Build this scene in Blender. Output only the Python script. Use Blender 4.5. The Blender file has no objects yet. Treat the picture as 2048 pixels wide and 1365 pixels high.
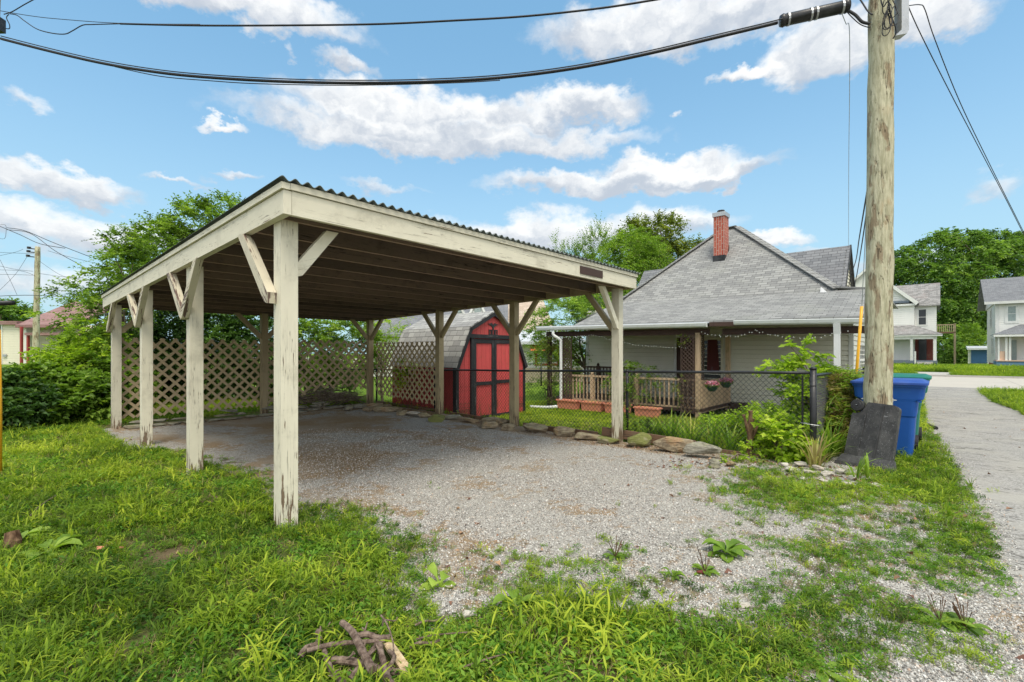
import bpy, bmesh, math, random
import numpy as np
from mathutils import Vector, Matrix, Euler

# ------------------------------------------------------------------ camera, sky, sun, exposure
scene = bpy.context.scene
F = 945.0; HZ = 707.0; CX = 1024.0; CAMH = 1.45
cam_d = bpy.data.cameras.new("camera"); cam = bpy.data.objects.new("camera", cam_d)
scene.collection.objects.link(cam); scene.camera = cam
cam.location = (0, 0, CAMH); cam.rotation_euler = (math.radians(90), 0, 0)
cam_d.sensor_width = 36.0; cam_d.lens = F / 2048 * 36.0
cam_d.shift_y = (HZ - 682.5) / 2048
cam_d.clip_start = 0.05; cam_d.clip_end = 3000
scene.render.resolution_x = 1024; scene.render.resolution_y = 682
scene.view_settings.view_transform = 'Standard'; scene.view_settings.look = 'None'
scene.view_settings.exposure = EXPOSURE = 1.54
scene.view_settings.gamma = 1.0
scene.view_settings.use_curve_mapping = False
try:
    scene.cycles.use_denoising = True
    scene.cycles.max_bounces = 6; scene.cycles.transparent_max_bounces = 8
    scene.cycles.diffuse_bounces = 3
except Exception: pass

SUN_EL, SUN_AZ = math.radians(64), math.radians(172)   # azimuth clockwise from +Y
sun_d = bpy.data.lights.new("sun", 'SUN'); sun = bpy.data.objects.new("sun", sun_d)
scene.collection.objects.link(sun)
sun_d.energy = 1.05; sun_d.angle = math.radians(26); sun_d.color = (1.0, 0.93, 0.80)
sdir = Vector((math.sin(SUN_AZ) * math.cos(SUN_EL), math.cos(SUN_AZ) * math.cos(SUN_EL), math.sin(SUN_EL)))
sun.rotation_euler = sdir.to_track_quat('Z', 'Y').to_euler()

class NG:
    """tiny helper for node graphs"""
    def __init__(s, nt): s.nt = nt
    def n(s, t, ins=None, out=0, **props):
        nd = s.nt.nodes.new(t)
        for k, v in props.items(): setattr(nd, k, v)
        for k, v in (ins or {}).items():
            sock = nd.inputs[k]
            if isinstance(v, bpy.types.NodeSocket): s.nt.links.new(v, sock)
            elif isinstance(v, bpy.types.Node): s.nt.links.new(v.outputs[0], sock)
            else:
                if isinstance(v, (tuple, list)) and len(v) == 3 and sock.type == 'RGBA': v = (*v, 1)
                sock.default_value = v
        return nd.outputs[out] if out is not None else nd
    def m(s, op, a, b=0.0, c=0.0, clamp=False):
        return s.n('ShaderNodeMath', {0: a, 1: b, 2: c}, operation=op, use_clamp=clamp)
    def v(s, op, a, b=(0, 0, 0)):
        o = 1 if op in ('LENGTH', 'DISTANCE', 'DOT_PRODUCT') else 0
        return s.n('ShaderNodeVectorMath', {0: a, 1: b}, out=o, operation=op)
    def scale(s, a, k): return s.n('ShaderNodeVectorMath', {0: a, 'Scale': k}, operation='SCALE')
    def mix(s, f, a, b, mode='MIX'):
        nd = s.nt.nodes.new('ShaderNodeMix'); nd.data_type = 'RGBA'; nd.blend_type = mode
        for i, v in ((0, f), (6, a), (7, b)):
            if isinstance(v, bpy.types.NodeSocket): s.nt.links.new(v, nd.inputs[i])
            else: nd.inputs[i].default_value = (*v, 1) if isinstance(v, (tuple, list)) and len(v) == 3 else v
        return nd.outputs[2]
    def noise(s, vec, scale, detail=4, rough=.55, out=0, dist=0.0):
        return s.n('ShaderNodeTexNoise', {'Vector': vec, 'Scale': scale, 'Detail': detail, 'Roughness': rough, 'Distortion': dist}, out=out)
    def ss(s, x, lo, hi, a=0.0, b=1.0):
        return s.n('ShaderNodeMapRange', {0: x, 1: lo, 2: hi, 3: a, 4: b}, interpolation_type='SMOOTHSTEP')
    def map(s, x, lo, hi, a=0.0, b=1.0):
        return s.n('ShaderNodeMapRange', {0: x, 1: lo, 2: hi, 3: a, 4: b})
    def ramp(s, x, stops):
        nd = s.n('ShaderNodeValToRGB', {0: x}, out=None); cr = nd.color_ramp
        while len(cr.elements) < len(stops): cr.elements.new(0.5)
        for e, (p, c) in zip(cr.elements, stops): e.position = p; e.color = (*c, 1)
        return nd.outputs[0]
    def bump(s, h, strength=.5, dist=.01):
        return s.n('ShaderNodeBump', {'Height': h, 'Strength': strength, 'Distance': dist})

world = bpy.data.worlds.new("World"); scene.world = world; world.use_nodes = True
wt = world.node_tree; wt.nodes.clear(); g = NG(wt)
tc = g.n('ShaderNodeTexCoord', out=0)
sky = g.n('ShaderNodeTexSky', sky_type='NISHITA', sun_disc=False, sun_elevation=SUN_EL, sun_rotation=SUN_AZ,
          altitude=200, air_density=1.0, dust_density=1.0, ozone_density=1.0)
sep = g.n('ShaderNodeSeparateXYZ', {0: tc}, out=None)
dx, dy, dz = sep.outputs
az = g.m('ARCTAN2', dx, dy); el = g.m('ARCSINE', dz)
ae = g.n('ShaderNodeCombineXYZ', {0: az, 1: el, 2: 0.0})
w1 = g.noise(g.v('MULTIPLY', ae, (1.0, 1.6, 1)), 7.0, 3, .5, out=1)
w2 = g.noise(g.v('MULTIPLY', ae, (1.0, 1.5, 1)), 26.0, 6, .62, out=1)
warp = g.v('ADD', g.scale(g.v('SUBTRACT', w1, (.5, .5, .5)), .10), g.scale(g.v('SUBTRACT', w2, (.5, .5, .5)), .055))
aew = g.v('ADD', ae, warp)
def pxae(x, y):
    X = (x - CX) / F; Z = (HZ - y) / F
    return math.atan2(X, 1), math.asin(Z / math.sqrt(X * X + 1 + Z * Z))
CL = [(470, 12, 235, 50, 1), (110, 358, 150, 36, 1), (120, 455, 260, 42, .75), (330, 480, 120, 34, .6), (790, 228, 190, 48, 1), (905, 285, 345, 34, 1),
      (1175, 222, 110, 36, .9), (1000, 235, 170, 40, .8), (1330, 338, 150, 34, 1), (1250, 368, 275, 26, 1), (1440, 352, 100, 22, .9), (1300, 60, 230, 62, 1), (1560, 20, 200, 60, .9),
      (1650, 110, 150, 66, 1), (1490, 152, 75, 20, .9), (1860, 45, 140, 58, 1), (1100, 470, 300, 40, .8), (1330, 450, 130, 32, .7), (1525, 490, 85, 18, .8),
      (435, 250, 42, 11, .7), (700, 140, 52, 20, .7), (55, 190, 36, 16, .45), (370, 353, 62, 8, .5), (475, 350, 38, 10, .5), (770, 372, 75, 13, .45),
      (1985, 375, 60, 22, .4), (1360, 225, 14, 11, .5), (570, 108, 10, 14, .35), (100, 560, 280, 40, .5), (1800, 520, 200, 24, .45), (1650, 505, 60, 14, .5), (820, 460, 230, 26, .3)]
acc = None; low = None
for (x, y, rx, ry, w) in CL:
    a0, e0 = pxae(x, y); a1, _ = pxae(x + rx, y); _, e1 = pxae(x, y - ry)
    ra = abs(a1 - a0) * 1.3; re = abs(e1 - e0) * 1.38
    d = g.v('MULTIPLY', g.v('SUBTRACT', aew, (a0, e0, 0)), (1 / ra, 1 / re, 0))
    sd = g.n('ShaderNodeSeparateXYZ', {0: d}, out=None)
    # flat base: distances below the centre count more
    below = g.m('MULTIPLY', g.m('MINIMUM', sd.outputs[1], 0.0), 1.35)
    yy = g.m('ADD', g.m('MAXIMUM', sd.outputs[1], 0.0), below)
    r2 = g.m('ADD', g.m('MULTIPLY', sd.outputs[0], sd.outputs[0]), g.m('MULTIPLY', yy, yy))
    f = g.m('MULTIPLY', g.m('SUBTRACT', 1.0, r2), w)
    acc = f if acc is None else g.m('SMOOTH_MAX', acc, f, .25)
    hgt = g.m('MULTIPLY', g.m('MULTIPLY', g.ss(f, -.1, .5), sd.outputs[1]), 1.0)
    low = hgt if low is None else g.m('ADD', low, hgt)
# unseen clouds behind and above the viewer, added and brightened as fill light
gen = g.noise(g.v('MULTIPLY', tc, (1, 1, 2.2)), 3.2, 7, .6)
back = g.ss(dy, .45, .1)
acc = g.m('MAXIMUM', acc, g.m('SUBTRACT', g.m('MULTIPLY', g.ss(gen, .36, .58), back), g.m('SUBTRACT', 1.0, back)))
fine = g.noise(g.v('MULTIPLY', ae, (1, 1.4, 1)), 34, 7, .62)
dens = g.ss(g.m('ADD', acc, g.m('MULTIPLY', g.m('SUBTRACT', fine, .5), .45)), -.04, .72)
shade = g.m('ADD', g.m('MULTIPLY', low, .42), g.m('MULTIPLY', g.m('SUBTRACT', g.noise(aew, 11, 5, .6), .5), 1.5))
ccol = g.mix(g.ss(shade, -.38, .42), (1.95, 2.15, 2.45), (3.75, 3.75, 3.7))
ccol = g.mix(g.m('MULTIPLY', back, .9), ccol, g.mix(1.0, ccol, (2.15, 2.05, 1.9), 'MULTIPLY'))
hz = g.ss(dz, .42, .0)
skyc = g.mix(1.0, sky, (1.0, 1.18, 1.2), 'MULTIPLY')
skyc = g.mix(g.m('MULTIPLY', hz, .75), skyc, (1.95, 2.65, 3.0))
skyc = g.mix(.7, skyc, g.mix(g.ss(dz, .05, .6), (1.45, 2.3, 2.72), (.66, 1.48, 2.22)))
col = g.mix(g.m('MULTIPLY', dens, .95), skyc, ccol)
bg = g.n('ShaderNodeBackground', {0: col, 1: 0.10})
g.n('ShaderNodeOutputWorld', {0: bg}, out=None)
world.cycles.sampling_method = 'MANUAL'; world.cycles.sample_map_resolution = 512

# ------------------------------------------------------------------ frames and helpers
TH = math.atan2(.743, .669); ca, sa = math.cos(TH), math.sin(TH)
AX, AY = -1.884, 3.85                     # near corner of the carport's nearest post = origin of the lot frame (u along the front, v along the side)
def W(u, v, z=0.0): return Vector((AX + ca * u - sa * v, AY + sa * u + ca * v, z))
def UV(x, y): x = np.asarray(x) - AX; y = np.asarray(y) - AY; return ca * x + sa * y, -sa * x + ca * y
def at(px, py, Z): return Vector(((px - CX) / F * Z, Z, CAMH + (HZ - py) / F * Z))
def sst(x, a, b): t = np.clip((np.asarray(x, float) - a) / (b - a), 0, 1); return t * t * (3 - 2 * t)
def gz(x, y):
    u, v = UV(x, y)
    d = -.07 * np.exp(-((u - 5.4) ** 2) / 1.6 - ((v - .6) ** 2) / 5) + .05 * np.exp(-((u - 5) ** 2) / 3 - ((v - 6.5) ** 2) / 5)
    yard = sst(u, 5.62, 6.1) * sst(v, -2.95, -2.6) * (1 - sst(u, 13, 18)) * (1 - sst(v, 10, 16))
    d = d * (1 - sst(u, 5.6, 6.2)) - yard * np.clip(.10 + .02 * (v + 2.7), .1, .28)
    d = d + .6 * sst(-(x), 8, 26) * sst(y, 14, 34)
    d = d + .14 * sst(u, 38.6, 41) + .012 * np.sin(x * 1.7 + 1) * np.cos(y * 1.3) * sst(u, 9, 3)
    return d
def gzf(x, y): return float(gz(np.float64(x), np.float64(y)))
def ground(px, py):
    Z = F * CAMH / (py - HZ)
    for _ in range(12):
        x = (px - CX) / F * Z; Z = F * (CAMH - gzf(x, Z)) / (py - HZ)
    x = (px - CX) / F * Z
    return Vector((x, Z, gzf(x, Z)))

OFF = {}
def link(o): scene.collection.objects.link(o); return o
def tag(o, label=None, cat=None, group=None, kind=None):
    if label: o['label'] = label
    if cat: o['category'] = cat
    if group: o['group'] = group
    if kind: o['kind'] = kind
    return o
def thing(name, label, cat, loc, rz=0.0, group=None):
    o = link(bpy.data.objects.new(name, None)); o.location = loc; o.rotation_euler = (0, 0, rz)
    o.empty_display_size = .2
    OFF[o.name] = Matrix.Translation(Vector(loc)) @ Matrix.Rotation(rz, 4, 'Z')
    return tag(o, label, cat, group)
def thing_uv(name, label, cat, u, v, z=0.0, group=None): return thing(name, label, cat, W(u, v, z), TH, group)
def rootof(o):
    while o.parent: o = o.parent
    return o
MUV = Matrix.Translation(W(0, 0, 0)) @ Matrix.Rotation(TH, 4, 'Z')

class MB:
    """collects faces (with uv in metres), builds one mesh object"""
    def __init__(s): s.v = []; s.f = []; s.uv = []; s.mi = []; s.cur = 0; s.smooth = False
    def quad(s, pts, uvs=None):
        i = len(s.v); s.v += [tuple(p) for p in pts]; s.f.append(tuple(range(i, i + len(pts))))
        if uvs is None:
            P = [Vector(p) for p in pts]; e = (P[1] - P[0]); n = (P[1] - P[0]).cross(P[-1] - P[0])
            if e.length < 1e-9 or n.length < 1e-12: uvs = [(0, 0)] * len(pts)
            else:
                e.normalize(); n.normalize(); t = n.cross(e)
                uvs = [((p - P[0]).dot(e), (p - P[0]).dot(t)) for p in P]
        s.uv += uvs; s.mi.append(s.cur)
    def box(s, a, b): s.beam_axes(((a[0] + b[0]) / 2, (a[1] + b[1]) / 2, (a[2] + b[2]) / 2), Vector((b[0] - a[0], 0, 0)), Vector((0, b[1] - a[1], 0)), Vector((0, 0, b[2] - a[2])))
    def beam_axes(s, c, ex, ey, ez):
        c = Vector(c); E = [ex / 2, ey / 2, ez / 2]
        if ex.cross(ey).dot(ez) < 0: E[2] = -E[2]
        L = [e.length for e in E]; k = L.index(max(L))
        off = random.random() * 3
        for ax in range(3):
            o1, o2 = (ax + 1) % 3, (ax + 2) % 3
            for sg in (1, -1):
                P = [c + E[ax] * sg + E[o1] * a * sg + E[o2] * b for a, b in ((-1, -1), (1, -1), (1, 1), (-1, 1))]
                if k == ax: uvs = [(off + E[o1].length * a * .999, 7 + E[o2].length * b) for a, b in ((-1, -1), (1, -1), (1, 1), (-1, 1))]
                else:
                    kk = E[k].normalized(); o = o1 if o2 == k else o2; oo = E[o].normalized() if E[o].length > 0 else Vector((0, 0, 1))
                    uvs = [(off + (p - c).dot(kk), (ax * 2 + (sg > 0)) * 1.3 + (p - c).dot(oo)) for p in P]
                s.quad(P, uvs)
    def beam(s, p0, p1, w, h, up=(0, 0, 1)):
        p0, p1 = Vector(p0), Vector(p1); d = p1 - p0; x = d.cross(Vector(up))
        if x.length < 1e-6: x = Vector((1, 0, 0))
        x.normalize(); y = x.cross(d).normalized()
        s.beam_axes((p0 + p1) / 2, d, x * w, y * h)
    def tube(s, pts, r, n=8, cap=True):
        P = [Vector(p) for p in pts]; R = r if isinstance(r, (list, tuple)) else [r] * len(P)
        up = Vector((0, 0, 1)) if abs((P[1] - P[0]).normalized().z) < .9 else Vector((1, 0, 0))
        rings = []; L = 0; Ls = []
        for i, p in enumerate(P):
            d = (P[min(i + 1, len(P) - 1)] - P[max(i - 1, 0)]).normalized()
            x = d.cross(up)
            if x.length < 1e-4: x = d.cross(Vector((0, 1, 0)))
            x.normalize(); y = x.cross(d).normalized(); up = y
            if i: L += (p - P[i - 1]).length
            Ls.append(L)
            rings.append([p + (x * math.cos(2 * math.pi * k / n) + y * math.sin(2 * math.pi * k / n)) * R[i] for k in range(n)])
        base = len(s.v)
        for ring in rings: s.v += [tuple(q) for q in ring]
        for i in range(len(P) - 1):
            c = 2 * math.pi * max(R[i], 1e-4)
            for k in range(n):
                k2 = (k + 1) % n
                s.f.append((base + i * n + k, base + (i + 1) * n + k, base + (i + 1) * n + k2, base + i * n + k2))
                s.uv += [(Ls[i], c * k / n), (Ls[i + 1], c * k / n), (Ls[i + 1], c * (k + 1) / n), (Ls[i], c * (k + 1) / n)]
                s.mi.append(s.cur)
        if cap:
            for i, rev in ((0, False), (len(P) - 1, True)):
                idx = [base + i * n + k for k in range(n)]
                if rev: idx.reverse()
                s.f.append(tuple(idx)); s.uv += [(math.cos(2 * math.pi * k / n) * R[i], math.sin(2 * math.pi * k / n) * R[i]) for k in range(n)]; s.mi.append(s.cur)
    def lathe(s, prof, c=(0, 0, 0), n=20):
        s.tube_prof(prof, c, n)
    def tube_prof(s, prof, c, n):
        base = len(s.v)
        for (r, z) in prof:
            s.v += [(c[0] + r * math.cos(2 * math.pi * k / n), c[1] + r * math.sin(2 * math.pi * k / n), c[2] + z) for k in range(n)]
        for i in range(len(prof) - 1):
            for k in range(n):
                k2 = (k + 1) % n
                s.f.append((base + i * n + k, base + i * n + k2, base + (i + 1) * n + k2, base + (i + 1) * n + k))
                s.uv += [(k / n, prof[i][1]), ((k + 1) / n, prof[i][1]), ((k + 1) / n, prof[i + 1][1]), (k / n, prof[i + 1][1])]; s.mi.append(s.cur)
    def prism(s, poly, d):
        """poly: 3D points of a planar outline, extruded by d"""
        P = [Vector(p) for p in poly]; d = Vector(d); Q = [p + d for p in P]; n = len(P)
        nn = Vector((0, 0, 0))
        for i in range(n): nn += P[i].cross(P[(i + 1) % n])
        if nn.dot(d) > 0: P.reverse(); Q.reverse()
        s.quad(P); s.quad(list(reversed(Q)))
        for i in range(n):
            j = (i + 1) % n
            s.quad([P[j], P[i], Q[i], Q[j]])
    def build(s, name, mat, parent=None, frame='local', label=None, smooth=False):
        me = bpy.data.meshes.new(name)
        V = s.v
        if frame != 'local':
            M = MUV if frame == 'uv' else Matrix.Identity(4)
            if parent is not None: M = OFF[rootof(parent).name].inverted() @ M
            V = [tuple(M @ Vector(p)) for p in V]
        me.from_pydata(V, [], s.f)
        l = me.uv_layers.new(name='UVMap'); l.data.foreach_set('uv', [c for q in s.uv for c in q])
        for m in (mat if isinstance(mat, (list, tuple)) else [mat]): me.materials.append(m)
        me.polygons.foreach_set('material_index', s.mi)
        if smooth: me.polygons.foreach_set('use_smooth', [True] * len(me.polygons))
        me.update()
        o = link(bpy.data.objects.new(name, me))
        if parent is not None: o.parent = parent
        if label: o['label'] = label
        return o
def origin_to(o, p):
    """top-level single mesh in world coordinates: move its origin to p"""
    o.data.transform(Matrix.Translation(-Vector(p))); o.location = p; return o
def bevel(o, w=.004, seg=2):
    m = o.modifiers.new('bevel', 'BEVEL'); m.width = w; m.segments = seg; m.limit_method = 'ANGLE'; m.angle_limit = .6
    return o
def sag(p0, p1, s, n=24):
    p0, p1 = Vector(p0), Vector(p1)
    return [p0.lerp(p1, i / n) - Vector((0, 0, s * 4 * (i / n) * (1 - i / n))) for i in range(n + 1)]
def spline(pts, n=8):
    P = [Vector(p) for p in pts]; out = []
    for i in range(len(P) - 1):
        a, b, c, d = P[max(i - 1, 0)], P[i], P[i + 1], P[min(i + 2, len(P) - 1)]
        for k in range(n):
            t = k / n
            out.append(.5 * ((2 * b) + (c - a) * t + (2 * a - 5 * b + 4 * c - d) * t * t + (3 * b - a - 3 * c + d) * t ** 3))
    out.append(P[-1]); return out
def dup(root, loc=None, rz=None, label=None, group=None):
    r = root.copy(); link(r)
    if loc is not None: r.location = loc
    if rz is not None: r.rotation_euler = (0, 0, rz)
    if label: r['label'] = label
    if group: r['group'] = group
    for ch in [o for o in scene.objects if o.parent == root]:
        c = ch.copy(); link(c); c.parent = r
        for gg in [o for o in scene.objects if o.parent == ch]:
            d = gg.copy(); link(d); d.parent = c
    return r
rng = np.random.default_rng(7); random.seed(7)

# ------------------------------------------------------------------ materials
def material(name):
    m = bpy.data.materials.new(name); m.use_nodes = True; nt = m.node_tree; nt.nodes.clear(); return m, NG(nt)
def finish(g, color, rough=.7, normal=None, metallic=0.0, spec=.3, extra=None):
    ins = {'Base Color': color, 'Roughness': rough, 'Metallic': metallic, 'Specular IOR Level': spec}
    if normal is not None: ins['Normal'] = normal
    ins.update(extra or {})
    b = g.n('ShaderNodeBsdfPrincipled', ins); g.n('ShaderNodeOutputMaterial', {0: b}, out=None)
def uvrand(g):
    uv = g.n('ShaderNodeUVMap'); r = g.n('ShaderNodeObjectInfo', out=5)
    return g.v('ADD', uv, g.scale(g.n('ShaderNodeCombineXYZ', {0: r, 1: r, 2: r}), 37.0))
def wpos(g): return g.n('ShaderNodeNewGeometry', out=0)
def paint_mat(name, col, chip, amount=.0, low=.35, grain=.5, dirt=(.20, .17, .11), dirt_amt=.5, edge=None):
    m, g = material(name); p = uvrand(g)
    st = g.v('MULTIPLY', p, (1.6, 26, 1)); fine = g.noise(st, 1.6, 8, .65)
    big = g.noise(g.v('MULTIPLY', p, (1.0, 5, 1)), 1.5, 5, .6)
    zz = g.n('ShaderNodeSeparateXYZ', {0: wpos(g)}, out=2)
    wear = g.m('ADD', g.m('ADD', g.m('MULTIPLY', g.ss(zz, .55, .0), low), g.m('MULTIPLY', g.ss(zz, 1.7, .2), low * .35)), amount)
    mask = g.ss(g.m('ADD', g.m('ADD', g.m('MULTIPLY', fine, .62), g.m('MULTIPLY', big, .38)), g.m('MULTIPLY', wear, .36)), .635, .65)
    crack = g.m('MULTIPLY', g.ss(g.m('ABSOLUTE', g.m('SUBTRACT', g.noise(g.v('MULTIPLY', p, (1.1, 34, 1)), 1.1, 3, .5), .5)), .013, .0), g.ss(big, .44, .56))
    tone = g.mix(g.noise(g.v('MULTIPLY', p, (2, 6, 1)), 1.3, 6, .6), tuple(c * .84 for c in col), tuple(min(c * 1.12, 1) for c in col))
    tone = g.mix(g.m('MULTIPLY', g.ss(g.noise(p, 3.1, 6, .7), .50, .72), dirt_amt), tone, dirt)
    tone = g.mix(1.0, tone, g.ramp(g.n('ShaderNodeObjectInfo', out=5), [(0, (.80, .80, .80)), (1, (1.0, 1.0, 1.0))] if not edge else [(0, (.55, .55, .55)), (1, (1.15, 1.12, 1.1))]), 'MULTIPLY')
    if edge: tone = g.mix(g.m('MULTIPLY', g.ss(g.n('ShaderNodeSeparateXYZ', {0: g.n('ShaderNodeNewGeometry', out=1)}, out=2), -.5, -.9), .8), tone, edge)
    c = g.mix(mask, tone, g.mix(fine, tuple(x * .5 for x in chip), chip))
    c = g.mix(g.m('MULTIPLY', crack, .75), c, tuple(x * .35 for x in chip))
    h = g.m('SUBTRACT', g.m('MULTIPLY', fine, grain), g.m('ADD', mask, crack))
    finish(g, c, .62, g.bump(h, .5, .004)); return m
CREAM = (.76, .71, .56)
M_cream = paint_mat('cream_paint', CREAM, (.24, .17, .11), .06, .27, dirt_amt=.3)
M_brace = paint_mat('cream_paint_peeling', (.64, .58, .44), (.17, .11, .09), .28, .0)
M_tan = paint_mat('shaded_cream_and_tan_paint', (.42, .34, .205), (.2, .14, .09), .02, .3)  # carport cream with roof shade put into the colour; plain tan on the landing
M_porch = paint_mat('peach_tan_paint', (.62, .45, .29), (.2, .13, .09), -.05, .2)
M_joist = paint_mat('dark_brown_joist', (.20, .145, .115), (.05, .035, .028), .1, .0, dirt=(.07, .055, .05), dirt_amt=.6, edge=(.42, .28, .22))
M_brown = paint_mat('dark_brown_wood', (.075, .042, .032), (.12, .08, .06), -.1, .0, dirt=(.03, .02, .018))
M_lattice = paint_mat('lattice_wood', (.56, .44, .27), (.2, .15, .1), -.1, .1)
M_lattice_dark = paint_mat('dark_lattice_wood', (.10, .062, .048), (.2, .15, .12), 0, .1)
M_red = paint_mat('red_paint', (.62, .09, .09), (.3, .09, .06), -.02, .22, dirt=(.30, .10, .055), dirt_amt=.55)
M_black = paint_mat('black_trim_paint', (.022, .024, .028), (.25, .23, .22), .03, .1, dirt=(.08, .08, .085))
M_rust = paint_mat('maroon_paint', (.15, .035, .025), (.1, .06, .04), 0, 0)
M_timber = paint_mat('weathered_timber', (.20, .12, .075), (.1, .07, .05), .1, .1)
M_white = paint_mat('white_trim_paint', (.78, .78, .75), (.5, .48, .44), -.15, .05, dirt=(.5, .48, .42), dirt_amt=.25)
def siding_mat(name, col):
    m, g = material(name); p = wpos(g)
    st = g.noise(g.v('MULTIPLY', p, (1, 1, .25)), 2.2, 6, .6)
    c = g.mix(st, tuple(x * .86 for x in col), tuple(min(x * 1.06, .9) for x in col))
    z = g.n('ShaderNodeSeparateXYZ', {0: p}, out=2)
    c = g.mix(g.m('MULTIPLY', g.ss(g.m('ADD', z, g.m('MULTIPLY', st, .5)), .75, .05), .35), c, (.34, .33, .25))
    finish(g, c, .5); return m
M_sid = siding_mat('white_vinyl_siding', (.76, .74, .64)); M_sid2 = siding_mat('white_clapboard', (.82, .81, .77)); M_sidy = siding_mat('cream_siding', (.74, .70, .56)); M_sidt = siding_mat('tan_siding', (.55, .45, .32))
def shingle_mat(name, c1, c2, c3, w=.30, h=.14, bumpd=.012):
    m, g = material(name); uv = g.n('ShaderNodeUVMap')
    br = g.n('ShaderNodeTexBrick', {'Vector': uv, 'Color1': (0, 0, 0), 'Color2': (1, 1, 1), 'Mortar': (0, 0, 0), 'Scale': 1.0, 'Mortar Size': .006, 'Mortar Smooth': .3, 'Bias': 0.0, 'Brick Width': w, 'Row Height': h}, out=None)
    br.offset = .37; br.offset_frequency = 2
    fr = g.m('FRACT', g.m('DIVIDE', g.n('ShaderNodeSeparateXYZ', {0: uv}, out=1), h))
    sp = g.noise(uv, 120, 3, .7); bigv = g.noise(uv, .9, 5, .6)
    t = g.m('ADD', g.m('MULTIPLY', br.outputs[0], .55), g.m('MULTIPLY', bigv, .45))
    c = g.mix(g.ss(t, .15, .85), c1, c2)
    c = g.mix(g.m('MULTIPLY', g.ss(bigv, .52, .7), .6), c, c3)
    c = g.mix(g.m('MULTIPLY', g.m('SUBTRACT', sp, .5), 1.2), c, (.5, .5, .5))
    c = g.mix(g.m('MULTIPLY', g.m('MAXIMUM', br.outputs[1], g.ss(fr, .10, .0)), .55), c, (.03, .03, .035))
    hh = g.m('SUBTRACT', g.m('MULTIPLY', g.m('SUBTRACT', 1.0, fr), .8), br.outputs[1])
    finish(g, c, .9, g.bump(g.m('ADD', hh, g.m('MULTIPLY', sp, .15)), .8, bumpd), spec=.15); return m
M_shin = shingle_mat('grey_asphalt_shingles', (.20, .20, .195), (.31, .31, .295), (.26, .265, .235), .24, .11)
M_shin2 = shingle_mat('weathered_shed_shingles', (.26, .255, .245), (.42, .415, .39), (.32, .30, .26), .26, .15, .02)
M_shin3 = shingle_mat('dark_grey_shingles', (.15, .155, .165), (.22, .225, .235), (.18, .18, .19), .25, .13)
M_shin4 = shingle_mat('faded_brown_shingles', (.18, .175, .17), (.33, .32, .31), (.25, .20, .19), .3, .16)
M_shinm = shingle_mat('maroon_shingles', (.23, .125, .115), (.31, .19, .175), (.27, .15, .14), .5, .2)
M_shint = shingle_mat('tan_shingles', (.42, .33, .25), (.55, .45, .36), (.48, .39, .30), .3, .16)
def metal_mat(name, col, rough=.45, dirt=None, metallic=0.0, amt=.5):
    m, g = material(name); p = wpos(g); n1 = g.noise(p, 5, 6, .65); n2 = g.noise(p, 40, 4, .6)
    c = g.mix(n1, tuple(x * .8 for x in col), tuple(min(1, x * 1.15) for x in col))
    if dirt: c = g.mix(g.m('MULTIPLY', g.ss(n1, .5, .68), amt), c, dirt)
    finish(g, c, g.map(n2, .3, .7, rough - .08, rough + .12), g.bump(n2, .08, .002), metallic=metallic, spec=.4); return m
M_corr = metal_mat('grey_green_corrugated_sheet', (.105, .125, .115), .6, (.17, .17, .14))
M_corrt = metal_mat('corrugated_underside', (.12, .10, .085), .8)
M_gut = metal_mat('white_gutter_metal', (.66, .68, .66), .4, (.40, .42, .34), amt=.4)
M_galv = metal_mat('galvanised_metal', (.45, .46, .47), .4, (.3, .3, .3), .6)
M_bm = metal_mat('black_coated_steel', (.018, .018, .02), .38, (.06, .06, .06))
M_wire = metal_mat('cable_black', (.02, .02, .023), .55)
M_fwire = metal_mat('fence_wire_black', (.03, .03, .032), .5)
M_silver = metal_mat('fence_wire_grey', (.12, .12, .125), .5)
M_mroof = metal_mat('pale_metal_roof', (.55, .57, .6), .4, (.4, .4, .4))
M_yel = metal_mat('yellow_plastic', (.78, .40, .02), .4, (.55, .3, .03))
M_blue = metal_mat('blue_bin_plastic', (.005, .075, .33), .5, (.012, .09, .30))
M_bluel = metal_mat('blue_bin_lid', (.022, .075, .33), .5, (.06, .11, .33))
M_green = metal_mat('green_bin_plastic', (.008, .15, .10), .5, (.02, .16, .12))
M_terra = metal_mat('terracotta_plastic', (.74, .28, .185), .6, (.55, .22, .15))
M_dgreen = metal_mat('dark_green_pot', (.012, .05, .03), .5)
M_rubber = metal_mat('black_rubber', (.02, .02, .021), .7, (.06, .06, .06))
M_glass = metal_mat('dark_window_glass', (.03, .035, .04), .08); M_glassl = metal_mat('pale_window_glass', (.28, .34, .33), .12, (.12, .15, .15))
M_redw = metal_mat('red_window_frame', (.33, .05, .045), .5); M_curt = metal_mat('dark_red_curtain', (.11, .03, .028), .9)
M_blued = metal_mat('blue_door_paint', (.03, .10, .22), .6, (.02, .05, .1)); M_bluep = metal_mat('blue_porch_paint', (.13, .25, .38), .6, (.1, .18, .26))
M_navy = metal_mat('grey_base_paint', (.13, .16, .20), .7); M_orange = metal_mat('orange_awning', (.6, .13, .06), .7); M_beige = metal_mat('beige_panel', (.66, .46, .34), .7)
M_wht = metal_mat('plain_white', (.72, .73, .72), .5); M_bulb = metal_mat('clear_bulb', (.8, .8, .78), .15); M_carr = metal_mat('dark_red_car_paint', (.25, .02, .03), .25)
M_conc = metal_mat('concrete', (.42, .40, .37), .85, (.32, .3, .27))
M_seal = metal_mat('white_print', (.75, .78, .8), .6)

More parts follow.
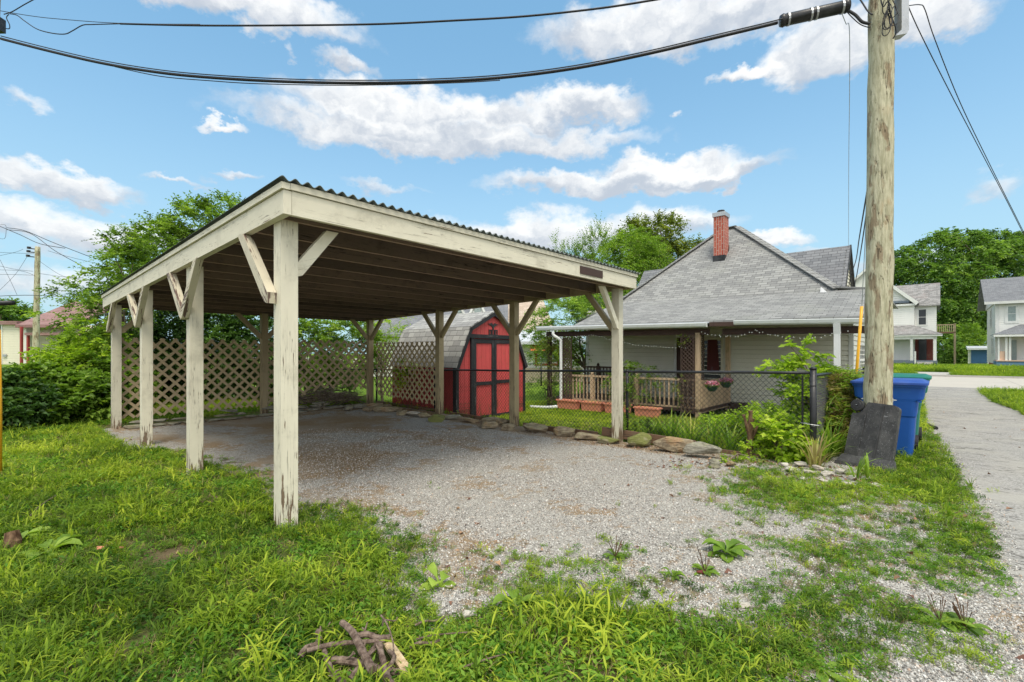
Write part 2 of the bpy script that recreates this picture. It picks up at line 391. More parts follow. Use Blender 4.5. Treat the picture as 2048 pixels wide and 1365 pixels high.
def brick_mat():
    m, g = material('chimney_brick'); uv = g.n('ShaderNodeUVMap')
    br = g.n('ShaderNodeTexBrick', {'Vector': uv, 'Color1': (.34, .06, .04), 'Color2': (.50, .13, .08), 'Mortar': (.52, .42, .36), 'Scale': 1.0, 'Mortar Size': .008, 'Mortar Smooth': .2, 'Bias': 0.0, 'Brick Width': .205, 'Row Height': .075}, out=None)
    c = g.mix(g.m('MULTIPLY', g.noise(uv, 9, 5, .6), .4), br.outputs[0], (.25, .08, .06))
    finish(g, c, .85, g.bump(g.m('SUBTRACT', g.noise(uv, 30, 4, .6), br.outputs[1]), .6, .01)); return m
M_brick = brick_mat()
def pole_mat():
    m, g = material('utility_pole_wood'); p = g.n('ShaderNodeTexCoord', out=3)
    s1 = g.noise(g.v('MULTIPLY', p, (1, 1, .16)), 30, 7, .68); s2 = g.noise(g.v('MULTIPLY', p, (1, 1, .33)), 7.5, 5, .58); s3 = g.noise(g.v('MULTIPLY', p, (1, 1, .06)), 60, 3, .6)
    c = g.mix(g.ss(s1, .3, .7), (.30, .285, .185), (.56, .53, .38))
    c = g.mix(g.m('MULTIPLY', g.ss(s2, .52, .60), .8), c, (.24, .175, .11))
    c = g.mix(g.m('MULTIPLY', g.ss(g.noise(g.v('MULTIPLY', p, (1, 1, .4)), 2.6, 4, .6), .58, .70), .5), c, (.42, .25, .12))
    crack = g.ss(g.m('ABSOLUTE', g.m('SUBTRACT', g.noise(g.v('MULTIPLY', p, (1, 1, .09)), 16, 3, .5), .5)), .016, .0)
    crack = g.m('MULTIPLY', crack, g.ss(s2, .42, .56))
    nick = g.ss(g.noise(g.v('MULTIPLY', p, (1, 1, .45)), 34, 3, .6), .68, .72)
    c = g.mix(g.m('MULTIPLY', g.m('MAXIMUM', crack, nick), .7), c, (.06, .045, .03))
    h = g.m('SUBTRACT', g.m('ADD', g.m('MULTIPLY', s1, .6), g.m('MULTIPLY', s3, .4)), g.m('ADD', g.m('MULTIPLY', crack, .8), g.m('MULTIPLY', g.ss(s2, .5, .62), .5)))
    finish(g, c, .85, g.bump(h, .9, .012), spec=.15); return m
M_pole = pole_mat()
def bark_mat(name, a, b, sc=14):
    m, g = material(name); p = g.n('ShaderNodeTexCoord', out=3)
    n1 = g.noise(g.v('MULTIPLY', p, (1, 1, .3)), sc, 6, .65)
    finish(g, g.mix(g.ss(n1, .3, .7), a, b), .9, g.bump(n1, .9, .01), spec=.1); return m
M_bark = bark_mat('grey_brown_bark', (.09, .065, .045), (.26, .21, .16)); M_stick = bark_mat('broken_branch_bark', (.07, .045, .035), (.26, .195, .155), 34); M_stump = bark_mat('stump_wood', (.055, .03, .018), (.22, .14, .085), 26)
M_split = bark_mat('split_pale_wood', (.45, .32, .18), (.66, .52, .34), 40)
def rock_mat(name, a, b, c3, moss):
    m, g = material(name); p = g.n('ShaderNodeTexCoord', out=3); r = g.n('ShaderNodeObjectInfo', out=5)
    p = g.v('ADD', p, g.scale(g.n('ShaderNodeCombineXYZ', {0: r, 1: r, 2: r}), 31.0))
    n1 = g.noise(p, 7, 7, .62); n2 = g.noise(p, 32, 5, .65); n3 = g.noise(p, 3.5, 4, .6)
    strata = g.noise(g.v('MULTIPLY', p, (1.2, 1.2, 9)), 4.5, 5, .6)
    c = g.mix(g.ss(g.m('ADD', g.m('MULTIPLY', n1, .5), g.m('MULTIPLY', strata, .5)), .36, .64), a, b); c = g.mix(g.m('MULTIPLY', g.ss(n3, .5, .62), g.m('ADD', g.m('MULTIPLY', r, .5), .25)), c, c3)
    c = g.mix(g.m('MULTIPLY', g.ss(n2, .52, .7), .5), c, tuple(x * .45 for x in a))
    up = g.n('ShaderNodeSeparateXYZ', {0: g.n('ShaderNodeNewGeometry', out=1)}, out=2)
    c = g.mix(g.m('MULTIPLY', g.ss(g.m('ADD', n1, g.m('MULTIPLY', up, .1)), .55 - moss * .2, .75 - moss * .25), moss), c, (.17, .185, .05))
    finish(g, c, .9, g.bump(g.m('ADD', n2, g.m('ADD', g.m('MULTIPLY', n1, 1.5), g.m('MULTIPLY', strata, 2.5))), 1.0, .02), spec=.15); return m
M_rock = rock_mat('tan_limestone', (.20, .15, .095), (.50, .42, .30), (.38, .21, .11), .3)
M_rockg = rock_mat('grey_limestone', (.19, .175, .14), (.47, .44, .36), (.33, .27, .18), .3)
M_rockm = rock_mat('mossy_limestone', (.30, .27, .17), (.46, .43, .29), (.30, .27, .12), .9)
M_rockw = rock_mat('pale_rubble', (.42, .39, .33), (.62, .58, .50), (.5, .42, .34), .0)
def plastic_mat():
    m, g = material('scuffed_black_plastic'); p = g.n('ShaderNodeTexCoord', out=3)
    n1 = g.noise(p, 5, 6, .7); sc = g.ss(g.noise(g.v('MULTIPLY', p, (9, 1.6, 9)), 3, 8, .7), .60, .66); sc2 = g.ss(g.m('ABSOLUTE', g.m('SUBTRACT', g.noise(g.v('MULTIPLY', p, (3, 9, 3)), 2, 4, .6), .5)), .006, .0)
    c = g.mix(g.ss(n1, .35, .7), (.024, .024, .025), (.07, .068, .066)); c = g.mix(g.m('MULTIPLY', g.m('MAXIMUM', sc, sc2), .5), c, (.30, .30, .31))
    finish(g, c, .52, g.bump(n1, .15, .004), spec=.4); return m
M_lid = plastic_mat()

# foliage: tint comes from a per-leaf attribute
def leaf_mat(name, dark, mid, light, trans=.35, rough=.5, attr='GEOMETRY', spec=.35):
    m, g = material(name)
    t = g.n('ShaderNodeAttribute', out=2, attribute_name='tint', attribute_type=attr)
    c = g.ramp(t, [(0.0, dark), (.5, mid), (1.0, light)])
    pb = g.n('ShaderNodeBsdfPrincipled', {'Base Color': c, 'Roughness': rough, 'Specular IOR Level': spec})
    tr = g.n('ShaderNodeBsdfTranslucent', {0: g.mix(1.0, c, (1.25, 1.35, .6), 'MULTIPLY')})
    mx = g.n('ShaderNodeMixShader', {0: trans, 1: pb, 2: tr}); g.n('ShaderNodeOutputMaterial', {0: mx}, out=None); return m
L_mid = leaf_mat('leaf_mid_green', (.07, .13, .02), (.19, .32, .04), (.36, .49, .08), .42)
L_bright = leaf_mat('leaf_bright_green', (.15, .25, .02), (.38, .53, .05), (.58, .68, .11), .55)
L_dark = leaf_mat('leaf_dark_green', (.028, .062, .016), (.07, .15, .03), (.16, .28, .05), .3)
L_maple = leaf_mat('leaf_maple_green', (.055, .115, .027), (.15, .27, .05), (.30, .44, .09), .4)
L_olive = leaf_mat('leaf_olive_green', (0.075, 0.103, 0.019), (0.179, 0.235, 0.037), (0.358, 0.400, 0.075), .35)
L_dry = leaf_mat('leaf_dry_strap', (.17, .12, .05), (.44, .36, .15), (.32, .42, .08), .35)
L_lily = leaf_mat('leaf_daylily', (.11, .22, .02), (.27, .42, .05), (.60, .58, .14), .45)
L_pink = leaf_mat('petal_pink', (.50, .06, .20), (.75, .28, .48), (.85, .68, .78), .3)
L_brown = leaf_mat('dead_leaf_brown', (.10, .05, .035), (.27, .14, .085), (.45, .28, .17), .15, .7)

# ------------------------------------------------------------------ numpy noise, ground cover painted as density over the lot
def vnoise(x, y, seed=0):
    xi = np.floor(x).astype(np.int64); yi = np.floor(y).astype(np.int64); fx = x - xi; fy = y - yi
    def h(a, b):
        n = (a * 374761393 + b * 668265263 + seed * 974711) & 0x7fffffff
        n = (n ^ (n >> 13)) * 1274126177 & 0x7fffffff
        return ((n ^ (n >> 16)) & 0xffff) / 65535.0
    sx = fx * fx * (3 - 2 * fx); sy = fy * fy * (3 - 2 * fy)
    return (h(xi, yi) * (1 - sx) + h(xi + 1, yi) * sx) * (1 - sy) + (h(xi, yi + 1) * (1 - sx) + h(xi + 1, yi + 1) * sx) * sy
def fbm(x, y, o=4, seed=0):
    s = 0; a = .5; t = 0
    for i in range(o): s = s + a * vnoise(x * 2 ** i, y * 2 ** i, seed + i); t += a; a *= .55
    return s / t
TX = [0, 150, 300, 400, 500, 600, 700, 800, 900, 1000, 1100, 1200, 1300, 1400, 1500, 1600, 1700, 1800, 1900, 2000, 2100]
TY = [860, 900, 940, 980, 1020, 1060, 1100, 1150, 1200, 1260, 1320, 1400]
TC = np.array([
 [9, 9, 5, 0, 0, 0, 0, 0, 0, 0, 0, 0, 0, 0, 0, 0, 5, 9, 2, 0, 0],
 [10, 10, 9, 2, 0, 0, 0, 0, 0, 0, 0, 0, .3, .6, 2, 3, 4, 9, 5, 0, 0],
 [10, 10, 10, 8, 4, .2, 0, 0, 0, 0, 0, .5, 1.6, 3, 5, 4, 2, 8, 7, 0, 0],
 [10, 10, 10, 9, 8, 1.5, .5, .4, .6, 1.3, .3, .3, 1.3, 4, 7, 7, 6, 8, 8, 1, 0],
 [10, 10, 9, 9, 8, 6, 5.5, 3.5, 1, .5, .3, .3, .8, 2.5, 5, 7, 5, 4, 7, 3, 1],
 [9, 8, 7, 8, 8, 8, 7, 4, 1.5, 1.2, .6, .6, 1.6, 3.4, 2.8, 2.4, 4, 4, 7.5, 5, 1],
 [7.5, 7, 6, 7, 7.5, 9, 8.5, 6.5, 3, 3, 5, 4, 3.4, 3.4, 3, 5.5, 5, 4.5, 6.5, 6, 3],
 [8, 7, 6, 8, 9, 9, 8.5, 6, 3, 3, 4, 4, 3.4, 3.6, 3.0, 5, 6, 4.5, 5.5, 6, 4],
 [9, 9, 9, 9, 9, 9, 8.5, 6, 3, 4.5, 7, 6, 4, 3.4, 4, 5, 5, 4.5, 4, 3.2, 2],
 [10, 9, 9, 9, 9, 9, 9, 7.5, 6.2, 8, 9, 8.5, 7.5, 7, 6, 6, 5, 4.4, 3.6, 2.4, 1.4],
 [10, 10, 10, 10, 9, 8, 8, 9, 9, 9, 9, 9, 9, 8.6, 7.6, 6, 5, 4.4, 3.6, 3, 2],
 [10, 10, 10, 10, 9, 8, 9, 9, 9, 9, 9, 9, 9, 8, 7, 5, 4, 3, 2, 2, 1]]) / 10.0
def bil(px, py, T=TC):
    fx = np.interp(px, TX, range(len(TX))); fy = np.interp(py, TY, range(len(TY)))
    x0 = np.minimum(fx.astype(int), len(TX) - 2); y0 = np.minimum(fy.astype(int), len(TY) - 2); fx = fx - x0; fy = fy - y0
    return (T[y0, x0] * (1 - fx) + T[y0, x0 + 1] * fx) * (1 - fy) + (T[y0 + 1, x0] * (1 - fx) + T[y0 + 1, x0 + 1] * fx) * fy
def topx(x, y):
    z = gz(x, y); yy = np.maximum(y, .8)
    return CX + F * x / yy, HZ + F * (CAMH - z) / yy
def alley_edges(u):
    j = .12 * (fbm(u * 1.3, u * 0 + 3.3, 4, 5) - .5) * 2
    l = np.interp(u, [-30, 2.45, 4.9, 6.5, 11.1, 17.8, 24, 26], [-4.5, -4.36, -4.3, -4.2, -3.8, -3.6, -3.4, -2.4]) + j
    r = np.interp(u, [-30, 2, 8, 11, 14.7, 20, 24, 26], [-8.5, -8, -6.6, -6.0, -5.5, -5.2, -5.2, -7.0]) - .1 * (fbm(u * 1.1, u * 0 + 9.1, 4, 8) - .5) * 2
    return l, r
def cover(x, y):
    """0..1 vegetation cover, world space"""
    u, v = UV(x, y); px, py = topx(x, y)
    c = bil(px, py)
    c = np.where(y < 1.6, .6, c)
    # outside the painted lot: lawns
    far = (py < 862)
    inpad = (u > -.2) & (u < 5.7) & (v > -1.2) & (v < 8.2)
    c = np.where(far & ~inpad, .95, c)
    c = np.where((px < 0) | (px > 2150), np.where(u < 2, .9, c), c)
    c = np.where(inpad & (py < 900), 0, c)
    l, r = alley_edges(u)
    onalley = (v < l) & (v > r)
    yard = (u > 5.75) & (v > -2.75)
    c = np.where(yard, .9, c)
    c = np.where(onalley, np.where(v > l - .5, c * .5, c * .12), c)
    c = np.where(onalley & (u > 6), 0.0, c)
    c = np.where((u > 25.9) & (u < 38.2), 0, c)
    return c
def patchy(x, y, c):
    """probability field: cover broken into patches"""
    n = fbm(x * 2.3, y * 2.3, 5, 11) * .42 + fbm(x * 11, y * 11, 3, 21) * .58
    n = (n - .5) * 2.6 + .5
    return np.clip((c * 1.2 - n) * 3.0 + .35 * c, 0, 1) * np.clip(c * 3, 0, 1)

# ------------------------------------------------------------------ ground sheet, split into ground / gravel / alley / street
def lines(lo, hi, step, far_lo, far_hi, extra, gr=1.13):
    a = list(np.arange(lo, hi, step)); s = step; x = a[-1]
    while x < far_hi: s = min(s * gr, 25); x += s; a.append(x)
    s = step; x = lo; b = []
    while x > far_lo: s = min(s * gr, 25); x -= s; b.append(x)
    a = np.array(sorted(b + a))
    for e in extra: a[np.argmin(abs(a - e))] = e
    return a
ul = lines(-2.4, 7.5, .06, -250, 900, [26, 38, 41, 42.4]); vl = lines(-5.6, 9.6, .06, -500, 500, [-4.6, -3.0])
# keep street-side cells fine enough
ul = np.array(sorted(set(list(ul) + list(np.arange(12, 46, .5)) ))); ul = ul[(np.abs(ul[:, None] - np.array([26, 38, 41, 42.4])[None]) > .2).all(1) | np.isin(ul, [26, 38, 41, 42.4])]
vl = np.array(sorted(set(list(vl) + list(np.arange(-10, -5.6, .2)))))
U, V = np.meshgrid(ul, vl, indexing='ij')
GX = AX + ca * U - sa * V; GY = AY + sa * U + ca * V; GZ = gz(GX, GY)
cov = cover(GX, GY); pch = patchy(GX, GY, cov)
ppx, ppy = topx(GX, GY)
fr = (GY > .8)
stain = np.exp(-(((ppx - 640) / 95) ** 2 + ((ppy - 915) / 26) ** 2)) * .95 + np.exp(-(((ppx - 640) / 120) ** 2 + ((ppy - 850) / 16) ** 2)) * .5 + np.exp(-(((ppx - 930) / 70) ** 2 + ((ppy - 1120) / 60) ** 2)) * .55 + np.exp(-(((ppx - 400) / 90) ** 2 + ((ppy - 880) / 14) ** 2)) * .4
stain += np.exp(-(((ppx - 700) / 90) ** 2 + ((ppy - 1010) / 22) ** 2)) * .7 + np.exp(-(((ppx - 1040) / 110) ** 2 + ((ppy - 860) / 9) ** 2)) * .35
stain = np.where(fr, stain, 0)
# dirt and leaf mould along the stones
stain += np.exp(-((U - 5.35) / .28) ** 2) * ((V > -2.6) & (V < 8)) * .75 + np.exp(-((V - 7.7) / .35) ** 2) * ((U > 0) & (U < 5.8)) * .6
stain += .42 * sst(V, .2, 2.2) * (1 - sst(V, 7.2, 8)) * sst(U, -.3, .4) * (1 - sst(U, 3.4, 5.6)) * sst(fbm(GX * 1.1, GY * 1.1, 4, 37), .34, .6)
stain = np.clip(stain * (.45 + 1.1 * fbm(GX * 3, GY * 3, 4, 31)), 0, 1)
uc = (ul[1:] + ul[:-1]) / 2; vc = (vl[1:] + vl[:-1]) / 2
UC, VC = np.meshgrid(uc, vc, indexing='ij'); XC = AX + ca * UC - sa * VC; YC = AY + sa * UC + ca * VC
al, ar = alley_edges(UC); cc = cover(XC, YC) + .12 * (fbm(XC * 4, YC * 4, 4, 41) - .5); pxc, pyc = topx(XC, YC)
cls = np.zeros(UC.shape, int)
yardc = (UC > 5.66) & (VC > -2.85)
cls[(cc < .62) & (pyc > 800) & (pxc > 575 + 60 * (fbm(XC * 2, YC * 2, 3, 77) - .5)) & (YC > 0) & ~yardc & (UC < 9)] = 1
cls[(UC > -.15) & (UC < 5.66) & (VC > -1.5) & (VC < 7.9)] = np.where((cc < .62), 1, 0)[(UC > -.15) & (UC < 5.66) & (VC > -1.5) & (VC < 7.9)]
cls[(VC < al) & (VC > ar) & (UC < 26)] = 2
cls[(UC > 26) & (UC < 38)] = 3
cls[(UC > 41) & (UC < 42.4)] = 4
cls[(UC > 38) & (UC < 41) & (VC > -4.6) & (VC < -3.0)] = 4
nu, nv = U.shape; idx = np.arange(nu * nv).reshape(nu, nv)
q = np.stack([idx[:-1, :-1], idx[1:, :-1], idx[1:, 1:], idx[:-1, 1:]], -1)
ALLV = np.stack([GX, GY, GZ], -1).reshape(-1, 3)
def np_mesh(name, verts, faces_flat, nper, mats, attrs=None, smooth=False):
    me = bpy.data.meshes.new(name); nf = len(faces_flat) // nper
    me.vertices.add(len(verts)); me.vertices.foreach_set('co', np.asarray(verts, np.float32).ravel())
    me.loops.add(len(faces_flat)); me.loops.foreach_set('vertex_index', np.asarray(faces_flat, np.int32))
    me.polygons.add(nf); me.polygons.foreach_set('loop_start', np.arange(0, nf * nper, nper, dtype=np.int32))
    try: me.polygons.foreach_set('loop_total', np.full(nf, nper, np.int32))
    except Exception: pass
    if smooth: me.polygons.foreach_set('use_smooth', np.ones(nf, bool))
    for m in mats: me.materials.append(m)
    for k, a in (attrs or {}).items():
        at_ = me.attributes.new(k, 'FLOAT', 'POINT'); at_.data.foreach_set('value', np.asarray(a, np.float32).ravel())
    me.update(calc_edges=True); me.validate(); return me
def gravel_mat():
    m, g = material('gravel'); p = wpos(g)
    A = lambda n: g.n('ShaderNodeAttribute', out=2, attribute_name=n)
    pw = g.v('ADD', p, g.scale(g.noise(p, 30, 2, .5, out=1), .02))
    v1 = g.n('ShaderNodeTexVoronoi', {'Vector': pw, 'Scale': 92.0, 'Randomness': 1.0}, out=None); v2 = g.n('ShaderNodeTexVoronoi', {'Vector': pw, 'Scale': 190.0}, out=None)
    ve = g.n('ShaderNodeTexVoronoi', {'Vector': pw, 'Scale': 92.0}, out=0, feature='DISTANCE_TO_EDGE')
    s1 = g.n('ShaderNodeSeparateXYZ', {0: v1.outputs[1]}, out=0); s2 = g.n('ShaderNodeSeparateXYZ', {0: v2.outputs[1]}, out=0)
    t = g.m('ADD', g.m('MULTIPLY', s1, .6), g.m('MULTIPLY', s2, .4))
    c = g.ramp(t, [(.12, (.12, .11, .10)), (.32, (.30, .28, .25)), (.6, (.49, .465, .42)), (.85, (.70, .67, .61)), (.97, (.50, .40, .30))])
    gap = g.ss(ve, .09, .0)
    c = g.mix(g.m('MULTIPLY', gap, .6), c, (.12, .09, .075))
    big = g.noise(p, 1.3, 6, .62); fine = g.noise(p, 9, 6, .65)
    st = g.m('ADD', A('stain'), g.m('MULTIPLY', g.ss(g.m('ADD', big, g.m('MULTIPLY', fine, .35)), .66, .86), .6), clamp=True)
    brown = g.mix(t, (.19, .12, .065), (.43, .31, .175))
    c = g.mix(g.m('MULTIPLY', g.ss(g.m('ADD', st, g.m('MULTIPLY', g.m('SUBTRACT', fine, .5), .9)), .08, .62), .92), c, brown)
    c = g.mix(g.m('MULTIPLY', g.ss(g.noise(p, .8, 5, .6), .42, .62), .38), c, (.43, .41, .36))
    soil = g.m('MULTIPLY', g.ss(g.m('ADD', A('pch'), g.m('MULTIPLY', g.m('SUBTRACT', fine, .5), .8)), .3, .9), .8)
    c = g.mix(soil, c, g.mix(fine, (.10, .075, .045), (.24, .19, .115)))
    h = g.m('SUBTRACT', g.m('ADD', g.m('MULTIPLY', s1, .5), g.m('MULTIPLY', s2, .25)), g.m('MULTIPLY', gap, .9))
    finish(g, c, .92, g.bump(h, .8, .007), spec=.15); return m
def soil_mat():
    m, g = material('soil_and_turf'); p = wpos(g)
    n1 = g.noise(p, 14, 6, .65); n2 = g.noise(p, 1.6, 5, .6); n3 = g.noise(p, 60, 4, .7)
    c = g.mix(n1, (.085, .06, .035), (.23, .165, .10))
    d = g.n('ShaderNodeSeparateXYZ', {0: p}, out=1)
    n4 = g.noise(g.v('MULTIPLY', p, (1, 1, 1)), .5, 5, .65); n5 = g.noise(p, 7, 5, .7)
    gcol = g.mix(g.ss(g.m('ADD', g.m('MULTIPLY', n3, .3), g.m('ADD', g.m('MULTIPLY', n5, .4), g.m('MULTIPLY', n4, .3))), .38, .62), (.06, .125, .014), (.21, .32, .035))
    near = g.mix(g.ss(n2, .35, .6), c, g.mix(n3, (.05, .075, .02), (.10, .14, .03)))
    c = g.mix(g.ss(d, 9, 15), near, gcol)
    finish(g, c, .95, g.bump(g.m('ADD', n1, n3), .9, .02), spec=.1); return m
def alley_mat():
    m, g = material('alley_asphalt_gravel'); p = wpos(g)
    n1 = g.noise(p, 1.1, 6, .6); n2 = g.noise(p, 55, 4, .7); n3 = g.noise(p, 6, 6, .7)
    v1 = g.n('ShaderNodeTexVoronoi', {'Vector': p, 'Scale': 75.0}, out=None)
    s1 = g.n('ShaderNodeSeparateXYZ', {0: v1.outputs[1]}, out=0)
    c = g.mix(s1, (.21, .20, .185), (.41, .395, .365)); c = g.mix(g.ss(n1, .4, .65), c, g.mix(n2, (.28, .265, .235), (.44, .42, .375)))
    c = g.mix(g.m('MULTIPLY', g.ss(n3, .54, .72), .6), c, (.16, .145, .12))
    pu = g.n('ShaderNodeVectorRotate', {'Vector': p, 'Angle': -TH}, rotation_type='Z_AXIS')
    cr = g.ss(g.m('ABSOLUTE', g.m('SUBTRACT', g.noise(g.v('MULTIPLY', pu, (.9, .22, 1)), 1.8, 5, .6), .5)), .007, .0)
    c = g.mix(g.m('MULTIPLY', cr, .8), c, (.07, .065, .055))
    finish(g, c, .93, g.bump(g.m('SUBTRACT', g.m('ADD', s1, n3), cr), .7, .008), spec=.15); return m
def street_mat():
    m, g = material('street_concrete'); p = wpos(g); n1 = g.noise(p, .8, 6, .6); n2 = g.noise(p, 12, 6, .7)
    pu = g.n('ShaderNodeVectorRotate', {'Vector': g.v('SUBTRACT', p, (AX, AY, 0)), 'Angle': -TH}, rotation_type='Z_AXIS')
    su = g.n('ShaderNodeSeparateXYZ', {0: pu}, out=None)
    j = g.m('MAXIMUM', g.ss(g.m('ABSOLUTE', g.m('SUBTRACT', g.m('FRACT', g.m('DIVIDE', su.outputs[1], 4.5)), .5)), .006, .003), g.ss(g.m('ABSOLUTE', g.m('SUBTRACT', su.outputs[0], 32.0)), .05, .02))
    c = g.mix(n1, (.40, .37, .32), (.50, .465, .41)); c = g.mix(g.m('MULTIPLY', g.ss(n2, .5, .7), .3), c, (.36, .34, .31)); c = g.mix(g.m('MULTIPLY', j, .6), c, (.2, .19, .17))
    finish(g, c, .9, spec=.15); return m
M_gravel, M_soil, M_alley, M_street = gravel_mat(), soil_mat(), alley_mat(), street_mat()
for k, (nm, mt) in enumerate([('ground', M_soil), ('gravel_driveway', M_gravel), ('alley', M_alley), ('street', M_street), ('sidewalk', M_conc)]):
    fq = q[cls == k].reshape(-1, 4); us, inv = np.unique(fq, return_inverse=True)
    me = np_mesh(nm, ALLV[us], inv.ravel(), 4, [mt], {'cov': cov.ravel()[us], 'pch': pch.ravel()[us], 'stain': stain.ravel()[us]}, True)
    tag(link(bpy.data.objects.new(nm, me)), kind='structure')
kb = MB(); kb.box((38.0, -120, -.02), (38.16, 60, .11)); o = kb.build('kerb', M_conc, frame='uv'); tag(o, kind='structure')

# ------------------------------------------------------------------ foliage generators
def unit(a): return a / np.maximum(np.linalg.norm(a, axis=-1, keepdims=True), 1e-9)
def leaf_arrays(P, D, Lg, Wd, fold=.25, nrm=None, r=rng):
    """kite leaves: P bases, D directions, Lg lengths, Wd widths"""
    n = len(P); D = unit(D)
    up = np.tile([0, 0, 1.0], (n, 1)) + r.normal(0, .45, (n, 3)) if nrm is None else nrm
    S = unit(np.cross(D, up)); Nn = unit(np.cross(S, D))
    Lg = np.broadcast_to(Lg, n)[:, None]; Wd = np.broadcast_to(Wd, n)[:, None]
    m = P + D * Lg * .42 + Nn * Wd * .10; tip = P + D * Lg - Nn * Lg * .12
    v = np.stack([P, m + S * Wd * .5 + Nn * Wd * fold, tip, m - S * Wd * .5 + Nn * Wd * fold], 1)
    return v.reshape(-1, 3)
def leaves_object(name, V, tint, mat, parent=None, loc=(0, 0, 0)):
    n = len(V) // 4; b = np.arange(n)[:, None] * 4
    fc = (b + np.array([[0, 1, 2, 0, 2, 3]])).ravel()
    me = np_mesh(name, V - np.array(loc), fc, 3, [mat], {'tint': np.repeat(np.clip(tint, 0, 1), 4)})
    o = link(bpy.data.objects.new(name, me))
    if parent is not None: o.parent = parent
    else: o.location = loc
    return o
def spray_leaves(P, D, L, n, ll, lw, droop=.25, r=rng, side=.8):
    """leaves along arching twigs starting at P"""
    S = len(P); D = unit(D); t = np.linspace(.12, 1, n)[None, :, None]
    L = np.broadcast_to(L, S)[:, None, None]
    pos = P[:, None] + D[:, None] * L * t + np.array([0, 0, -1.0]) * (droop * L * t * t)
    sd = unit(np.cross(D, np.array([0, 0, 1.0])) + 1e-6)[:, None] * np.where(np.arange(n) % 2, 1, -1)[None, :, None] * side
    d = D[:, None] * .6 + sd + r.normal(0, .25, (S, n, 3)) + np.array([0, 0, -droop * .8]) * t
    sz = r.uniform(.6, 1.15, (S, n)) * (1 - .25 * t[..., 0])
    return leaf_arrays(pos.reshape(-1, 3), d.reshape(-1, 3), (ll * sz).ravel(), (lw * sz).ravel(), r=r), pos
def crown_points(blobs, n, r=rng, inner=.35):
    vol = np.array([b[3] * b[4] * b[5] for b in blobs]) ** .75; pick = r.choice(len(blobs), n, p=vol / vol.sum())
    B = np.array(blobs)[pick]; d = unit(r.normal(0, 1, (n, 3))); rad = (inner + (1 - inner) * r.random(n) ** .45)[:, None]
    return B[:, :3] + d * B[:, 3:6] * rad, d, rad[:, 0]
def plant(name, label, cat, base, blobs, nclump, per, n, twig, ll, lw, mat, droop=.25, group=None, trunk=None, limbs=8, seed=1, inner=.35, upbias=.25, barkm=None, tintspread=.22, pname='crown'):
    r = np.random.default_rng(seed); base = Vector(base); random.seed(seed)
    t = thing(name, label, cat, base, 0, group)
    b = np.array(base)
    C, d, rad = crown_points(blobs, nclump, r, inner)
    Dn = unit(d[:, None] + r.normal(0, .75, (nclump, per, 3)) + np.array([0, 0, upbias])).reshape(-1, 3)
    P = np.repeat(C, per, 0); L = twig * r.uniform(.5, 1.2, len(P))
    V, pos = spray_leaves(P, Dn, L, n, ll, lw, droop, r)
    ctint = np.clip(.45 + r.normal(0, tintspread, nclump) + .0, 0, 1)
    tint = np.repeat(np.repeat(ctint, per), n) + r.normal(0, .16, nclump * per * n)
    leaves_object(pname, V, tint, mat, t, tuple(base))
    mb = MB(); tr = trunk or (.05, .6)
    zc = np.mean([bb[2] for bb in blobs]) - base.z
    fork = Vector((0, 0, max(zc * tr[1], .1)))
    if tr[0] > 0:
        mb.tube([(0, 0, -.1), (random.uniform(-.04, .04) * zc, random.uniform(-.04, .04) * zc, fork.z * .5), fork], [tr[0] * 1.25, tr[0], tr[0] * .8], 8)
        for i in range(limbs):
            e = Vector(C[r.integers(nclump)]) - base; mid = fork.lerp(e, .5) + Vector(r.normal(0, .08, 3) * zc); mid.z += .05 * zc
            mb.tube(spline([fork, mid, e], 4), [tr[0] * .6 * (1 - k / 9) + .004 for k in range(9)], 5)
        # twigs
        for i in range(min(nclump * per, 260)):
            k = r.integers(len(P)); p0 = Vector(P[k]) - base; dd = Vector(Dn[k]); l = float(L[k])
            mb.tube([p0, p0 + dd * l * .5 - Vector((0, 0, droop * l * .25)), p0 + dd * l - Vector((0, 0, droop * l))], [.005 * max(twig, .3), .004 * max(twig, .3), .002], 3, False)
        mb.build('trunk' if cat == 'tree' else 'stem', barkm or M_bark, t)
    return t
def straps(name, label, cat, base, n, length, width, mat, group=None, seed=1, spreadr=.12, lean=.5, tint0=.4, parent=None):
    """clump of arching strap leaves"""
    r = np.random.default_rng(seed); base = np.array(base); K = 7
    ang = r.uniform(0, 6.283, n); dirh = np.stack([np.cos(ang), np.sin(ang), 0 * ang], 1); L = length * r.uniform(.55, 1.15, n); ln = r.uniform(.15, 1.0, n) * lean
    t = np.linspace(0, 1, K)[None, :, None]
    P0 = base + np.stack([np.cos(ang), np.sin(ang), 0 * ang], 1) * spreadr * r.random(n)[:, None]
    bend = (ln * 2.2)[:, None, None]
    hx = L[:, None, None] * (t * .25 * bend + .55 * bend * t ** 2.2); hz_ = L[:, None, None] * (t - .45 * bend * t ** 2.6)
    C = P0[:, None] + dirh[:, None] * hx + np.array([0, 0, 1.0]) * hz_
    sd = np.stack([-np.sin(ang), np.cos(ang), 0 * ang], 1)[:, None]
    w = width * .5 * np.array([.7, 1, 1, .95, .8, .5, .04])[None, :, None] * r.uniform(.7, 1.2, n)[:, None, None]
    A = C + sd * w; B = C - sd * w; V = np.stack([A, B], 2).reshape(-1, 3)
    o0 = (np.arange(n)[:, None] * K + np.arange(K - 1)[None]).ravel() * 2
    fc = np.stack([o0, o0 + 1, o0 + 3, o0 + 2], 1).ravel()
    tint = np.repeat(np.clip(tint0 + r.normal(0, .25, n), 0, 1), K * 2)
    me = np_mesh(name, V - base, fc, 4, [mat], {'tint': tint}); o = link(bpy.data.objects.new(name, me)); o.location = base
    return tag(o, label, cat, group)
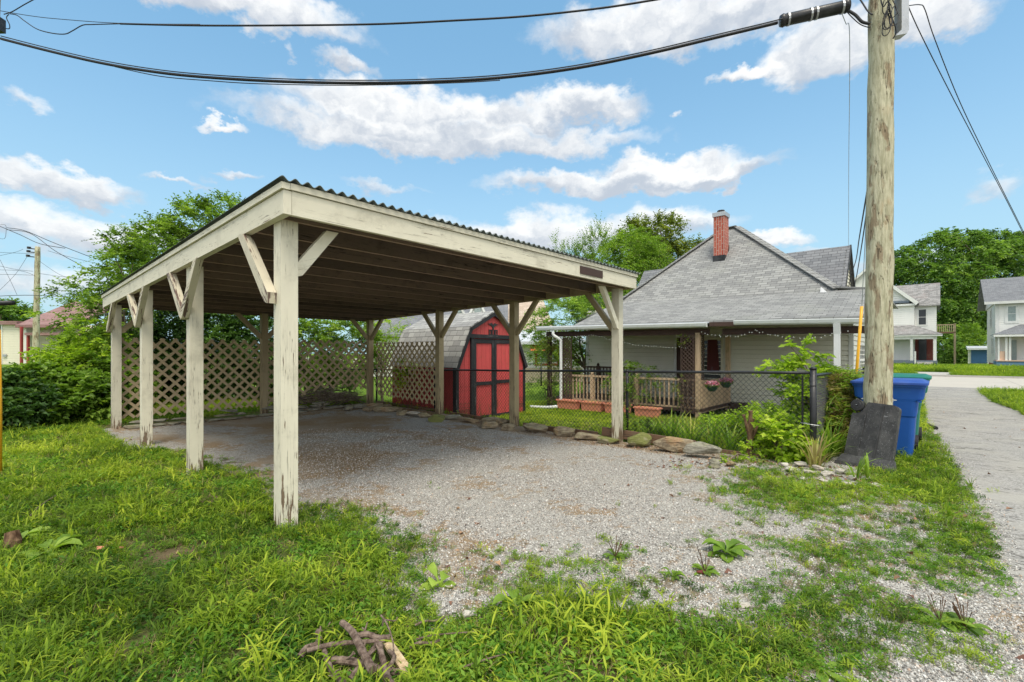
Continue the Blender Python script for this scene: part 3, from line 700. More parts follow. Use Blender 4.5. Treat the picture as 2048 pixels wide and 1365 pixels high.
def rock(name, label, p, size, mat, seed, rz=0, group=None, flat=1.0, sink=.25, tilt=0):
    random.seed(seed); bm = bmesh.new(); sx, sy, sz = size
    for _ in range(19):
        d = Vector((random.gauss(0, 1), random.gauss(0, 1), random.gauss(0, 1))).normalized()
        k = random.uniform(.78, 1.0); e = .48
        f = (abs(d.x) ** (2 / e) + abs(d.y) ** (2 / e) + abs(d.z) ** (2 / e)) ** (-e / 2)
        bm.verts.new((d.x * f * k * sx / 2, d.y * f * k * sy / 2, d.z * f * k * sz / 2))
    bmesh.ops.convex_hull(bm, input=list(bm.verts))
    for v in [v for v in bm.verts if not v.link_faces]: bm.verts.remove(v)
    bmesh.ops.bevel(bm, geom=list(bm.edges), offset=min(size) * .045, segments=1, affect='EDGES')
    bmesh.ops.triangulate(bm, faces=bm.faces); bmesh.ops.subdivide_edges(bm, edges=bm.edges, cuts=1, use_grid_fill=True)
    for v in bm.verts:
        n = (math.sin(v.co.x * 41 + seed) + math.sin(v.co.y * 37 + seed * 2) + math.sin(v.co.z * 53 + v.co.x * 23)) / 3
        v.co *= 1 + .035 * n
    me = bpy.data.meshes.new(name); bm.to_mesh(me); bm.free(); me.materials.append(mat)
    o = link(bpy.data.objects.new(name, me)); o.location = Vector(p) + Vector((0, 0, sz * (.5 - sink * .5))); o.rotation_euler = (tilt, tilt * .6, rz)
    return tag(o, label, 'rock', group)

# ------------------------------------------------------------------ carport
CW, CD = 5.64, 7.76
def zb(v): return 2.535 - .021 * (v + .2)
cp = thing_uv('carport', 'open cream painted wooden carport with a corrugated roof on peeling posts', 'carport', 0, 0, 0)
def post(u, v, mat, h0):
    mb = MB(); z1 = zb(v + .07) + .015
    mb.box((u, v, h0), (u + .14, v + .14, z1)); o = mb.build('post', mat, cp, 'uv'); bevel(o, .005, 2); return o
def brace(u, v, du, dv, mat, z0=1.93, rise=None, w=.085, th=.07):
    """from the post at (u,v) up to the beam at (u+du, v+dv)"""
    mb = MB(); z1 = zb(v + dv) + .03
    p0, p1 = Vector((u, v, z0)), Vector((u + du, v + dv, z1)); d = (p1 - p0).normalized(); ax = Vector((1, 0, 0)) if abs(dv) > abs(du) else Vector((0, 1, 0))
    # mitred end at the beam: polygon in the plane of the brace
    hdir = Vector((du, dv, 0)).normalized(); hw = w / 2 / abs(d.z)
    zc = zb(v + dv) - .001
    k = (zc - p0.z) / d.z; e = p0 + d * k
    P = [p0 - hdir * hw * .25 + Vector((0, 0, -.07)), p0 + hdir * .0 + Vector((0, 0, -.05)) + hdir * w * .55, e + hdir * hw, e - hdir * hw, p0 - hdir * hw * .4 + Vector((0, 0, .02))]
    mb.prism([p - ax * th / 2 for p in P], ax * th); o = mb.build('brace', mat, cp, 'uv'); bevel(o, .003, 1); return o
def gl(u, v): p = W(u, v); return gzf(p.x, p.y)
for i in range(4):
    v = CD / 3 * i; post(0, v, M_cream, gl(.07, v) - .12)
    if i < 3: brace(-.04, v + .07 + (.0 if i else .03), 0, .62, M_brace, th=.075)
    if i > 0: brace(-.04, v + .07, 0, -.60, M_brace, z0=1.92, th=.073)
brace(.14, .05, .34, 0, M_cream, 2.16)                 # short inside brace of the nearest post
brace(.14, CD + .05, .5, 0, M_tan, 1.9)
for u in (2.70,):
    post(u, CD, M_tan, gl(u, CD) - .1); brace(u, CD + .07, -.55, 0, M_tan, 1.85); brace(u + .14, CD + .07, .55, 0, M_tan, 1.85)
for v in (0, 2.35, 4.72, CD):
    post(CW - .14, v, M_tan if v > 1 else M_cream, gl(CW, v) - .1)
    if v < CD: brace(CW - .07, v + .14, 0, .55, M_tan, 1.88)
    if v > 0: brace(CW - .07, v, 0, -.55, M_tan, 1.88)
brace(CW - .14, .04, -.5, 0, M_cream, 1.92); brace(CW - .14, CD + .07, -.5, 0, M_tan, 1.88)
def sloped(name, u0, u1, v0, v1, dz0, dz1, mat, label=None):
    mb = MB(); h = dz1 - dz0
    P = [Vector((u0, v0, zb(v0) + dz0)), Vector((u0, v1, zb(v1) + dz0)), Vector((u0, v1, zb(v1) + dz1)), Vector((u0, v0, zb(v0) + dz1))]
    if v1 - v0 > 1: mb.prism(P, (u1 - u0, 0, 0))
    else: mb.box((u0, v0, zb(v0) + dz0), (u1, v1, zb(v0) + dz1))
    o = mb.build(name, mat, cp, 'uv', label); bevel(o, .004, 1); return o
sloped('side_beam', -.065, -.003, -.21, 8.35, .0, .185, M_cream)
sloped('trim_strip', -.085, -.02, -.225, 8.37, .19, .24, M_cream)
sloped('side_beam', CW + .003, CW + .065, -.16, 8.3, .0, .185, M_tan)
sloped('fascia_board', .0, CW + .07, -.21, -.165, .0, .187, M_cream)
sloped('trim_strip', -.018, CW + .09, -.228, -.17, .192, .242, M_cream)
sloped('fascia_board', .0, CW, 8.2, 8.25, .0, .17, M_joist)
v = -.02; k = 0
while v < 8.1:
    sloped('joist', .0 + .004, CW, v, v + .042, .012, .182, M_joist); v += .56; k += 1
mb = MB(); mb.box((4.02, -.222, zb(-.2) + .045), (4.62, -.2105, zb(-.2) + .155)); bevel(mb.build('plaque', M_brown, cp, 'uv', 'blank dark brown plaque on the front fascia'), .004, 2)
# corrugated sheet (waves run down the slope)
pitch, amp = .098, .016; n = int((CW + .26) / pitch * 10); V2 = []; F2 = []
v0s, v1s = -.25, 8.42
for i in range(n + 1):
    u = -.11 + i * pitch / 10; z = amp * math.sin(2 * math.pi * i / 10)
    V2 += [(u, v0s, zb(v0s) + .262 + z), (u, v1s, zb(v1s) + .262 + z)]
for i in range(n): F2.append((2 * i, 2 * i + 1, 2 * i + 3, 2 * i + 2))
mb = MB(); mb.v = V2; mb.f = [tuple(reversed(f)) for f in F2]; mb.uv = [(0, 0)] * (4 * len(F2)); mb.mi = [0] * len(F2)
o = mb.build('corrugated_roof', M_corr, cp, 'uv', smooth=True); so = o.modifiers.new('thick', 'SOLIDIFY'); so.thickness = .006
mb = MB()
for i in range(12):
    v = -.16 + i * .74; mb.box((.0, v, zb(v) + .188), (CW, v + .09, zb(v) + .222))
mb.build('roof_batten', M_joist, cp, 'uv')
mb = MB(); P = [(-.02, -.16, zb(-.16) + .224), (CW, -.16, zb(-.16) + .224), (CW, 8.3, zb(8.3) + .224), (-.02, 8.3, zb(8.3) + .224)]; mb.prism(P, (0, 0, .012)); mb.build('roof_deck', M_corrt, cp, 'uv')

# ------------------------------------------------------------------ lattice panels behind and beside the carport
def lattice(name, label, u0, v0, u1, v1, z0f, z1f, mat, per=.222, w=.052, group='lattice panels', scal=True, frame_='uv'):
    """diagonal slats clipped between bottom z0f(s) and top z1f(s) along the run"""
    p0, p1 = Vector((u0, v0, 0)), Vector((u1, v1, 0)); L = (p1 - p0).length; d = (p1 - p0) / L; nrm = Vector((-d.y, d.x, 0)); mb = MB()
    zt = max(z1f(0), z1f(L)); zl = min(z0f(s * L / 10) for s in range(11)); H = zt - zl
    for fam in (1, -1):
        s = -H - .3
        while s < L + H:
            pts = []
            for k in range(121):
                z = zl + H * k / 120; x = s + (z - zl) * fam + (0 if fam > 0 else 0)
                if 0 <= x <= L and z0f(x) <= z <= z1f(x): pts.append((x, z))
            if len(pts) > 2 and pts[-1][1] - pts[0][1] > .05:
                a, b = pts[0], pts[-1]; off = nrm * (.006 * fam)
                mb.beam(p0 + d * a[0] + Vector((0, 0, a[1])) + off, p0 + d * b[0] + Vector((0, 0, b[1])) + off, .0105, w, up=d.cross(Vector((0, 0, 1))) if False else nrm.cross(Vector((0, 0, 1))))
            s += per
    t = thing_uv(name, label, 'lattice', u0, v0, 0, group); mb.build('slats', mat, t, 'uv'); return t
def fix_beam():  # beam's w is across the panel, h along it
    pass
vB = CD + .17
lt1 = lattice('lattice_panel', 'brown diagonal lattice panel between the two leftmost rear carport posts', .05, vB, 2.72, vB, lambda s: .16 + .04 * s / 2.7, lambda s: 1.75 + .0 * s, M_lattice)
lt2 = lattice('lattice_panel', 'brown diagonal lattice panel with a ragged bottom above the brush pile', 2.74, vB, 5.6, vB, lambda s: (.22 + .0 * s) if s < .75 else (.30 + .28 * min(1, (s - .75) / .7) - .14 * max(0, s - 1.7)) + .05 * math.sin(s * 23), lambda s: 1.79, M_lattice)
lt3 = lattice('lattice_panel', 'brown diagonal lattice panel in front of the red shed', 5.72, CD, 5.72, 4.86, lambda s: .30 - .13 * s / 2.9 + .015 * math.sin(s * 19), lambda s: 1.76 - .01 * s, M_lattice, per=.205, w=.048)

# ------------------------------------------------------------------ red barn shed
SU, SV = 6.16, 4.88; SWd, SD = 2.62, 2.75; SZ = -.32
sh = thing_uv('garden_shed', 'red barn style garden shed with black trim and double doors', 'shed', SU, SV, SZ)
# gambrel profile (offset across the width, height above ground)
GP = [(0, 1.50), (.44, 2.42), (SWd / 2, 2.86), (SWd - .44, 2.42), (SWd, 1.50)]
def shz(z): return SZ + z
GP = [(x, shz(z)) for x, z in GP]
mb = MB()
# vertical board front built from boards with grooves
bw = .142; x = 0
def prof(x):
    for (a, b) in zip(GP, GP[1:]):
        if a[0] <= x <= b[0]: return a[1] + (b[1] - a[1]) * (x - a[0]) / (b[0] - a[0])
    return GP[-1][1]
for vv, sgn in ((SV, 1), (SV + SD, -1)):
    x = 0.0
    while x < SWd - 1e-6:
        x2 = min(x + bw, SWd); xs = [x + .004] + [p[0] for p in GP if x + .01 < p[0] < x2 - .01] + [x2 - .004]
        poly = [Vector((SU + x + .004, vv, SZ)), Vector((SU + x2 - .004, vv, SZ))] + [Vector((SU + xx, vv, prof(xx) - .02)) for xx in reversed(xs)]
        mb.prism(poly, (0, .02 * sgn, 0)); x = x2
for uu, sgn in ((SU, 1), (SU + SWd, -1)):
    y = SV + .02
    while y < SV + SD - .03:
        y2 = min(y + .2, SV + SD - .02); mb.box((min(uu, uu + .02 * sgn), y + .004, SZ), (max(uu, uu + .02 * sgn), y2 - .004, GP[0][1])); y = y2
mb.build('wall', M_red, sh, 'uv')
mb = MB(); mb.box((SU + .03, SV + .025, SZ), (SU + SWd - .03, SV + .035, shz(1.5))); mb.box((SU + .4, SV + .025, shz(1.5)), (SU + SWd - .4, SV + .035, shz(2.38))); mb.box((SU + .025, SV + .04, SZ), (SU + .035, SV + SD - .04, shz(1.48))); mb.build('inner_wall', M_black, sh, 'uv')
ov = .07; sl = [];
ex = [(-.05, GP[0][1] - .10)] + [(GP[1][0] - .012, GP[1][1] + .02), (GP[2][0], GP[2][1] + .03), (GP[3][0] + .012, GP[3][1] + .02)] + [(SWd + .05, GP[4][1] - .10)]
for (a, b) in zip(ex, ex[1:]):
    mb = MB(); P0 = Vector((SU + a[0], SV - ov, a[1])); P1 = Vector((SU + b[0], SV - ov, b[1])); P2 = P1 + Vector((0, SD + 2 * ov, 0)); P3 = P0 + Vector((0, SD + 2 * ov, 0))
    Ls = (P1 - P0).length; mb.quad([P0, P3, P2, P1], [(0, 0), (SD + 2 * ov, 0), (SD + 2 * ov, Ls), (0, Ls)]) if a[0] < SWd / 2 - .01 else mb.quad([P1, P0, P3, P2], [(0, 0), (0, Ls), (SD, Ls), (SD, 0)])
    o = mb.build('roof', M_shin2, sh, 'uv'); s_ = o.modifiers.new('t', 'SOLIDIFY'); s_.thickness = .03; s_.offset = 0
for (a, b) in zip(ex, ex[1:]):
    mb = MB(); P0 = Vector((SU + a[0], SV - ov - .012, a[1] - .02)); P1 = Vector((SU + b[0], SV - ov - .012, b[1] - .02)); d = (P1 - P0).normalized(); nn = Vector((0, -1, 0)).cross(d)
    if nn.z > 0: nn = -nn
    mb.prism([P0, P1, P1 + nn * .09, P0 + nn * .09], (0, .05, 0)); mb.build('rake_trim', M_black, sh, 'uv')
for uu in (SU - .008, SU + SWd - .082):
    mb = MB(); mb.box((uu, SV - .024, SZ), (uu + .09, SV - .002, shz(1.47))); mb.build('corner_trim', M_black, sh, 'uv')
mb = MB(); mb.box((SU - .02, SV - .02, SZ - .03), (SU - .001, SV + .09, shz(1.45))); mb.build('corner_trim', M_black, sh, 'uv')
# double doors
D0, D1, DT = .56, 2.06, 2.16; f = SV - .002
def dbox(mb, x0, x1, z0, z1, y=.05): mb.box((SU + x0, f - y, shz(z0)), (SU + x1, f - .001, shz(z1)))
fr_ = MB(); dbox(fr_, D0 - .13, D1 + .13, DT, DT + .10, .075); fr_.build('door_header', M_black, sh, 'uv')
for (x0, x1, l) in ((D0 - .09, D0, None), (D1, D1 + .09, None)):
    fr_ = MB(); dbox(fr_, x0, x1, .03, DT - .002, .06); fr_.build('door_jamb', M_black, sh, 'uv')
mid = (D0 + D1) / 2
for (x0, x1) in ((D0 + .005, mid - .004), (mid + .004, D1 - .005)):
    mb = MB(); xx = x0 + .001
    while xx < x1 - .01:
        x2 = min(xx + .15, x1); dbox(mb, xx + .003, x2 - .003, .06, DT - .03, .03); xx = x2
    dr = mb.build('door', M_red, sh, 'uv')
    tr = MB(); dbox(tr, x0, x0 + .085, .06, DT - .02, .055); tr.build('door_trim', M_black, dr, 'uv')
    tr = MB(); dbox(tr, x1 - .085, x1, .06, DT - .02, .055); tr.build('door_trim', M_black, dr, 'uv')
    for (za_, zb2) in ((DT - .13, DT - .02), (.06, .15)): tr = MB(); dbox(tr, x0 + .086, x1 - .086, za_, zb2, .053); tr.build('door_trim', M_black, dr, 'uv')
    tr = MB(); z = .98 if x0 < mid - .1 else 1.0; dbox(tr, x0 + .086, x1 - .086, z - .04, z + .05, .06); tr.build('door_bar', M_black, dr, 'uv')
# flat black spread-wing ornament and the three open squares under it
mb = MB(); cx = SU + SWd / 2; zz = shz(2.50); y0 = SV - .02
wing = [(-.20, .055), (-.12, .06), (-.06, .085), (-.03, .07), (0, .02), (.03, .07), (.06, .08), (.12, .055), (.20, .05), (.13, .02), (.07, .0), (.03, -.04), (.02, -.10), (-.02, -.10), (-.03, -.04), (-.07, .0), (-.13, .02)]
wq = [Vector((cx + a, y0, zz + b)) for a, b in wing]
for tri in ((0, 1, 16), (1, 2, 15, 16), (2, 3, 4, 14, 15), (4, 11, 12, 13, 14), (4, 5, 6, 10, 11), (6, 7, 9, 10), (7, 8, 9)): mb.prism([wq[i] for i in tri], (0, .015, 0))
mb.build('bird_ornament', M_bm, sh, 'uv')
for j in (-1, 0, 1):
    mb = MB(); c = cx + j * .115; z0, z1 = zz - .25, zz - .10; t_ = .028; w_ = .05
    mb.box((c - w_, y0, z0), (c - w_ + t_, y0 + .015, z1)); mb.box((c + w_ - t_, y0, z0), (c + w_, y0 + .015, z1)); mb.box((c - w_ + t_, y0, z0), (c + w_ - t_, y0 + .015, z0 + t_)); mb.box((c - w_ + t_, y0, z1 - t_ * (1 if j else .3)), (c + w_ - t_, y0 + .015, z1))
    mb.build('square_ornament', M_black, sh, 'uv')

# ------------------------------------------------------------------ chain link fences
def railz(v): return 1.185 - .0185 * (v + 2.74)
FU = 5.80
def chain(name, label, P0, P1, zr0, zr1, zg0, zg1, posts, per=.075, r=.0028, wm=M_fwire, group=None, mid_posts=True, pr=.024, rr=.021):
    """P0,P1 in uv; rail heights and ground heights at both ends; posts: fractions"""
    p0, p1 = Vector((P0[0], P0[1], 0)), Vector((P1[0], P1[1], 0)); L = (p1 - p0).length; d = (p1 - p0) / L
    t = thing_uv(name, label, 'fence', P0[0], P0[1], zg0, group)
    zr = lambda s: zr0 + (zr1 - zr0) * s / L; zg = lambda s: zg0 + (zg1 - zg0) * s / L
    mb = MB(); mb.tube([p0 + d * s + Vector((0, 0, zr(s) + .003 * math.sin(s * 2.1))) for s in np.linspace(0, L, 30)], rr, 8); mb.build('top_rail', M_bm, t, 'uv', smooth=True)
    for k, s in enumerate(posts):
        mb = MB(); c = p0 + d * s; rad = pr if 0 < s < L - .01 else pr * 1.7
        top = zr(s) + (.05 if rad > pr else .0)
        mb.tube([c + Vector((0, 0, zg(s) - .1)), c + Vector((0, 0, top))], rad, 12)
        mb.tube([c + Vector((0, 0, top)), c + Vector((0, 0, top + .02)), c + Vector((0, 0, top + .035))], [rad * 1.12, rad, rad * .3], 12)
        if rad > pr:
            for h in (.42, .86): z = zg(s) + (zr(s) - zg(s)) * h; mb.tube([c + Vector((0, 0, z)), c + Vector((0, 0, z + .015))], rad * 1.06, 12)
        mb.build('fence_post', M_bm, t, 'uv', smooth=True)
    mb = MB(); nrm = Vector((-d.y, d.x, 0)) * .02; H = max(zr0 - zg0, zr1 - zg1) + .02; lo = min(zg0, zg1)
    for fam in (1, -1):
        s = -H if fam > 0 else 0
        while s < (L if fam > 0 else L + H):
            a = None; pts = []
            for k in range(61):
                z = lo + H * 1.25 * k / 60; x = s + (z - lo) * fam * .95
                if 0 <= x <= L and zg(x) - .02 <= z <= zr(x): pts.append((x, z))
            if len(pts) > 1: mb.tube([p0 + d * q_[0] + nrm + Vector((0, 0, q_[1])) for q_ in (pts[0], pts[-1])], r, 3, False)
            s += per
    mb.build('wire_mesh', wm, t, 'uv'); return t
yz = lambda v: gzf(*W(FU + .25, v)[:2])
cf = chain('chain_link_fence', 'black chain link fence with a round top rail running behind the carport row of posts', (FU, -2.74), (FU, 10.6), railz(-2.74), railz(10.6), -.06, -.3, [0, 2.75, 5.4, 8.0, 10.6, 13.34])
mb = MB(); mb.tube([(FU, -2.62, -.05), (FU, -2.62, 1.14)], .008, 6); mb.tube([(FU + .05, -2.60, -.05), (FU + .05, -2.60, 1.14)], .006, 6); mb.build('tension_bar', M_bm, cf, 'uv')
mb = MB(); mb.tube([(FU + .045 * math.cos(a), -2.70 + .11 * math.sin(a), .50 + .01 * math.sin(a)) for a in np.linspace(0, 6.28, 14)], .004, 5); mb.build('tie_wire', M_galv, cf, 'uv')
chain('chain_link_fence', 'black chain link fence return half buried in dead vines beside the blue bin', (FU + .05, -2.74), (FU + 6.2, -2.72), 1.15, 1.06, -.05, -.12, [1.9, 4.0, 6.15], per=.065, r=.0022, wm=M_silver)
chain('chain_link_fence', 'distant black chain link fence at the back of the yard', (9.2, 10.0), (16.0, 10.0), .98, .95, -.2, -.15, [0, 1.6, 3.4, 5.2, 6.8], per=.12, r=.004)

# ------------------------------------------------------------------ timber edging and rocks
te = thing_uv('timber_edging', 'weathered boards edging the gravel pad along the chain link fence', 'edging', 5.74, -2.4, 0)
for (v0, v1, z0, z1, dz) in ((-2.35, -1.35, -.06, .02, 0), (-1.2, .45, -.05, .10, .04), (.55, 1.15, -.1, .04, 0), (1.3, 2.3, -.1, .03, 0), (2.5, 4.6, -.08, .045, .02), (4.8, 7.7, -.06, .09, .03)):
    mb = MB(); mb.beam((5.72, v0, (z0 + z1) / 2 + .0), (5.72, v1, (z0 + z1) / 2 + dz), .045, z1 - z0, up=(0, 0, 1)); bevel(mb.build('edging_board', M_timber, te, 'uv'), .005, 1)
GR = 'loose limestone rocks edging the gravel pad'
ORD = 'first second third fourth fifth sixth seventh eighth ninth tenth eleventh twelfth thirteenth fourteenth fifteenth sixteenth seventeenth eighteenth nineteenth twentieth'.split() + ['last'] * 20
def rk(px, py, w, h, dep, mat, label, seed, rz=None, tilt=0, group=None, up=0):
    p = ground(px, py); Z = p.y; s = Z / F
    return rock('rock', label, (p.x, p.y + dep * .3, p.z + up), (w * s, dep, h * s), mat, seed, rz if rz is not None else 0, group, tilt=tilt)
TR = math.radians(-42)
rk(1278, 896, 62, 36, .30, M_rockm, 'rounded tan boulder directly right of the front right carport post', 1, -.3, group=None)
rk(1350, 906, 86, 34, .30, M_rock, 'largest pale flat topped slab in the rock edging by the fence', 2, -.45, .05, up=.03)
rk(1408, 918, 80, 28, .28, M_rockg, 'grey lichen spotted slab lowest in front of the timber board', 3, -.5, -.03, up=.05)
rk(1432, 938, 24, 22, .16, M_rockg, 'small square grey stone under the long grey slab', 4, .2)
rk(1465, 935, 20, 14, .13, M_rock, 'small brown stone near the vines at the fence corner', 5, .6)
rk(1218, 889, 50, 18, .24, M_rockm, 'flat mossy stone directly left of the front right carport post', 6, -.3)
rk(1178, 882, 60, 19, .30, M_rock, 'flat tan slab second from the front right carport post', 7, -.35)
rk(1128, 874, 48, 25, .26, M_rock, 'round shouldered tan rock between the two right hand carport posts', 8, -.4)
rk(1070, 867, 60, 22, .32, M_rock, 'long tan rock just right of the second post from the front in the right row', 9, -.4)
rk(873, 846, 38, 18, .38, M_rockm, 'green mossy flat stone at the foot of the post in front of the shed', 10, .1, .12)
for k, (px, py, w, h, m_) in enumerate([(1018, 862, 30, 12, M_rock), (1002, 852, 30, 12, M_rock), (975, 858, 44, 13, M_rock), (985, 848, 46, 12, M_rock), (940, 846, 42, 10, M_rock), (905, 840, 38, 9, M_rockg),
        (848, 836, 26, 9, M_rock), (826, 833, 42, 9, M_rockw), (800, 832, 26, 11, M_rock), (780, 825, 44, 10, M_rock), (758, 824, 30, 10, M_rock), (735, 824, 24, 8, M_rock), (745, 816, 36, 9, M_rock), (770, 816, 26, 7, M_rock), (718, 818, 22, 8, M_rockg), (695, 822, 20, 8, M_rockg)]):
    rk(px, py, w * 1.1, h * 1.3, .28, m_, '%s smaller edging rock counted leftwards from the second front right post' % ORD[k], 20 + k, random.uniform(-.6, .2), random.uniform(-.08, .08), group=GR)
GS = 'stacked flat stones behind the pad'; kk = 0; rowc = [0, 0, 0]
random.seed(5)
for row in range(3):
    u = .1 + row * .12
    while u < 5.0:
        wd = random.uniform(.22, .5); dn = random.uniform(.2, .34)
        if row == 2 and random.random() < .45 or (row == 1 and random.random() < .12) or (u > 4.2 and row > 0): u += wd; continue
        p = W(u + wd / 2, CD - .05 - row * .0 - (.22 if row == 0 else .02) + random.uniform(-.05, .05)); z = gzf(p.x, p.y) + row * .062
        rr_ = random.uniform(.05, .085)
        ro = rock('rock', '%s flat stone from the left in the %s course of the rear stone stack' % (ORD[rowc[row]], ('bottom', 'middle', 'top')[row]), (p.x, p.y, z), (wd, dn, rr_), M_rockg, 300 + kk, TH + random.uniform(-.12, .12), GS, sink=.1, tilt=random.uniform(-.05, .05)); kk += 1; rowc[row] += 1
        u += wd * .96
# small pale rubble at the foot of the black lid
GRB = 'pale rubble below the leaning black lid'
for k, (px, py, w, h) in enumerate([(1585, 945, 30, 12), (1603, 935, 26, 13), (1570, 935, 20, 10), (1622, 950, 24, 11), (1640, 942, 24, 12), (1660, 954, 30, 12), (1688, 950, 26, 12), (1712, 962, 26, 11), (1738, 962, 22, 9), (1700, 972, 24, 8), (1760, 976, 22, 8), (1730, 984, 24, 7), (1775, 990, 20, 6), (1650, 966, 20, 7), (1610, 962, 16, 7), (1785, 998, 14, 5)]):
    rk(px, py, w, h, .12, M_rockw, 'pale chunk of rubble %s in the line below the leaning black panel' % ORD[k], 500 + k, random.uniform(-1, 1), group=GRB)
rk(1488, 1219, 34, 13, .05, M_rockw, 'flat white stone lying alone in the right foreground gravel', 601, .1)
rk(1415, 1240, 40, 15, .07, M_rockw, 'half buried white stone just left of the flat white stone', 602, -.2)
rk(940, 1245, 38, 26, .07, M_rockw, 'pale triangular stone poking out of the weeds at bottom centre', 603, .4)
rk(132, 1152, 26, 10, .05, M_rockw, 'flat pale stone in the grass at the lower left', 604, .2)
rk(196, 1100, 22, 6, .05, M_terra, 'left one of two orange brick chips in the grass', 605, .2); rk(236, 1099, 18, 6, .05, M_terra, 'right one of two orange brick chips in the grass', 606, -.2)

# ------------------------------------------------------------------ houses: helpers
def vx(u, px):
    r = (px - CX) / F; a = AX + ca * u; b = AY + sa * u
    return (a - b * r) / (sa + ca * r)
def on_u(u, px, py):
    v = vx(u, px); Z = AY + sa * u + ca * v; return v, CAMH + (HZ - py) * Z / F
class HB(MB):
    tilt = 0.014; v0 = 1.5
    def build(s, *a, **k):
        s.v = [(p[0], p[1], p[2] + s.tilt * (p[1] - s.v0)) for p in s.v]; return MB.build(s, *a, **k)
def siding(mb, p0, p1, z0, z1, out, course=.125, wf=None, lip=.026):
    p0, p1, out = Vector((p0[0], p0[1], 0)), Vector((p1[0], p1[1], 0)), Vector((out[0], out[1], 0)); z = z0
    while z < z1 - 1e-4:
        zt = min(z + course, z1); a0, b0 = wf(z) if wf else (0, 1); a1, b1 = wf(zt) if wf else (0, 1)
        A, B = p0.lerp(p1, a0), p0.lerp(p1, b0); A1, B1 = p0.lerp(p1, a1), p0.lerp(p1, b1); k = Vector((0, 0, 1))
        gr = course * .13; zs = z + gr
        P = [A + out * lip + k * zs, B + out * lip + k * zs, B1 + out * lip * .25 + k * zt, A1 + out * lip * .25 + k * zt]
        Q = [A - out * lip * .8 + k * zs, B - out * lip * .8 + k * zs, B + out * lip + k * zs, A + out * lip + k * zs]
        R_ = [A + k * z - out * lip * .8, B + k * z - out * lip * .8, B + k * zs - out * lip * .8, A + k * zs - out * lip * .8]
        T_ = [A + k * z + out * lip * .25, B + k * z + out * lip * .25, B + k * z - out * lip * .8, A + k * z - out * lip * .8]
        if (R_[1] - R_[0]).cross(R_[3] - R_[0]).dot(out) < 0: R_.reverse()
        mb.quad(R_); mb.quad(T_)
        if (P[1] - P[0]).cross(P[3] - P[0]).dot(out) < 0: P.reverse(); Q.reverse()
        mb.quad(P); mb.quad(Q); z = zt
def roofpoly(mb, pts, e, th=.05):
    P = [Vector(p) for p in pts]; e = Vector(e).normalized(); n = (P[1] - P[0]).cross(P[2] - P[0]).normalized()
    if n.z < 0: P.reverse(); n = -n
    s = n.cross(e).normalized()
    if s.z < 0: s = -s
    mb.quad(P, [(p.dot(e), p.dot(s)) for p in P])
    Q = [p - Vector((0, 0, th)) for p in P]; mb.quad(list(reversed(Q)))
    for i in range(len(P)):
        j = (i + 1) % len(P); mb.quad([Q[i], Q[j], P[j], P[i]])
def window(parent, u, v0, v1, z0, z1, fm, gm, axis='v', out=-1, mid=True, MBc=MB, fw=.06, frame='uv', grid=None, sill=True):
    """a window on a wall of constant u (axis v) or constant v (axis u)"""
    def bx(mb, a0, a1, b0, b1, d0, d1):
        lo, hi = sorted((u + out * d0, u + out * d1))
        if axis == 'v': mb.box((lo, a0, b0), (hi, a1, b1))
        else: mb.box((a0, lo, b0), (a1, hi, b1))
    mb = MBc(); bx(mb, v0 - fw, v0, z0 - fw, z1 + fw, .014, .05); bx(mb, v1, v1 + fw, z0 - fw, z1 + fw, .014, .05); bx(mb, v0, v1, z1, z1 + fw, .014, .05); bx(mb, v0, v1, z0 - fw, z0, .014, .06)
    w = mb.build('window', fm, parent, frame)
    mb = MBc(); bx(mb, v0, v1, z0, z1, .015, .022); mb.build('pane', gm, w, frame)
    if mid:
        mb = MBc(); zm = (z0 + z1) / 2; bx(mb, v0, v1, zm - .02, zm + .02, .024, .04)
        if grid:
            for k in range(1, grid): x = v0 + (v1 - v0) * k / grid; bx(mb, x - .012, x + .012, z0, zm - .02, .024, .035); bx(mb, x - .012, x + .012, zm + .02, z1, .024, .035)
        mb.build('sash', fm, w, frame)
    return w
# ------------------------------------------------------------------ the white house with the back porch
ho = thing_uv('house', 'single storey white sided house with a steep grey hip roof and brick chimney', 'house', 12.7, -2.4, -.1)
WU = 12.7; VR = -2.41; VL = 5.3
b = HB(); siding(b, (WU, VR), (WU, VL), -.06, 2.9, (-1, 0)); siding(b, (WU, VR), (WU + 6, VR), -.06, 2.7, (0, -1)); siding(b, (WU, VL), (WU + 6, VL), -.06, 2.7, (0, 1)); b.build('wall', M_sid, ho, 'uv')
b = HB(); b.box((WU + .02, VR + .02, -.4), (WU + 6, VL - .02, -.06)); b.build('foundation', M_conc, ho, 'uv')
for (x, y) in ((WU - .03, VR - .03), (WU - .03, VL - .07)):
    b = HB(); b.box((x, y, -.1), (x + .1, y + .1, 2.7)); b.build('corner_trim', M_white, ho, 'uv')
R1, R2 = (15.5, 1.1, 5.75), (15.5, 1.6, 5.75); C1, C2 = (12.45, -2.15, 3.02), (12.45, 4.0, 3.12)
b = MB(); roofpoly(b, [C1, R1, R2, C2], (0, 1, 0)); roofpoly(b, [C1, (18.6, -2.15, 3.02), R1], (1, 0, 0)); roofpoly(b, [C2, R2, (18.6, 4.0, 3.1)], (1, 0, 0)); roofpoly(b, [R1, (18.6, -2.15, 3.02), (18.6, 4.0, 3.1), R2], (0, 1, 0)); b.build('roof', M_shin, ho, 'uv')
b = MB()
for (p, q_) in ((C1, R1), (C2, R2), (R1, R2)):
    n_ = 22 if p != R1 else 2
    for k in range(n_):
        a_ = Vector(p).lerp(Vector(q_), k / n_); c_ = Vector(p).lerp(Vector(q_), (k + 1.12) / n_); b.beam(a_ + Vector((0, 0, .03)), c_ + Vector((0, 0, .018)), .26, .02)
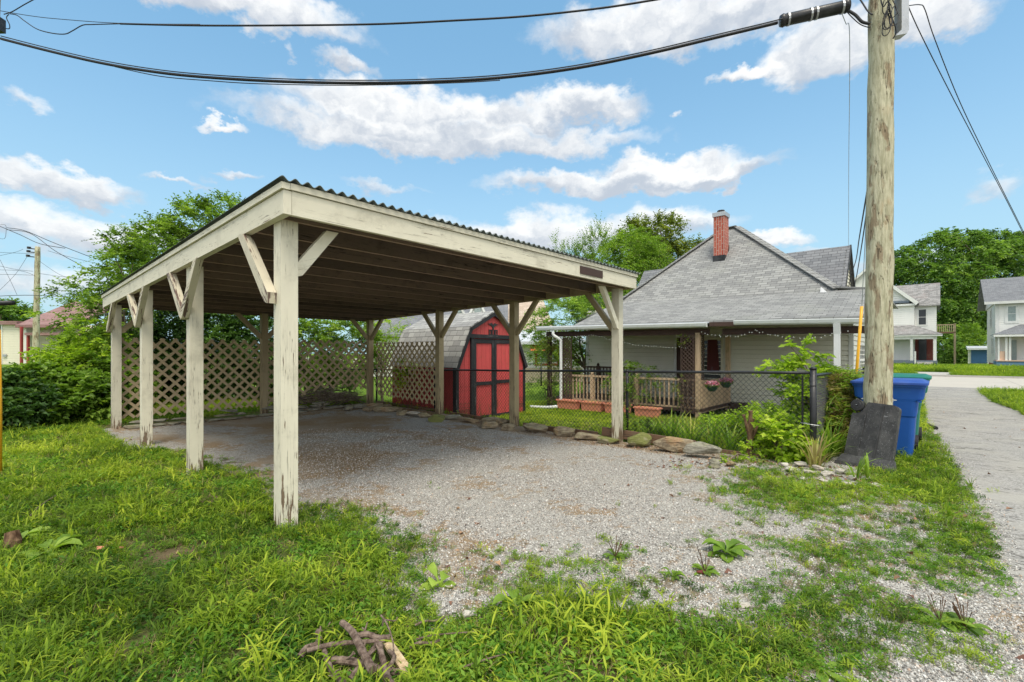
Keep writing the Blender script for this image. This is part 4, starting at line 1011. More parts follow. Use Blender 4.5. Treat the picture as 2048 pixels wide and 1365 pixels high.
b.build('ridge_cap', M_shin, ho, 'uv')
E1, E2 = (10.02, -2.95, 2.19), (10.02, 4.0, 2.29)
b = MB(); roofpoly(b, [E1, (12.47, -2.95, 3.0), (12.47, 4.02, 3.13), E2], (0, 1, 0), .06); b.build('porch_roof', M_shin, ho, 'uv')
b = MB(); roofpoly(b, [(9.98, .1, 2.205), (12.4, .1, 2.36), (12.4, 5.45, 2.42), (9.98, 5.45, 2.295)], (0, 1, 0), .03); b.build('metal_roof', M_mroof, ho, 'uv')
b = MB(); roofpoly(b, [(12.4, -3.0, 2.98), (18.8, -3.0, 2.98), (18.8, -2.05, 3.12), (12.4, -2.05, 3.12)], (1, 0, 0), .05); roofpoly(b, [(12.4, 3.9, 3.12), (12.4, 5.6, 2.6), (18.8, 5.6, 2.6), (18.8, 3.9, 3.12)], (1, 0, 0), .05); b.build('side_roof', M_shin, ho, 'uv')
GUr, GZr = 17.5, 5.02; gv0, gv1 = -1.85, 5.5; hw = 1.9; zg_ = 2.6
b = MB(); roofpoly(b, [(GUr - hw, gv0, zg_), (GUr, gv0, GZr), (GUr, gv1, GZr), (GUr - hw, gv1, zg_)], (0, 1, 0)); roofpoly(b, [(GUr + hw, gv0, zg_), (GUr, gv0, GZr), (GUr, gv1, GZr), (GUr + hw, gv1, zg_)], (0, 1, 0)); b.build('gable_roof', M_shin3, ho, 'uv')
b = MB(); siding(b, (GUr - hw, gv0 + .12), (GUr + hw, gv0 + .12), 2.2, GZr - .12, (0, -1), wf=lambda z: (max(0, min(.5, (z - zg_) / (GZr - zg_) / 2)), 1 - max(0, min(.5, (z - zg_) / (GZr - zg_) / 2)))); b.build('gable_wall', M_sidy, ho, 'uv')
b = MB(); b.prism([(GUr, gv0 - .02, GZr + .02), (GUr + hw, gv0 - .02, zg_), (GUr + hw, gv0 - .02, zg_ - .14), (GUr, gv0 - .02, GZr - .12)], (0, .06, 0)); b.prism([(GUr, gv0 - .02, GZr + .02), (GUr - hw, gv0 - .02, zg_), (GUr - hw, gv0 - .02, zg_ - .06), (GUr, gv0 - .02, GZr - .05)], (0, .03, 0)); b.build('rake_board', M_bm, ho, 'uv')
# chimney
cu, cv = 13.95, 1.02
b = MB(); b.box((cu, cv, 3.9), (cu + .42, cv + .33, 5.88)); ch = b.build('chimney', M_brick, ho, 'uv')
b = MB(); b.box((cu - .03, cv - .03, 5.80), (cu + .45, cv + .36, 5.93)); b.build('chimney_cap', M_galv, ch, 'uv')
b = MB(); c_ = (cu + .21, cv + .165); b.tube([(*c_, 5.93), (*c_, 6.0)], .07, 12); b.tube([(*c_, 6.0), (*c_, 6.03), (*c_, 6.05)], [.12, .11, .02], 12); b.build('flue_cap', M_bm, ch, 'uv')
b = MB(); b.box((cu - .02, cv - .015, 4.2), (cu + .30, cv + .345, 4.56)); b.prism([(cu + .30, cv - .015, 4.2), (cu + .30, cv - .015, 4.56), (cu + .44, cv - .015, 4.95), (cu + .44, cv - .015, 4.5)], (0, .36, 0)); b.build('flashing', M_black, ch, 'uv')
b = MB(); b.prism([(12.3, -1.80, 2.97), (12.3, -1.95, 2.96), (12.4, -1.80, 3.12)], (.03, .0, 0)); b.build('roof_vent', M_galv, ho, 'uv')
# gutters, beams, downspouts
def gutter(v0, v1, z0, z1, u=9.93):
    b = MB(); n_ = 2
    prof = [(0, .0), (.0, .1), (-.015, .1), (-.1, .105), (-.115, .095), (-.10, .03), (-.075, .0)]
    P = [Vector((u + .02 + a, v0, z0 + c)) for a, c in prof]; b.prism(P, (0, v1 - v0, 0))
    b.v = [(p[0], p[1], p[2] + (z1 - z0) * (p[1] - v0) / (v1 - v0)) for p in b.v]
    return b.build('gutter', M_gut, ho, 'uv')
gutter(.12, 5.3, 2.075, 2.155); gutter(-2.95, -.5, 2.03, 2.1)
b = MB(); b.beam((10.0, -.48, 2.13), (10.0, .09, 2.145), .03, .10, up=(0, 0, 1)); b.build('fascia_board', M_brown, ho, 'uv')
b = MB(); b.beam((10.25, .18, 1.98), (10.25, 5.2, 2.05), .09, .15); b.build('porch_beam', M_brown, ho, 'uv')
b = MB(); b.beam((10.3, -2.9, 1.93), (10.3, -.12, 1.97), .09, .15); b.build('porch_beam', M_brown, ho, 'uv')
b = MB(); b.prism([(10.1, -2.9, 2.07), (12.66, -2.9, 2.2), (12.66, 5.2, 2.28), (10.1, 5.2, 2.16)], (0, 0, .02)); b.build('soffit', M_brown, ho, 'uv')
vd = vx(9.95, 1121)
b = MB(); b.tube(spline([(9.86, vd + .2, 2.1), (9.86, vd + .19, 2.0), (9.95, vd + .02, 1.86), (9.97, vd, 1.7), (9.97, vd, .3), (9.97, vd, -.12)], 5), .045, 8)
b.tube(spline([(9.97, vd, -.12), (9.8, vd + .1, -.16), (9.75, vd + .45, -.2), (9.75, vd + 1.0, -.22)], 5), .05, 8); b.build('downspout', M_wht, ho, 'uv', smooth=True)
vd = vx(9.95, 1675); b = MB(); b.box((9.88, vd - .05, -.2), (9.96, vd + .055, 1.86)); b.prism([(9.84, vd - .055, 2.05), (9.88, vd - .055, 1.84), (9.97, vd - .055, 1.84), (9.93, vd - .055, 2.05)], (0, .115, 0)); b.build('downspout', M_wht, ho, 'uv')
# door and window on the porch, seen through the posts
b = HB(); b.box((WU - .03, 1.30, .12), (WU - .014, 2.02, 1.92)); dr = b.build('door', M_brown, ho, 'uv')
b = HB(); b.box((WU - .05, 2.02, .1), (WU - .014, 2.10, 2.0)); b.box((WU - .05, 1.22, .1), (WU - .014, 1.30, 2.0)); b.box((WU - .05, 1.30, 1.92), (WU - .014, 2.02, 2.0)); b.build('door_frame', M_white, ho, 'uv')
w = window(ho, WU, .70, 1.18, .5, 1.86, M_sidy, M_glass, MBc=HB, mid=False)
b = HB(); b.prism([(WU - .028, .80, 1.86), (WU - .028, 1.08, 1.86), (WU - .028, 1.10, .95), (WU - .028, .74, .9)], (-.006, 0, 0)); b.build('curtain', M_curt, w, 'uv')
window(ho, VR, 13.85, 15.1, .9, 1.72, M_white, M_glass, axis='u', MBc=HB, grid=3)
window(ho, VR, 16.0, 17.0, .9, 1.72, M_white, M_glass, axis='u', MBc=HB, grid=3)
# porch: deck, posts, railings, lattice columns
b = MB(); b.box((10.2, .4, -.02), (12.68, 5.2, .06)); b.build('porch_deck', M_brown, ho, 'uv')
def ppost(u, v, mat=M_porch, top=1.96, w=.11, z=-.3):
    b = MB(); b.box((u, v, z), (u + w, v + w, top)); bevel(b.build('porch_post', mat, ho, 'uv'), .005, 1)
ppost(10.2, .40); ppost(12.45, .40); ppost(10.2, 5.05, M_brown)
def baluster_rail(P0, P1, zb_, zt_, mat, gap=.125, w=.035, name='railing', newels=()):
    p0, p1 = Vector(P0 + (0,)), Vector(P1 + (0,)); L = (p1 - p0).length; d = (p1 - p0) / L
    b = MB(); b.beam(p0 + Vector((0, 0, zt_)), p1 + Vector((0, 0, zt_)), .085, .055); b.beam(p0 + Vector((0, 0, zb_ + .08)), p1 + Vector((0, 0, zb_ + .08)), .04, .08); r_ = b.build(name, mat, ho, 'uv')
    s = .06
    while s < L:
        q_ = p0 + d * s; b = MB(); b.box((q_.x - w / 2, q_.y - w / 2, zb_ + .12), (q_.x + w / 2, q_.y + w / 2, zt_ - .028)); b.build('baluster', mat, r_, 'uv'); s += gap
    for f_ in newels:
        q_ = p0 + d * L * f_; b = MB(); b.box((q_.x - .05, q_.y - .05, -.25), (q_.x + .05, q_.y + .05, zt_ + .05)); b.tube([(q_.x, q_.y, zt_ + .05), (q_.x, q_.y, zt_ + .07), (q_.x, q_.y, zt_ + .11), (q_.x, q_.y, zt_ + .14)], [.03, .05, .045, .01], 8); b.build('newel_post', mat, r_, 'uv')
    return r_
baluster_rail((10.25, .52), (10.25, 4.7), -.02, .78, M_porch, newels=(.38, .72))
baluster_rail((10.32, .44), (12.44, .44), -.1, .74, M_porch, gap=.085, w=.06)
baluster_rail((12.3, 3.2), (12.3, 5.2), .35, .98, M_brown, newels=(.3, .7))
b = MB(); b.box((12.36, -.1, -.2), (12.66, .35, .05)); b.build('porch_step', M_brown, ho, 'uv')
def lat_col(u0, v0, u1, v1, mat, z0=-.05, z1=1.92, per=.10, w=.022):
    b = MB(); p0, p1 = Vector((u0, v0, 0)), Vector((u1, v1, 0)); L = (p1 - p0).length; d = (p1 - p0) / L; nrm = Vector((-d.y, d.x, 0)); H = z1 - z0
    for fam in (1, -1):
        s = -H if fam > 0 else 0
        while s < (L if fam > 0 else L + H):
            za = max(0, -s) if fam > 0 else max(0, s - L); zc_ = min(H, L - s) if fam > 0 else min(H, s)
            if zc_ - za > .04: b.beam(p0 + d * (s + fam * za) + nrm * .006 * fam + Vector((0, 0, z0 + za)), p0 + d * (s + fam * zc_) + nrm * .006 * fam + Vector((0, 0, z0 + zc_)), .0105, w, up=nrm.cross(Vector((0, 0, 1))))
            s += per
    b.beam(p0 + Vector((0, 0, z0)), p0 + Vector((0, 0, z1)), .02, .02); b.beam(p1 + Vector((0, 0, z0)), p1 + Vector((0, 0, z1)), .02, .02)
    b.build('lattice_column', mat, ho, 'uv')
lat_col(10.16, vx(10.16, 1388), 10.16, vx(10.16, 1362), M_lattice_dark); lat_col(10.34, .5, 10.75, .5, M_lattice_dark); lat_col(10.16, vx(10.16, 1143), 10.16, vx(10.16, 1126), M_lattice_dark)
# string lights under the beam
sl_ = thing_uv('string_lights', 'string of small clear bulbs looped under the porch beams', 'string lights', 10.15, .2, 1.8)
paths = [sag((10.13, 5.0, 2.02), (10.13, 3.4, 2.0), .05, 20), sag((10.13, 3.4, 2.0), (10.2, .6, 1.62), .12, 34), sag((10.12, .3, 1.98), (10.15, -.9, 1.99), .12, 16), sag((10.15, -.9, 1.99), (10.15, -2.6, 1.93), .16, 22)]
b = MB()
for p_ in paths: b.tube(p_, .003, 4, False)
b.build('cord', M_wire, sl_, 'uv')
for p_ in paths:
    for k in range(0, len(p_), 1):
        q_ = Vector(p_[k]) + Vector((-.01, random.uniform(-.03, .03), random.uniform(-.03, .01))); b = MB(); b.tube([q_, q_ - Vector((0, 0, .012)), q_ - Vector((0, 0, .024))], [.007, .015, .006], 6); b.build('bulb', M_bulb, sl_, 'uv')
# ------------------------------------------------------------------ planters and baskets
def planter(px0, px1, label, uu=9.80, bz=-.19, plants=True, seed=1):
    va, vb = vx(uu, px1 - 1.5), vx(uu, px0 + 1.5); L = vb - va; t = thing_uv('planter', label, 'planter', uu, va, bz, 'terracotta coloured planters in front of the porch railing')
    b = MB()
    def ring(x0, x1, y0, y1, z): return [Vector((x0, y0, z)), Vector((x1, y0, z)), Vector((x1, y1, z)), Vector((x0, y1, z))]
    rs = [ring(.03, .23, .03, L - .03, bz), ring(-.0 + .01, .25, .01, L - .01, bz + .23), ring(-.015, .275, -.015, L + .015, bz + .23), ring(-.015, .275, -.015, L + .015, bz + .265), ring(.015, .245, .015, L - .015, bz + .265), ring(.03, .23, .03, L - .03, bz + .21)]
    rs = [[Vector((p.x + uu, p.y + va, p.z)) for p in r_] for r_ in rs]
    for r0, r1 in zip(rs, rs[1:]):
        for i in range(4): j = (i + 1) % 4; b.quad([r0[i], r0[j], r1[j], r1[i]])
    b.quad(list(reversed(rs[0]))); b.build('box', M_terra, t, 'uv')
    b = MB(); b.quad(rs[-1]); b.build('potting_soil', M_soil, t, 'uv')
    if plants:
        r_ = np.random.default_rng(seed); n_ = 60; P = np.array([list(W(uu + r_.uniform(.04, .22), va + r_.uniform(.05, L - .05), bz + .17)) for _ in range(n_)])
        V, _ = spray_leaves(P, r_.normal(0, .5, (n_, 3)) + [0, 0, 1], r_.uniform(.06, .18, n_), 5, .04, .018, .1, r_)
        M_ = np.array(OFF[t.name].inverted()); V = V @ M_[:3, :3].T + M_[:3, 3]
        leaves_object('seedlings', V, r_.random(len(V) // 4), L_bright, t)
    return t
planter(1111, 1153, 'leftmost terracotta coloured planter beside the white downspout', plants=False)
planter(1159, 1203, 'second terracotta coloured planter from the downspout', seed=2)
planter(1206, 1233, 'third terracotta coloured planter, left of the ivy covered fence post', seed=3)
planter(1243, 1256, 'planter mostly hidden behind the front right carport post', seed=4)
planter(1266, 1316, 'widest terracotta coloured planter right of the front right carport post', seed=5, uu=9.55)
for (px, py, Z, lb, sd) in ((1424, 776, 11.3, 'left hanging basket of pink flowers in a dark green pot', 1), (1452, 769, 11.9, 'right hanging basket of pink flowers in a dark green pot', 2)):
    p = at(px, py, Z); t = thing('flower_basket', lb, 'flower basket', p, 0, 'hanging baskets of pink flowers')
    b = MB(); b.lathe([(.0, -.09), (.07, -.085), (.11, -.03), (.13, .05), (.135, .06), (.12, .06), (.1, .03), (0, .03)], n=16); b.build('pot', M_dgreen, t, smooth=True)
    r_ = np.random.default_rng(sd); n_ = 500; d = unit(r_.normal(0, 1, (n_, 3))) * [1, 1, .75]; P = d * np.array([.16, .16, .09]) * (r_.random(n_)[:, None] ** .4) + [0, 0, .09]
    leaves_object('blossom', leaf_arrays(P + np.array(p), unit(r_.normal(0, 1, (n_, 3))), .035, .035, r=r_), r_.random(n_), L_pink, t, tuple(p))
    P = d[:250] * np.array([.15, .15, .06]) + [0, 0, .06]; leaves_object('foliage', leaf_arrays(P + np.array(p), unit(r_.normal(0, 1, (250, 3)) + [0, 0, -.3]), .05, .02, r=r_), r_.random(250) * .6, L_mid, t, tuple(p))
    b = MB()
    for a in range(3): b.tube([(.12 * math.cos(a * 2.1), .12 * math.sin(a * 2.1), .05), (0, 0, .5)], .0025, 4, False)
    b.build('hanger', M_wire, t)

# ------------------------------------------------------------------ houses across the street
def gable_tri(mb, u, xl, yl, xa, ya, xr, yr, out=-1, course=.3):
    pass
h1 = thing_uv('house', 'two storey white clapboard house across the street with a red brown entry', 'house', 59, -4, .1)
U1 = 59.0
def v1_(px): return vx(U1, px)
def z1_(py, px=1840): return on_u(U1, px, py)[1]
vr = v1_(1873); vm = v1_(1829); vl_ = v1_(1640)
b = MB(); siding(b, (U1, vl_), (U1, vm), z1_(735), z1_(606), (-1, 0), .2, lip=.02); siding(b, (U1 + .5, vm), (U1 + .5, vr), z1_(735), z1_(611), (-1, 0), .2, lip=.02); siding(b, (U1, vm), (U1 + .5, vm), z1_(735), z1_(606), (0, -1), .2, lip=.02); siding(b, (U1 + .5, vr), (U1 + 9, vr), z1_(735), z1_(611), (0, -1), .2, lip=.02)
apv, apz = on_u(U1, 1734.5, 536); el_, ez = on_u(U1, 1838, 605); er_ = 2 * apv - el_
siding(b, (U1 - .01, el_), (U1 - .01, er_), ez + .1, apz - .2, (-1, 0), .2, wf=lambda z: (min(.5, (z - ez) / (apz - ez) / 2), 1 - min(.5, (z - ez) / (apz - ez) / 2)), lip=.02)
b.build('wall', M_sid2, h1, 'uv')
b = MB(); roofpoly(b, [(U1 - .35, el_, ez), (U1 - .35, apv, apz), (U1 + 9, apv, apz), (U1 + 9, el_, ez)], (1, 0, 0), .2); roofpoly(b, [(U1 - .35, er_, ez), (U1 - .35, apv, apz), (U1 + 9, apv, apz), (U1 + 9, er_, ez)], (1, 0, 0), .2)
va_, za_ = on_u(U1 + .2, 1880.6, 609); zr_ = on_u(U1 + 3.4, 1876, 566)[1]
roofpoly(b, [(U1 + .1, va_, za_), (U1 + 3.4, va_, zr_), (U1 + 3.4, apv, zr_), (U1 + .1, apv, za_)], (0, 1, 0), .12); roofpoly(b, [(U1 + 6.7, va_, za_), (U1 + 3.4, va_, zr_), (U1 + 3.4, apv, zr_), (U1 + 6.7, apv, za_)], (0, 1, 0), .12); b.build('roof', M_shin4, h1, 'uv')
b = MB(); b.prism([(U1 - .4, el_, ez - .02), (U1 - .4, apv, apz - .02), (U1 - .4, apv, apz - .28), (U1 - .4, el_ + .2, ez - .28)], (.06, 0, 0)); b.prism([(U1 - .4, er_, ez - .02), (U1 - .4, apv, apz - .02), (U1 - .4, apv, apz - .28), (U1 - .4, er_ - .2, ez - .28)], (.06, 0, 0)); b.box((U1 - .3, el_ + .2, ez - .3), (U1 - .02, er_ - .2, ez - .12)); b.build('cornice', M_white, h1, 'uv')
b = MB(); b.box((U1 - .32, el_ + .7, ez + .0), (U1 - .06, er_ - .7, ez + .22)); b.build('cornice_roof', M_navy, h1, 'uv')
for (x0, x1, y0, y1, uo) in ((1837.5, 1852, 650, 620, .5), (1770, 1783.5, 648, 617, 0), (1770, 1786, 710, 676, 0)):
    a0, a1 = sorted((vx(U1 + uo, x0), vx(U1 + uo, x1))); window(h1, U1 + uo, a0, a1, on_u(U1 + uo, x0, y0)[1], on_u(U1 + uo, x0, y1)[1], M_white, M_glass, fw=.12)
# porch of the first house
PU = U1 - 2.2; pv = lambda px: vx(PU, px); pz = lambda py: on_u(PU, 1850, py)[1]
b = MB(); ze = pz(669); zt = z1_(650); roofpoly(b, [(PU - .3, pv(1886), ze), (U1, v1_(1826), zt), (U1, vl_, zt), (PU - .3, pv(1700), ze)], (0, 1, 0), .05); roofpoly(b, [(PU - .3, pv(1886), ze), (U1, v1_(1826), zt), (U1, v1_(1877), ze + .1)], (1, 0, 0), .05); b.build('porch_roof', M_shin4, h1, 'uv')
b = MB(); b.box((PU - .28, pv(1885), ze - .18), (PU - .2, pv(1700), ze - .02)); b.box((PU - .15, pv(1874), ze - .45), (PU + .05, pv(1700), ze - .18)); b.build('porch_fascia', M_white, h1, 'uv')
for (x0, x1) in ((1867, 1873), (1820.5, 1826)): b = MB(); b.box((PU - .15, pv(x1), pz(722)), (PU + .15, pv(x0), pz(674))); b.build('porch_column', M_white, h1, 'uv')
b = MB(); b.box((PU - .3, pv(1875), pz(727)), (U1, vl_, pz(721.5))); b.build('porch_floor', M_navy, h1, 'uv'); b = MB(); b.box((PU - .2, pv(1874), pz(739)), (U1, vl_, pz(727))); b.build('porch_base', M_navy, h1, 'uv')
b = MB(); a_ = vx(U1 - .03, 1866); c_ = vx(U1 - .03, 1830); b.box((U1 + .38, a_, z1_(722)), (U1 + .47, c_, z1_(674))); b.build('entry_wall', M_rust, h1, 'uv')
b = MB(); b.box((U1 + .30, vx(U1, 1853), z1_(720)), (U1 + .37, vx(U1, 1837), z1_(677))); b.build('door', M_glass, h1, 'uv')
b = MB(); b.box((U1 - .08, v1_(1820), z1_(722)), (U1 - .03, v1_(1787), z1_(675))); b.build('porch_wall', M_sid2, h1, 'uv')
for k in range(4): b = MB(); b.box((PU - .3 - .3 * (k + 1), pv(1866), pz(740)), (PU - .3 - .3 * k, pv(1834), pz(724 + 3.4 * k))); b.build('step', M_conc, h1, 'uv')
b = MB(); b.box((PU - 1.6, vx(PU - 1.6, 1832), pz(740)), (PU - 1.45, vx(PU - 1.6, 1829), pz(703))); b.build('newel_post', M_white, h1, 'uv')
# upstairs landing on its side
st = thing_uv('outside_landing', 'mossy weathered wooden landing on a tall post beside the white house', 'landing', 60, -6, .1)
SU1 = 60.; sv = lambda px: vx(SU1, px); s_z = lambda py: on_u(SU1, 1890, py)[1]
b = MB(); b.box((SU1, sv(1912), s_z(667)), (SU1 + 1.4, sv(1872), s_z(664))); b.build('deck', M_timber, st, 'uv')
b = MB(); b.box((SU1, sv(1912), s_z(651)), (SU1 + .08, sv(1872), s_z(649))); x = 1874
while x < 1911: b.box((SU1 + .01, sv(x + 1.4), s_z(664)), (SU1 + .07, sv(x), s_z(651))); x += 4
b.build('railing', M_tan, st, 'uv'); b = MB(); b.box((SU1, sv(1912), 0), (SU1 + .25, sv(1907.5), s_z(648))); b.build('support_post', M_tan, st, 'uv')
# second house on the right
U2 = 56.0; h2 = thing_uv('house', 'two storey white sided house with blue porch base at the right edge', 'house', U2, vx(U2, 1991), .1)
v2 = lambda px: vx(U2, px); z2 = lambda py, px=2010: on_u(U2, px, py)[1]
vc_ = v2(1991); ve_ = v2(2170)
b = MB(); siding(b, (U2, ve_), (U2, vc_), z2(740), z2(600), (-1, 0), .16, lip=.02)
b.build('wall', M_sid2, h2, 'uv'); b = MB(); 
# its left side wall, seen at a slant
siding(b, (U2, vc_), (U2 + 9, vc_), z2(728), z2(600), (0, 1), .16, lip=.03); b.build('side_wall', M_sid2, h2, 'uv')
b = MB(); b.box((U2 + .1, ve_, z2(742)), (U2 + 9, vc_ - .1, z2(728))); b.build('foundation', M_brick, h2, 'uv')
zr2 = z2(604); zp2 = on_u(U2 + 4.5, 2010, 556)[1]
b = MB(); roofpoly(b, [(U2 - .5, vc_ + .7, zr2), (U2 + 4.5, vc_ + .7, zp2), (U2 + 4.5, ve_, zp2), (U2 - .5, ve_, zr2)], (0, 1, 0), .12); roofpoly(b, [(U2 + 9.5, vc_ + .7, zr2), (U2 + 4.5, vc_ + .7, zp2), (U2 + 4.5, ve_, zp2), (U2 + 9.5, ve_, zr2)], (0, 1, 0), .12); b.build('roof', M_shin3, h2, 'uv')
b = MB(); b.prism([(U2 - .3, vc_ + .02, zr2 - .1), (U2 + 9.3, vc_ + .02, zr2 - .1), (U2 + 4.5, vc_ + .02, zp2 - .1)], (0, .1, 0)); b.build('gable', M_white, h2, 'uv')
b = MB(); b.box((U2 - .56, ve_, zr2 - .2), (U2 - .45, vc_ + .7, zr2 + .02)); b.build('eave', M_white, h2, 'uv')
b = MB(); b.box((U2 - .06, vc_ - .22, z2(728)), (U2 - .02, vc_ + .02, zr2 - .2)); b.build('corner_trim', M_white, h2, 'uv')
a0, a1 = sorted((v2(2016), v2(2031.5))); window(h2, U2, a0, a1, z2(643), z2(614), M_white, M_glassl, fw=.2)
window(h2, vc_ + .02, U2 + 2, U2 + 3, z2(708), z2(676), M_white, M_glass, axis='u', out=1, fw=.12); window(h2, vc_ + .02, U2 + 3.5, U2 + 4.5, z2(648), z2(615), M_white, M_glass, axis='u', out=1, fw=.12)
Q = U2 - 2.4; qv = lambda px: vx(Q, px); qz = lambda py: on_u(Q, 2010, py)[1]
b = MB(); roofpoly(b, [(Q - .4, qv(1986), qz(669)), (U2, v2(2040), z2(650)), (U2, ve_, z2(650)), (Q - .4, ve_, qz(669))], (0, 1, 0), .05); roofpoly(b, [(Q - .4, qv(1986), qz(669)), (U2, v2(2040), z2(650)), (U2, v2(1991) + .3, qz(669))], (1, 0, 0), .05); b.build('porch_roof', M_shin3, h2, 'uv')
b = MB(); b.box((Q - .4, ve_, qz(674)), (Q - .3, qv(1986.5), qz(669.4))); b.build('porch_fascia', M_white, h2, 'uv')
for (x0, x1) in ((1995.5, 1999), (2010, 2014.5), (2017.5, 2022)): b = MB(); b.box((Q - .12, qv(x1), qz(722)), (Q + .15, qv(x0), qz(674))); b.build('porch_column', M_white, h2, 'uv')
b = MB(); b.box((Q - .3, ve_, qz(723)), (U2 - .01, qv(1992), qz(721))); b.build('porch_floor', M_beige, h2, 'uv')
b = MB(); siding(b, (Q - .2, ve_), (Q - .2, qv(1992)), qz(741), qz(723), (-1, 0), .22, lip=.03); siding(b, (Q - .2, qv(1992)), (U2, qv(1992)), qz(741), qz(723), (0, 1), .22, lip=.03); b.build('porch_base', M_bluep, h2, 'uv')
b = MB(); b.box((Q, qv(2010), qz(721)), (Q + .05, qv(1997), qz(703))); b.build('porch_panel', M_beige, h2, 'uv')
b = MB(); b.box((U2 - .1, v2(2033), z2(721)), (U2 - .03, v2(2023), z2(681))); b.build('door', M_glassl, h2, 'uv')
# blue garage between the two
ga = thing_uv('garage', 'low garage with dark blue doors behind the lawn between the white houses', 'garage', 72, vx(72, 1958), .1)
gv = lambda px: vx(72, px); gzz = lambda py: on_u(72, 1958, py)[1]
b = MB(); siding(b, (72, gv(1985)), (72, gv(1936)), gzz(728), gzz(696), (-1, 0), .3); b.build('wall', M_sid2, ga, 'uv'); b = MB(); b.box((71.8, gv(1975), gzz(727)), (71.95, gv(1942), gzz(699))); b.build('door', M_blued, ga, 'uv')
b = MB(); roofpoly(b, [(71.5, gv(1988), gzz(696.5)), (74.5, gv(1988), gzz(692)), (74.5, gv(1934), gzz(692)), (71.5, gv(1934), gzz(696.5))], (0, 1, 0), .2); b.build('roof', M_mroof, ga, 'uv')
# dark red car parked at the right edge
pc = at(2162, 752, 27.5); car = thing('parked_car', 'dark red parked car cut off by the right edge of the photo', 'car', (pc.x, pc.y, .02), TH + math.pi / 2)
prof = [(-2.1, .35), (-2.15, .7), (-1.95, .95), (-1.35, 1.02), (-.85, 1.42), (.55, 1.42), (1.2, 1.0), (2.0, .85), (2.15, .55), (2.1, .3)]
b = MB(); b.prism([Vector((x, -.85, z)) for x, z in prof], (0, 1.7, 0)); bevel(b.build('body', M_carr, car), .08, 3)
b = MB(); b.prism([Vector((x, -.86, z)) for x, z in [(-1.2, 1.03), (-.8, 1.36), (.5, 1.36), (1.05, 1.03)]], (0, 1.72, 0)); b.build('side_glass', M_glass, car)
for x in (-1.35, 1.35):
    for y in (-.80, .62): b = MB(); b.tube([(x, y, .33), (x, y + .18, .33)], .33, 20); wh = b.build('wheel', M_rubber, car); b = MB(); b.tube([(x, y - .005, .33), (x, y + .185, .33)], .18, 14); b.build('rim', M_galv, wh)
for y in (-.75, .5): b = MB(); b.box((-2.17, y, .62), (-2.1, y + .25, .78)); b.build('tail_light', M_redw, car)

# ------------------------------------------------------------------ houses at the back and left (facing the viewer)
def zat(py, Z): return CAMH + (HZ - py) * Z / F
def xat(px, Z): return (px - CX) * Z / F
hy = thing('house', 'pale yellow sided house with a maroon shingle roof behind the hedge at far left', 'house', (xat(60, 36), 36, .5)); Z = 36.0
b = MB(); siding(b, (xat(4, Z), Z), (xat(52, Z), Z), zat(745, Z), zat(649, Z), (0, -1), .13, lip=.02); siding(b, (xat(54, Z), Z + .8), (xat(240, Z), Z + .8), zat(745, Z), zat(650, Z), (0, -1), .13, lip=.02); b.build('wall', M_sidy, hy, 'world')
b = MB(); b.box((xat(3, Z), Z - .05, zat(745, Z)), (xat(6, Z), Z + .1, zat(649, Z))); b.box((xat(49, Z), Z - .05, zat(745, Z)), (xat(54, Z), Z + .8, zat(649, Z))); b.build('corner_trim', M_white, hy, 'world')
b = MB(); roofpoly(b, [(xat(41, Z), Z - .4, zat(651, Z)), (xat(152, Z), Z - .4, zat(651, Z)), (xat(152, Z), Z + 4.5, zat(605, 40)), (xat(41, Z) - .2, Z + 4.5, zat(602, 40))], (1, 0, 0), .2); roofpoly(b, [(xat(150, Z), Z - .6, zat(676, Z)), (xat(260, Z), Z - .6, zat(676, Z)), (xat(260, Z), Z + 2.5, zat(648, 38.5)), (xat(150, Z), Z + 2.5, zat(648, 38.5))], (1, 0, 0), .2); b.build('roof', M_shinm, hy, 'world')
b = MB(); b.box((xat(3, Z), Z - .3, zat(650, Z)), (xat(42, Z), Z + .3, zat(643, Z))); b.box((xat(76, Z), Z - 1.0, zat(672, Z)), (xat(150, Z), Z + .7, zat(667, Z))); b.build('eave', M_shinm, hy, 'world')
for x0 in (64, 77): b = MB(); b.box((xat(x0, Z), Z - .9, zat(745, Z)), (xat(x0 + 3, Z), Z - .75, zat(655 if x0 < 70 else 671, Z))); b.build('porch_post', M_redw, hy, 'world')
window(hy, Z + .8, xat(94, Z), xat(117, Z), zat(704, Z), zat(684, Z), M_white, M_glass, axis='u', frame='world', fw=.1)
b = MB(); b.box((xat(8, Z), Z - .12, zat(714, Z)), (xat(15, Z), Z - .02, zat(709, Z))); b.build('wall_vent', M_galv, hy, 'world')
Z = 24.0; hb = thing('house', 'small white house with a red framed window and orange awning behind the yard', 'house', (xat(1080, Z), Z, -.2))
b = MB(); siding(b, (xat(960, Z), Z), (xat(1165, Z), Z), zat(737, Z), zat(680, Z), (0, -1), .22, lip=.03); b.build('wall', M_sid2, hb, 'world')
b = MB(); b.box((xat(960, Z), Z - .1, -.3), (xat(1165, Z), Z + .1, zat(737, Z))); b.build('lower_wall', M_beige if False else M_sidt, hb, 'world')
window(hb, Z, xat(1074, Z), xat(1114, Z), zat(727, Z), zat(699, Z), M_redw, M_glassl, axis='u', frame='world', fw=.12, mid=False)
b = MB(); b.prism([(xat(1060, Z), Z - .03, zat(690, Z)), (xat(1060, Z), Z - .75, zat(702, Z)), (xat(1060, Z), Z - .72, zat(703, Z)), (xat(1060, Z), Z - .03, zat(692, Z))], (xat(1104, Z) - xat(1060, Z), 0, 0)); b.build('awning', M_orange, hb, 'world')
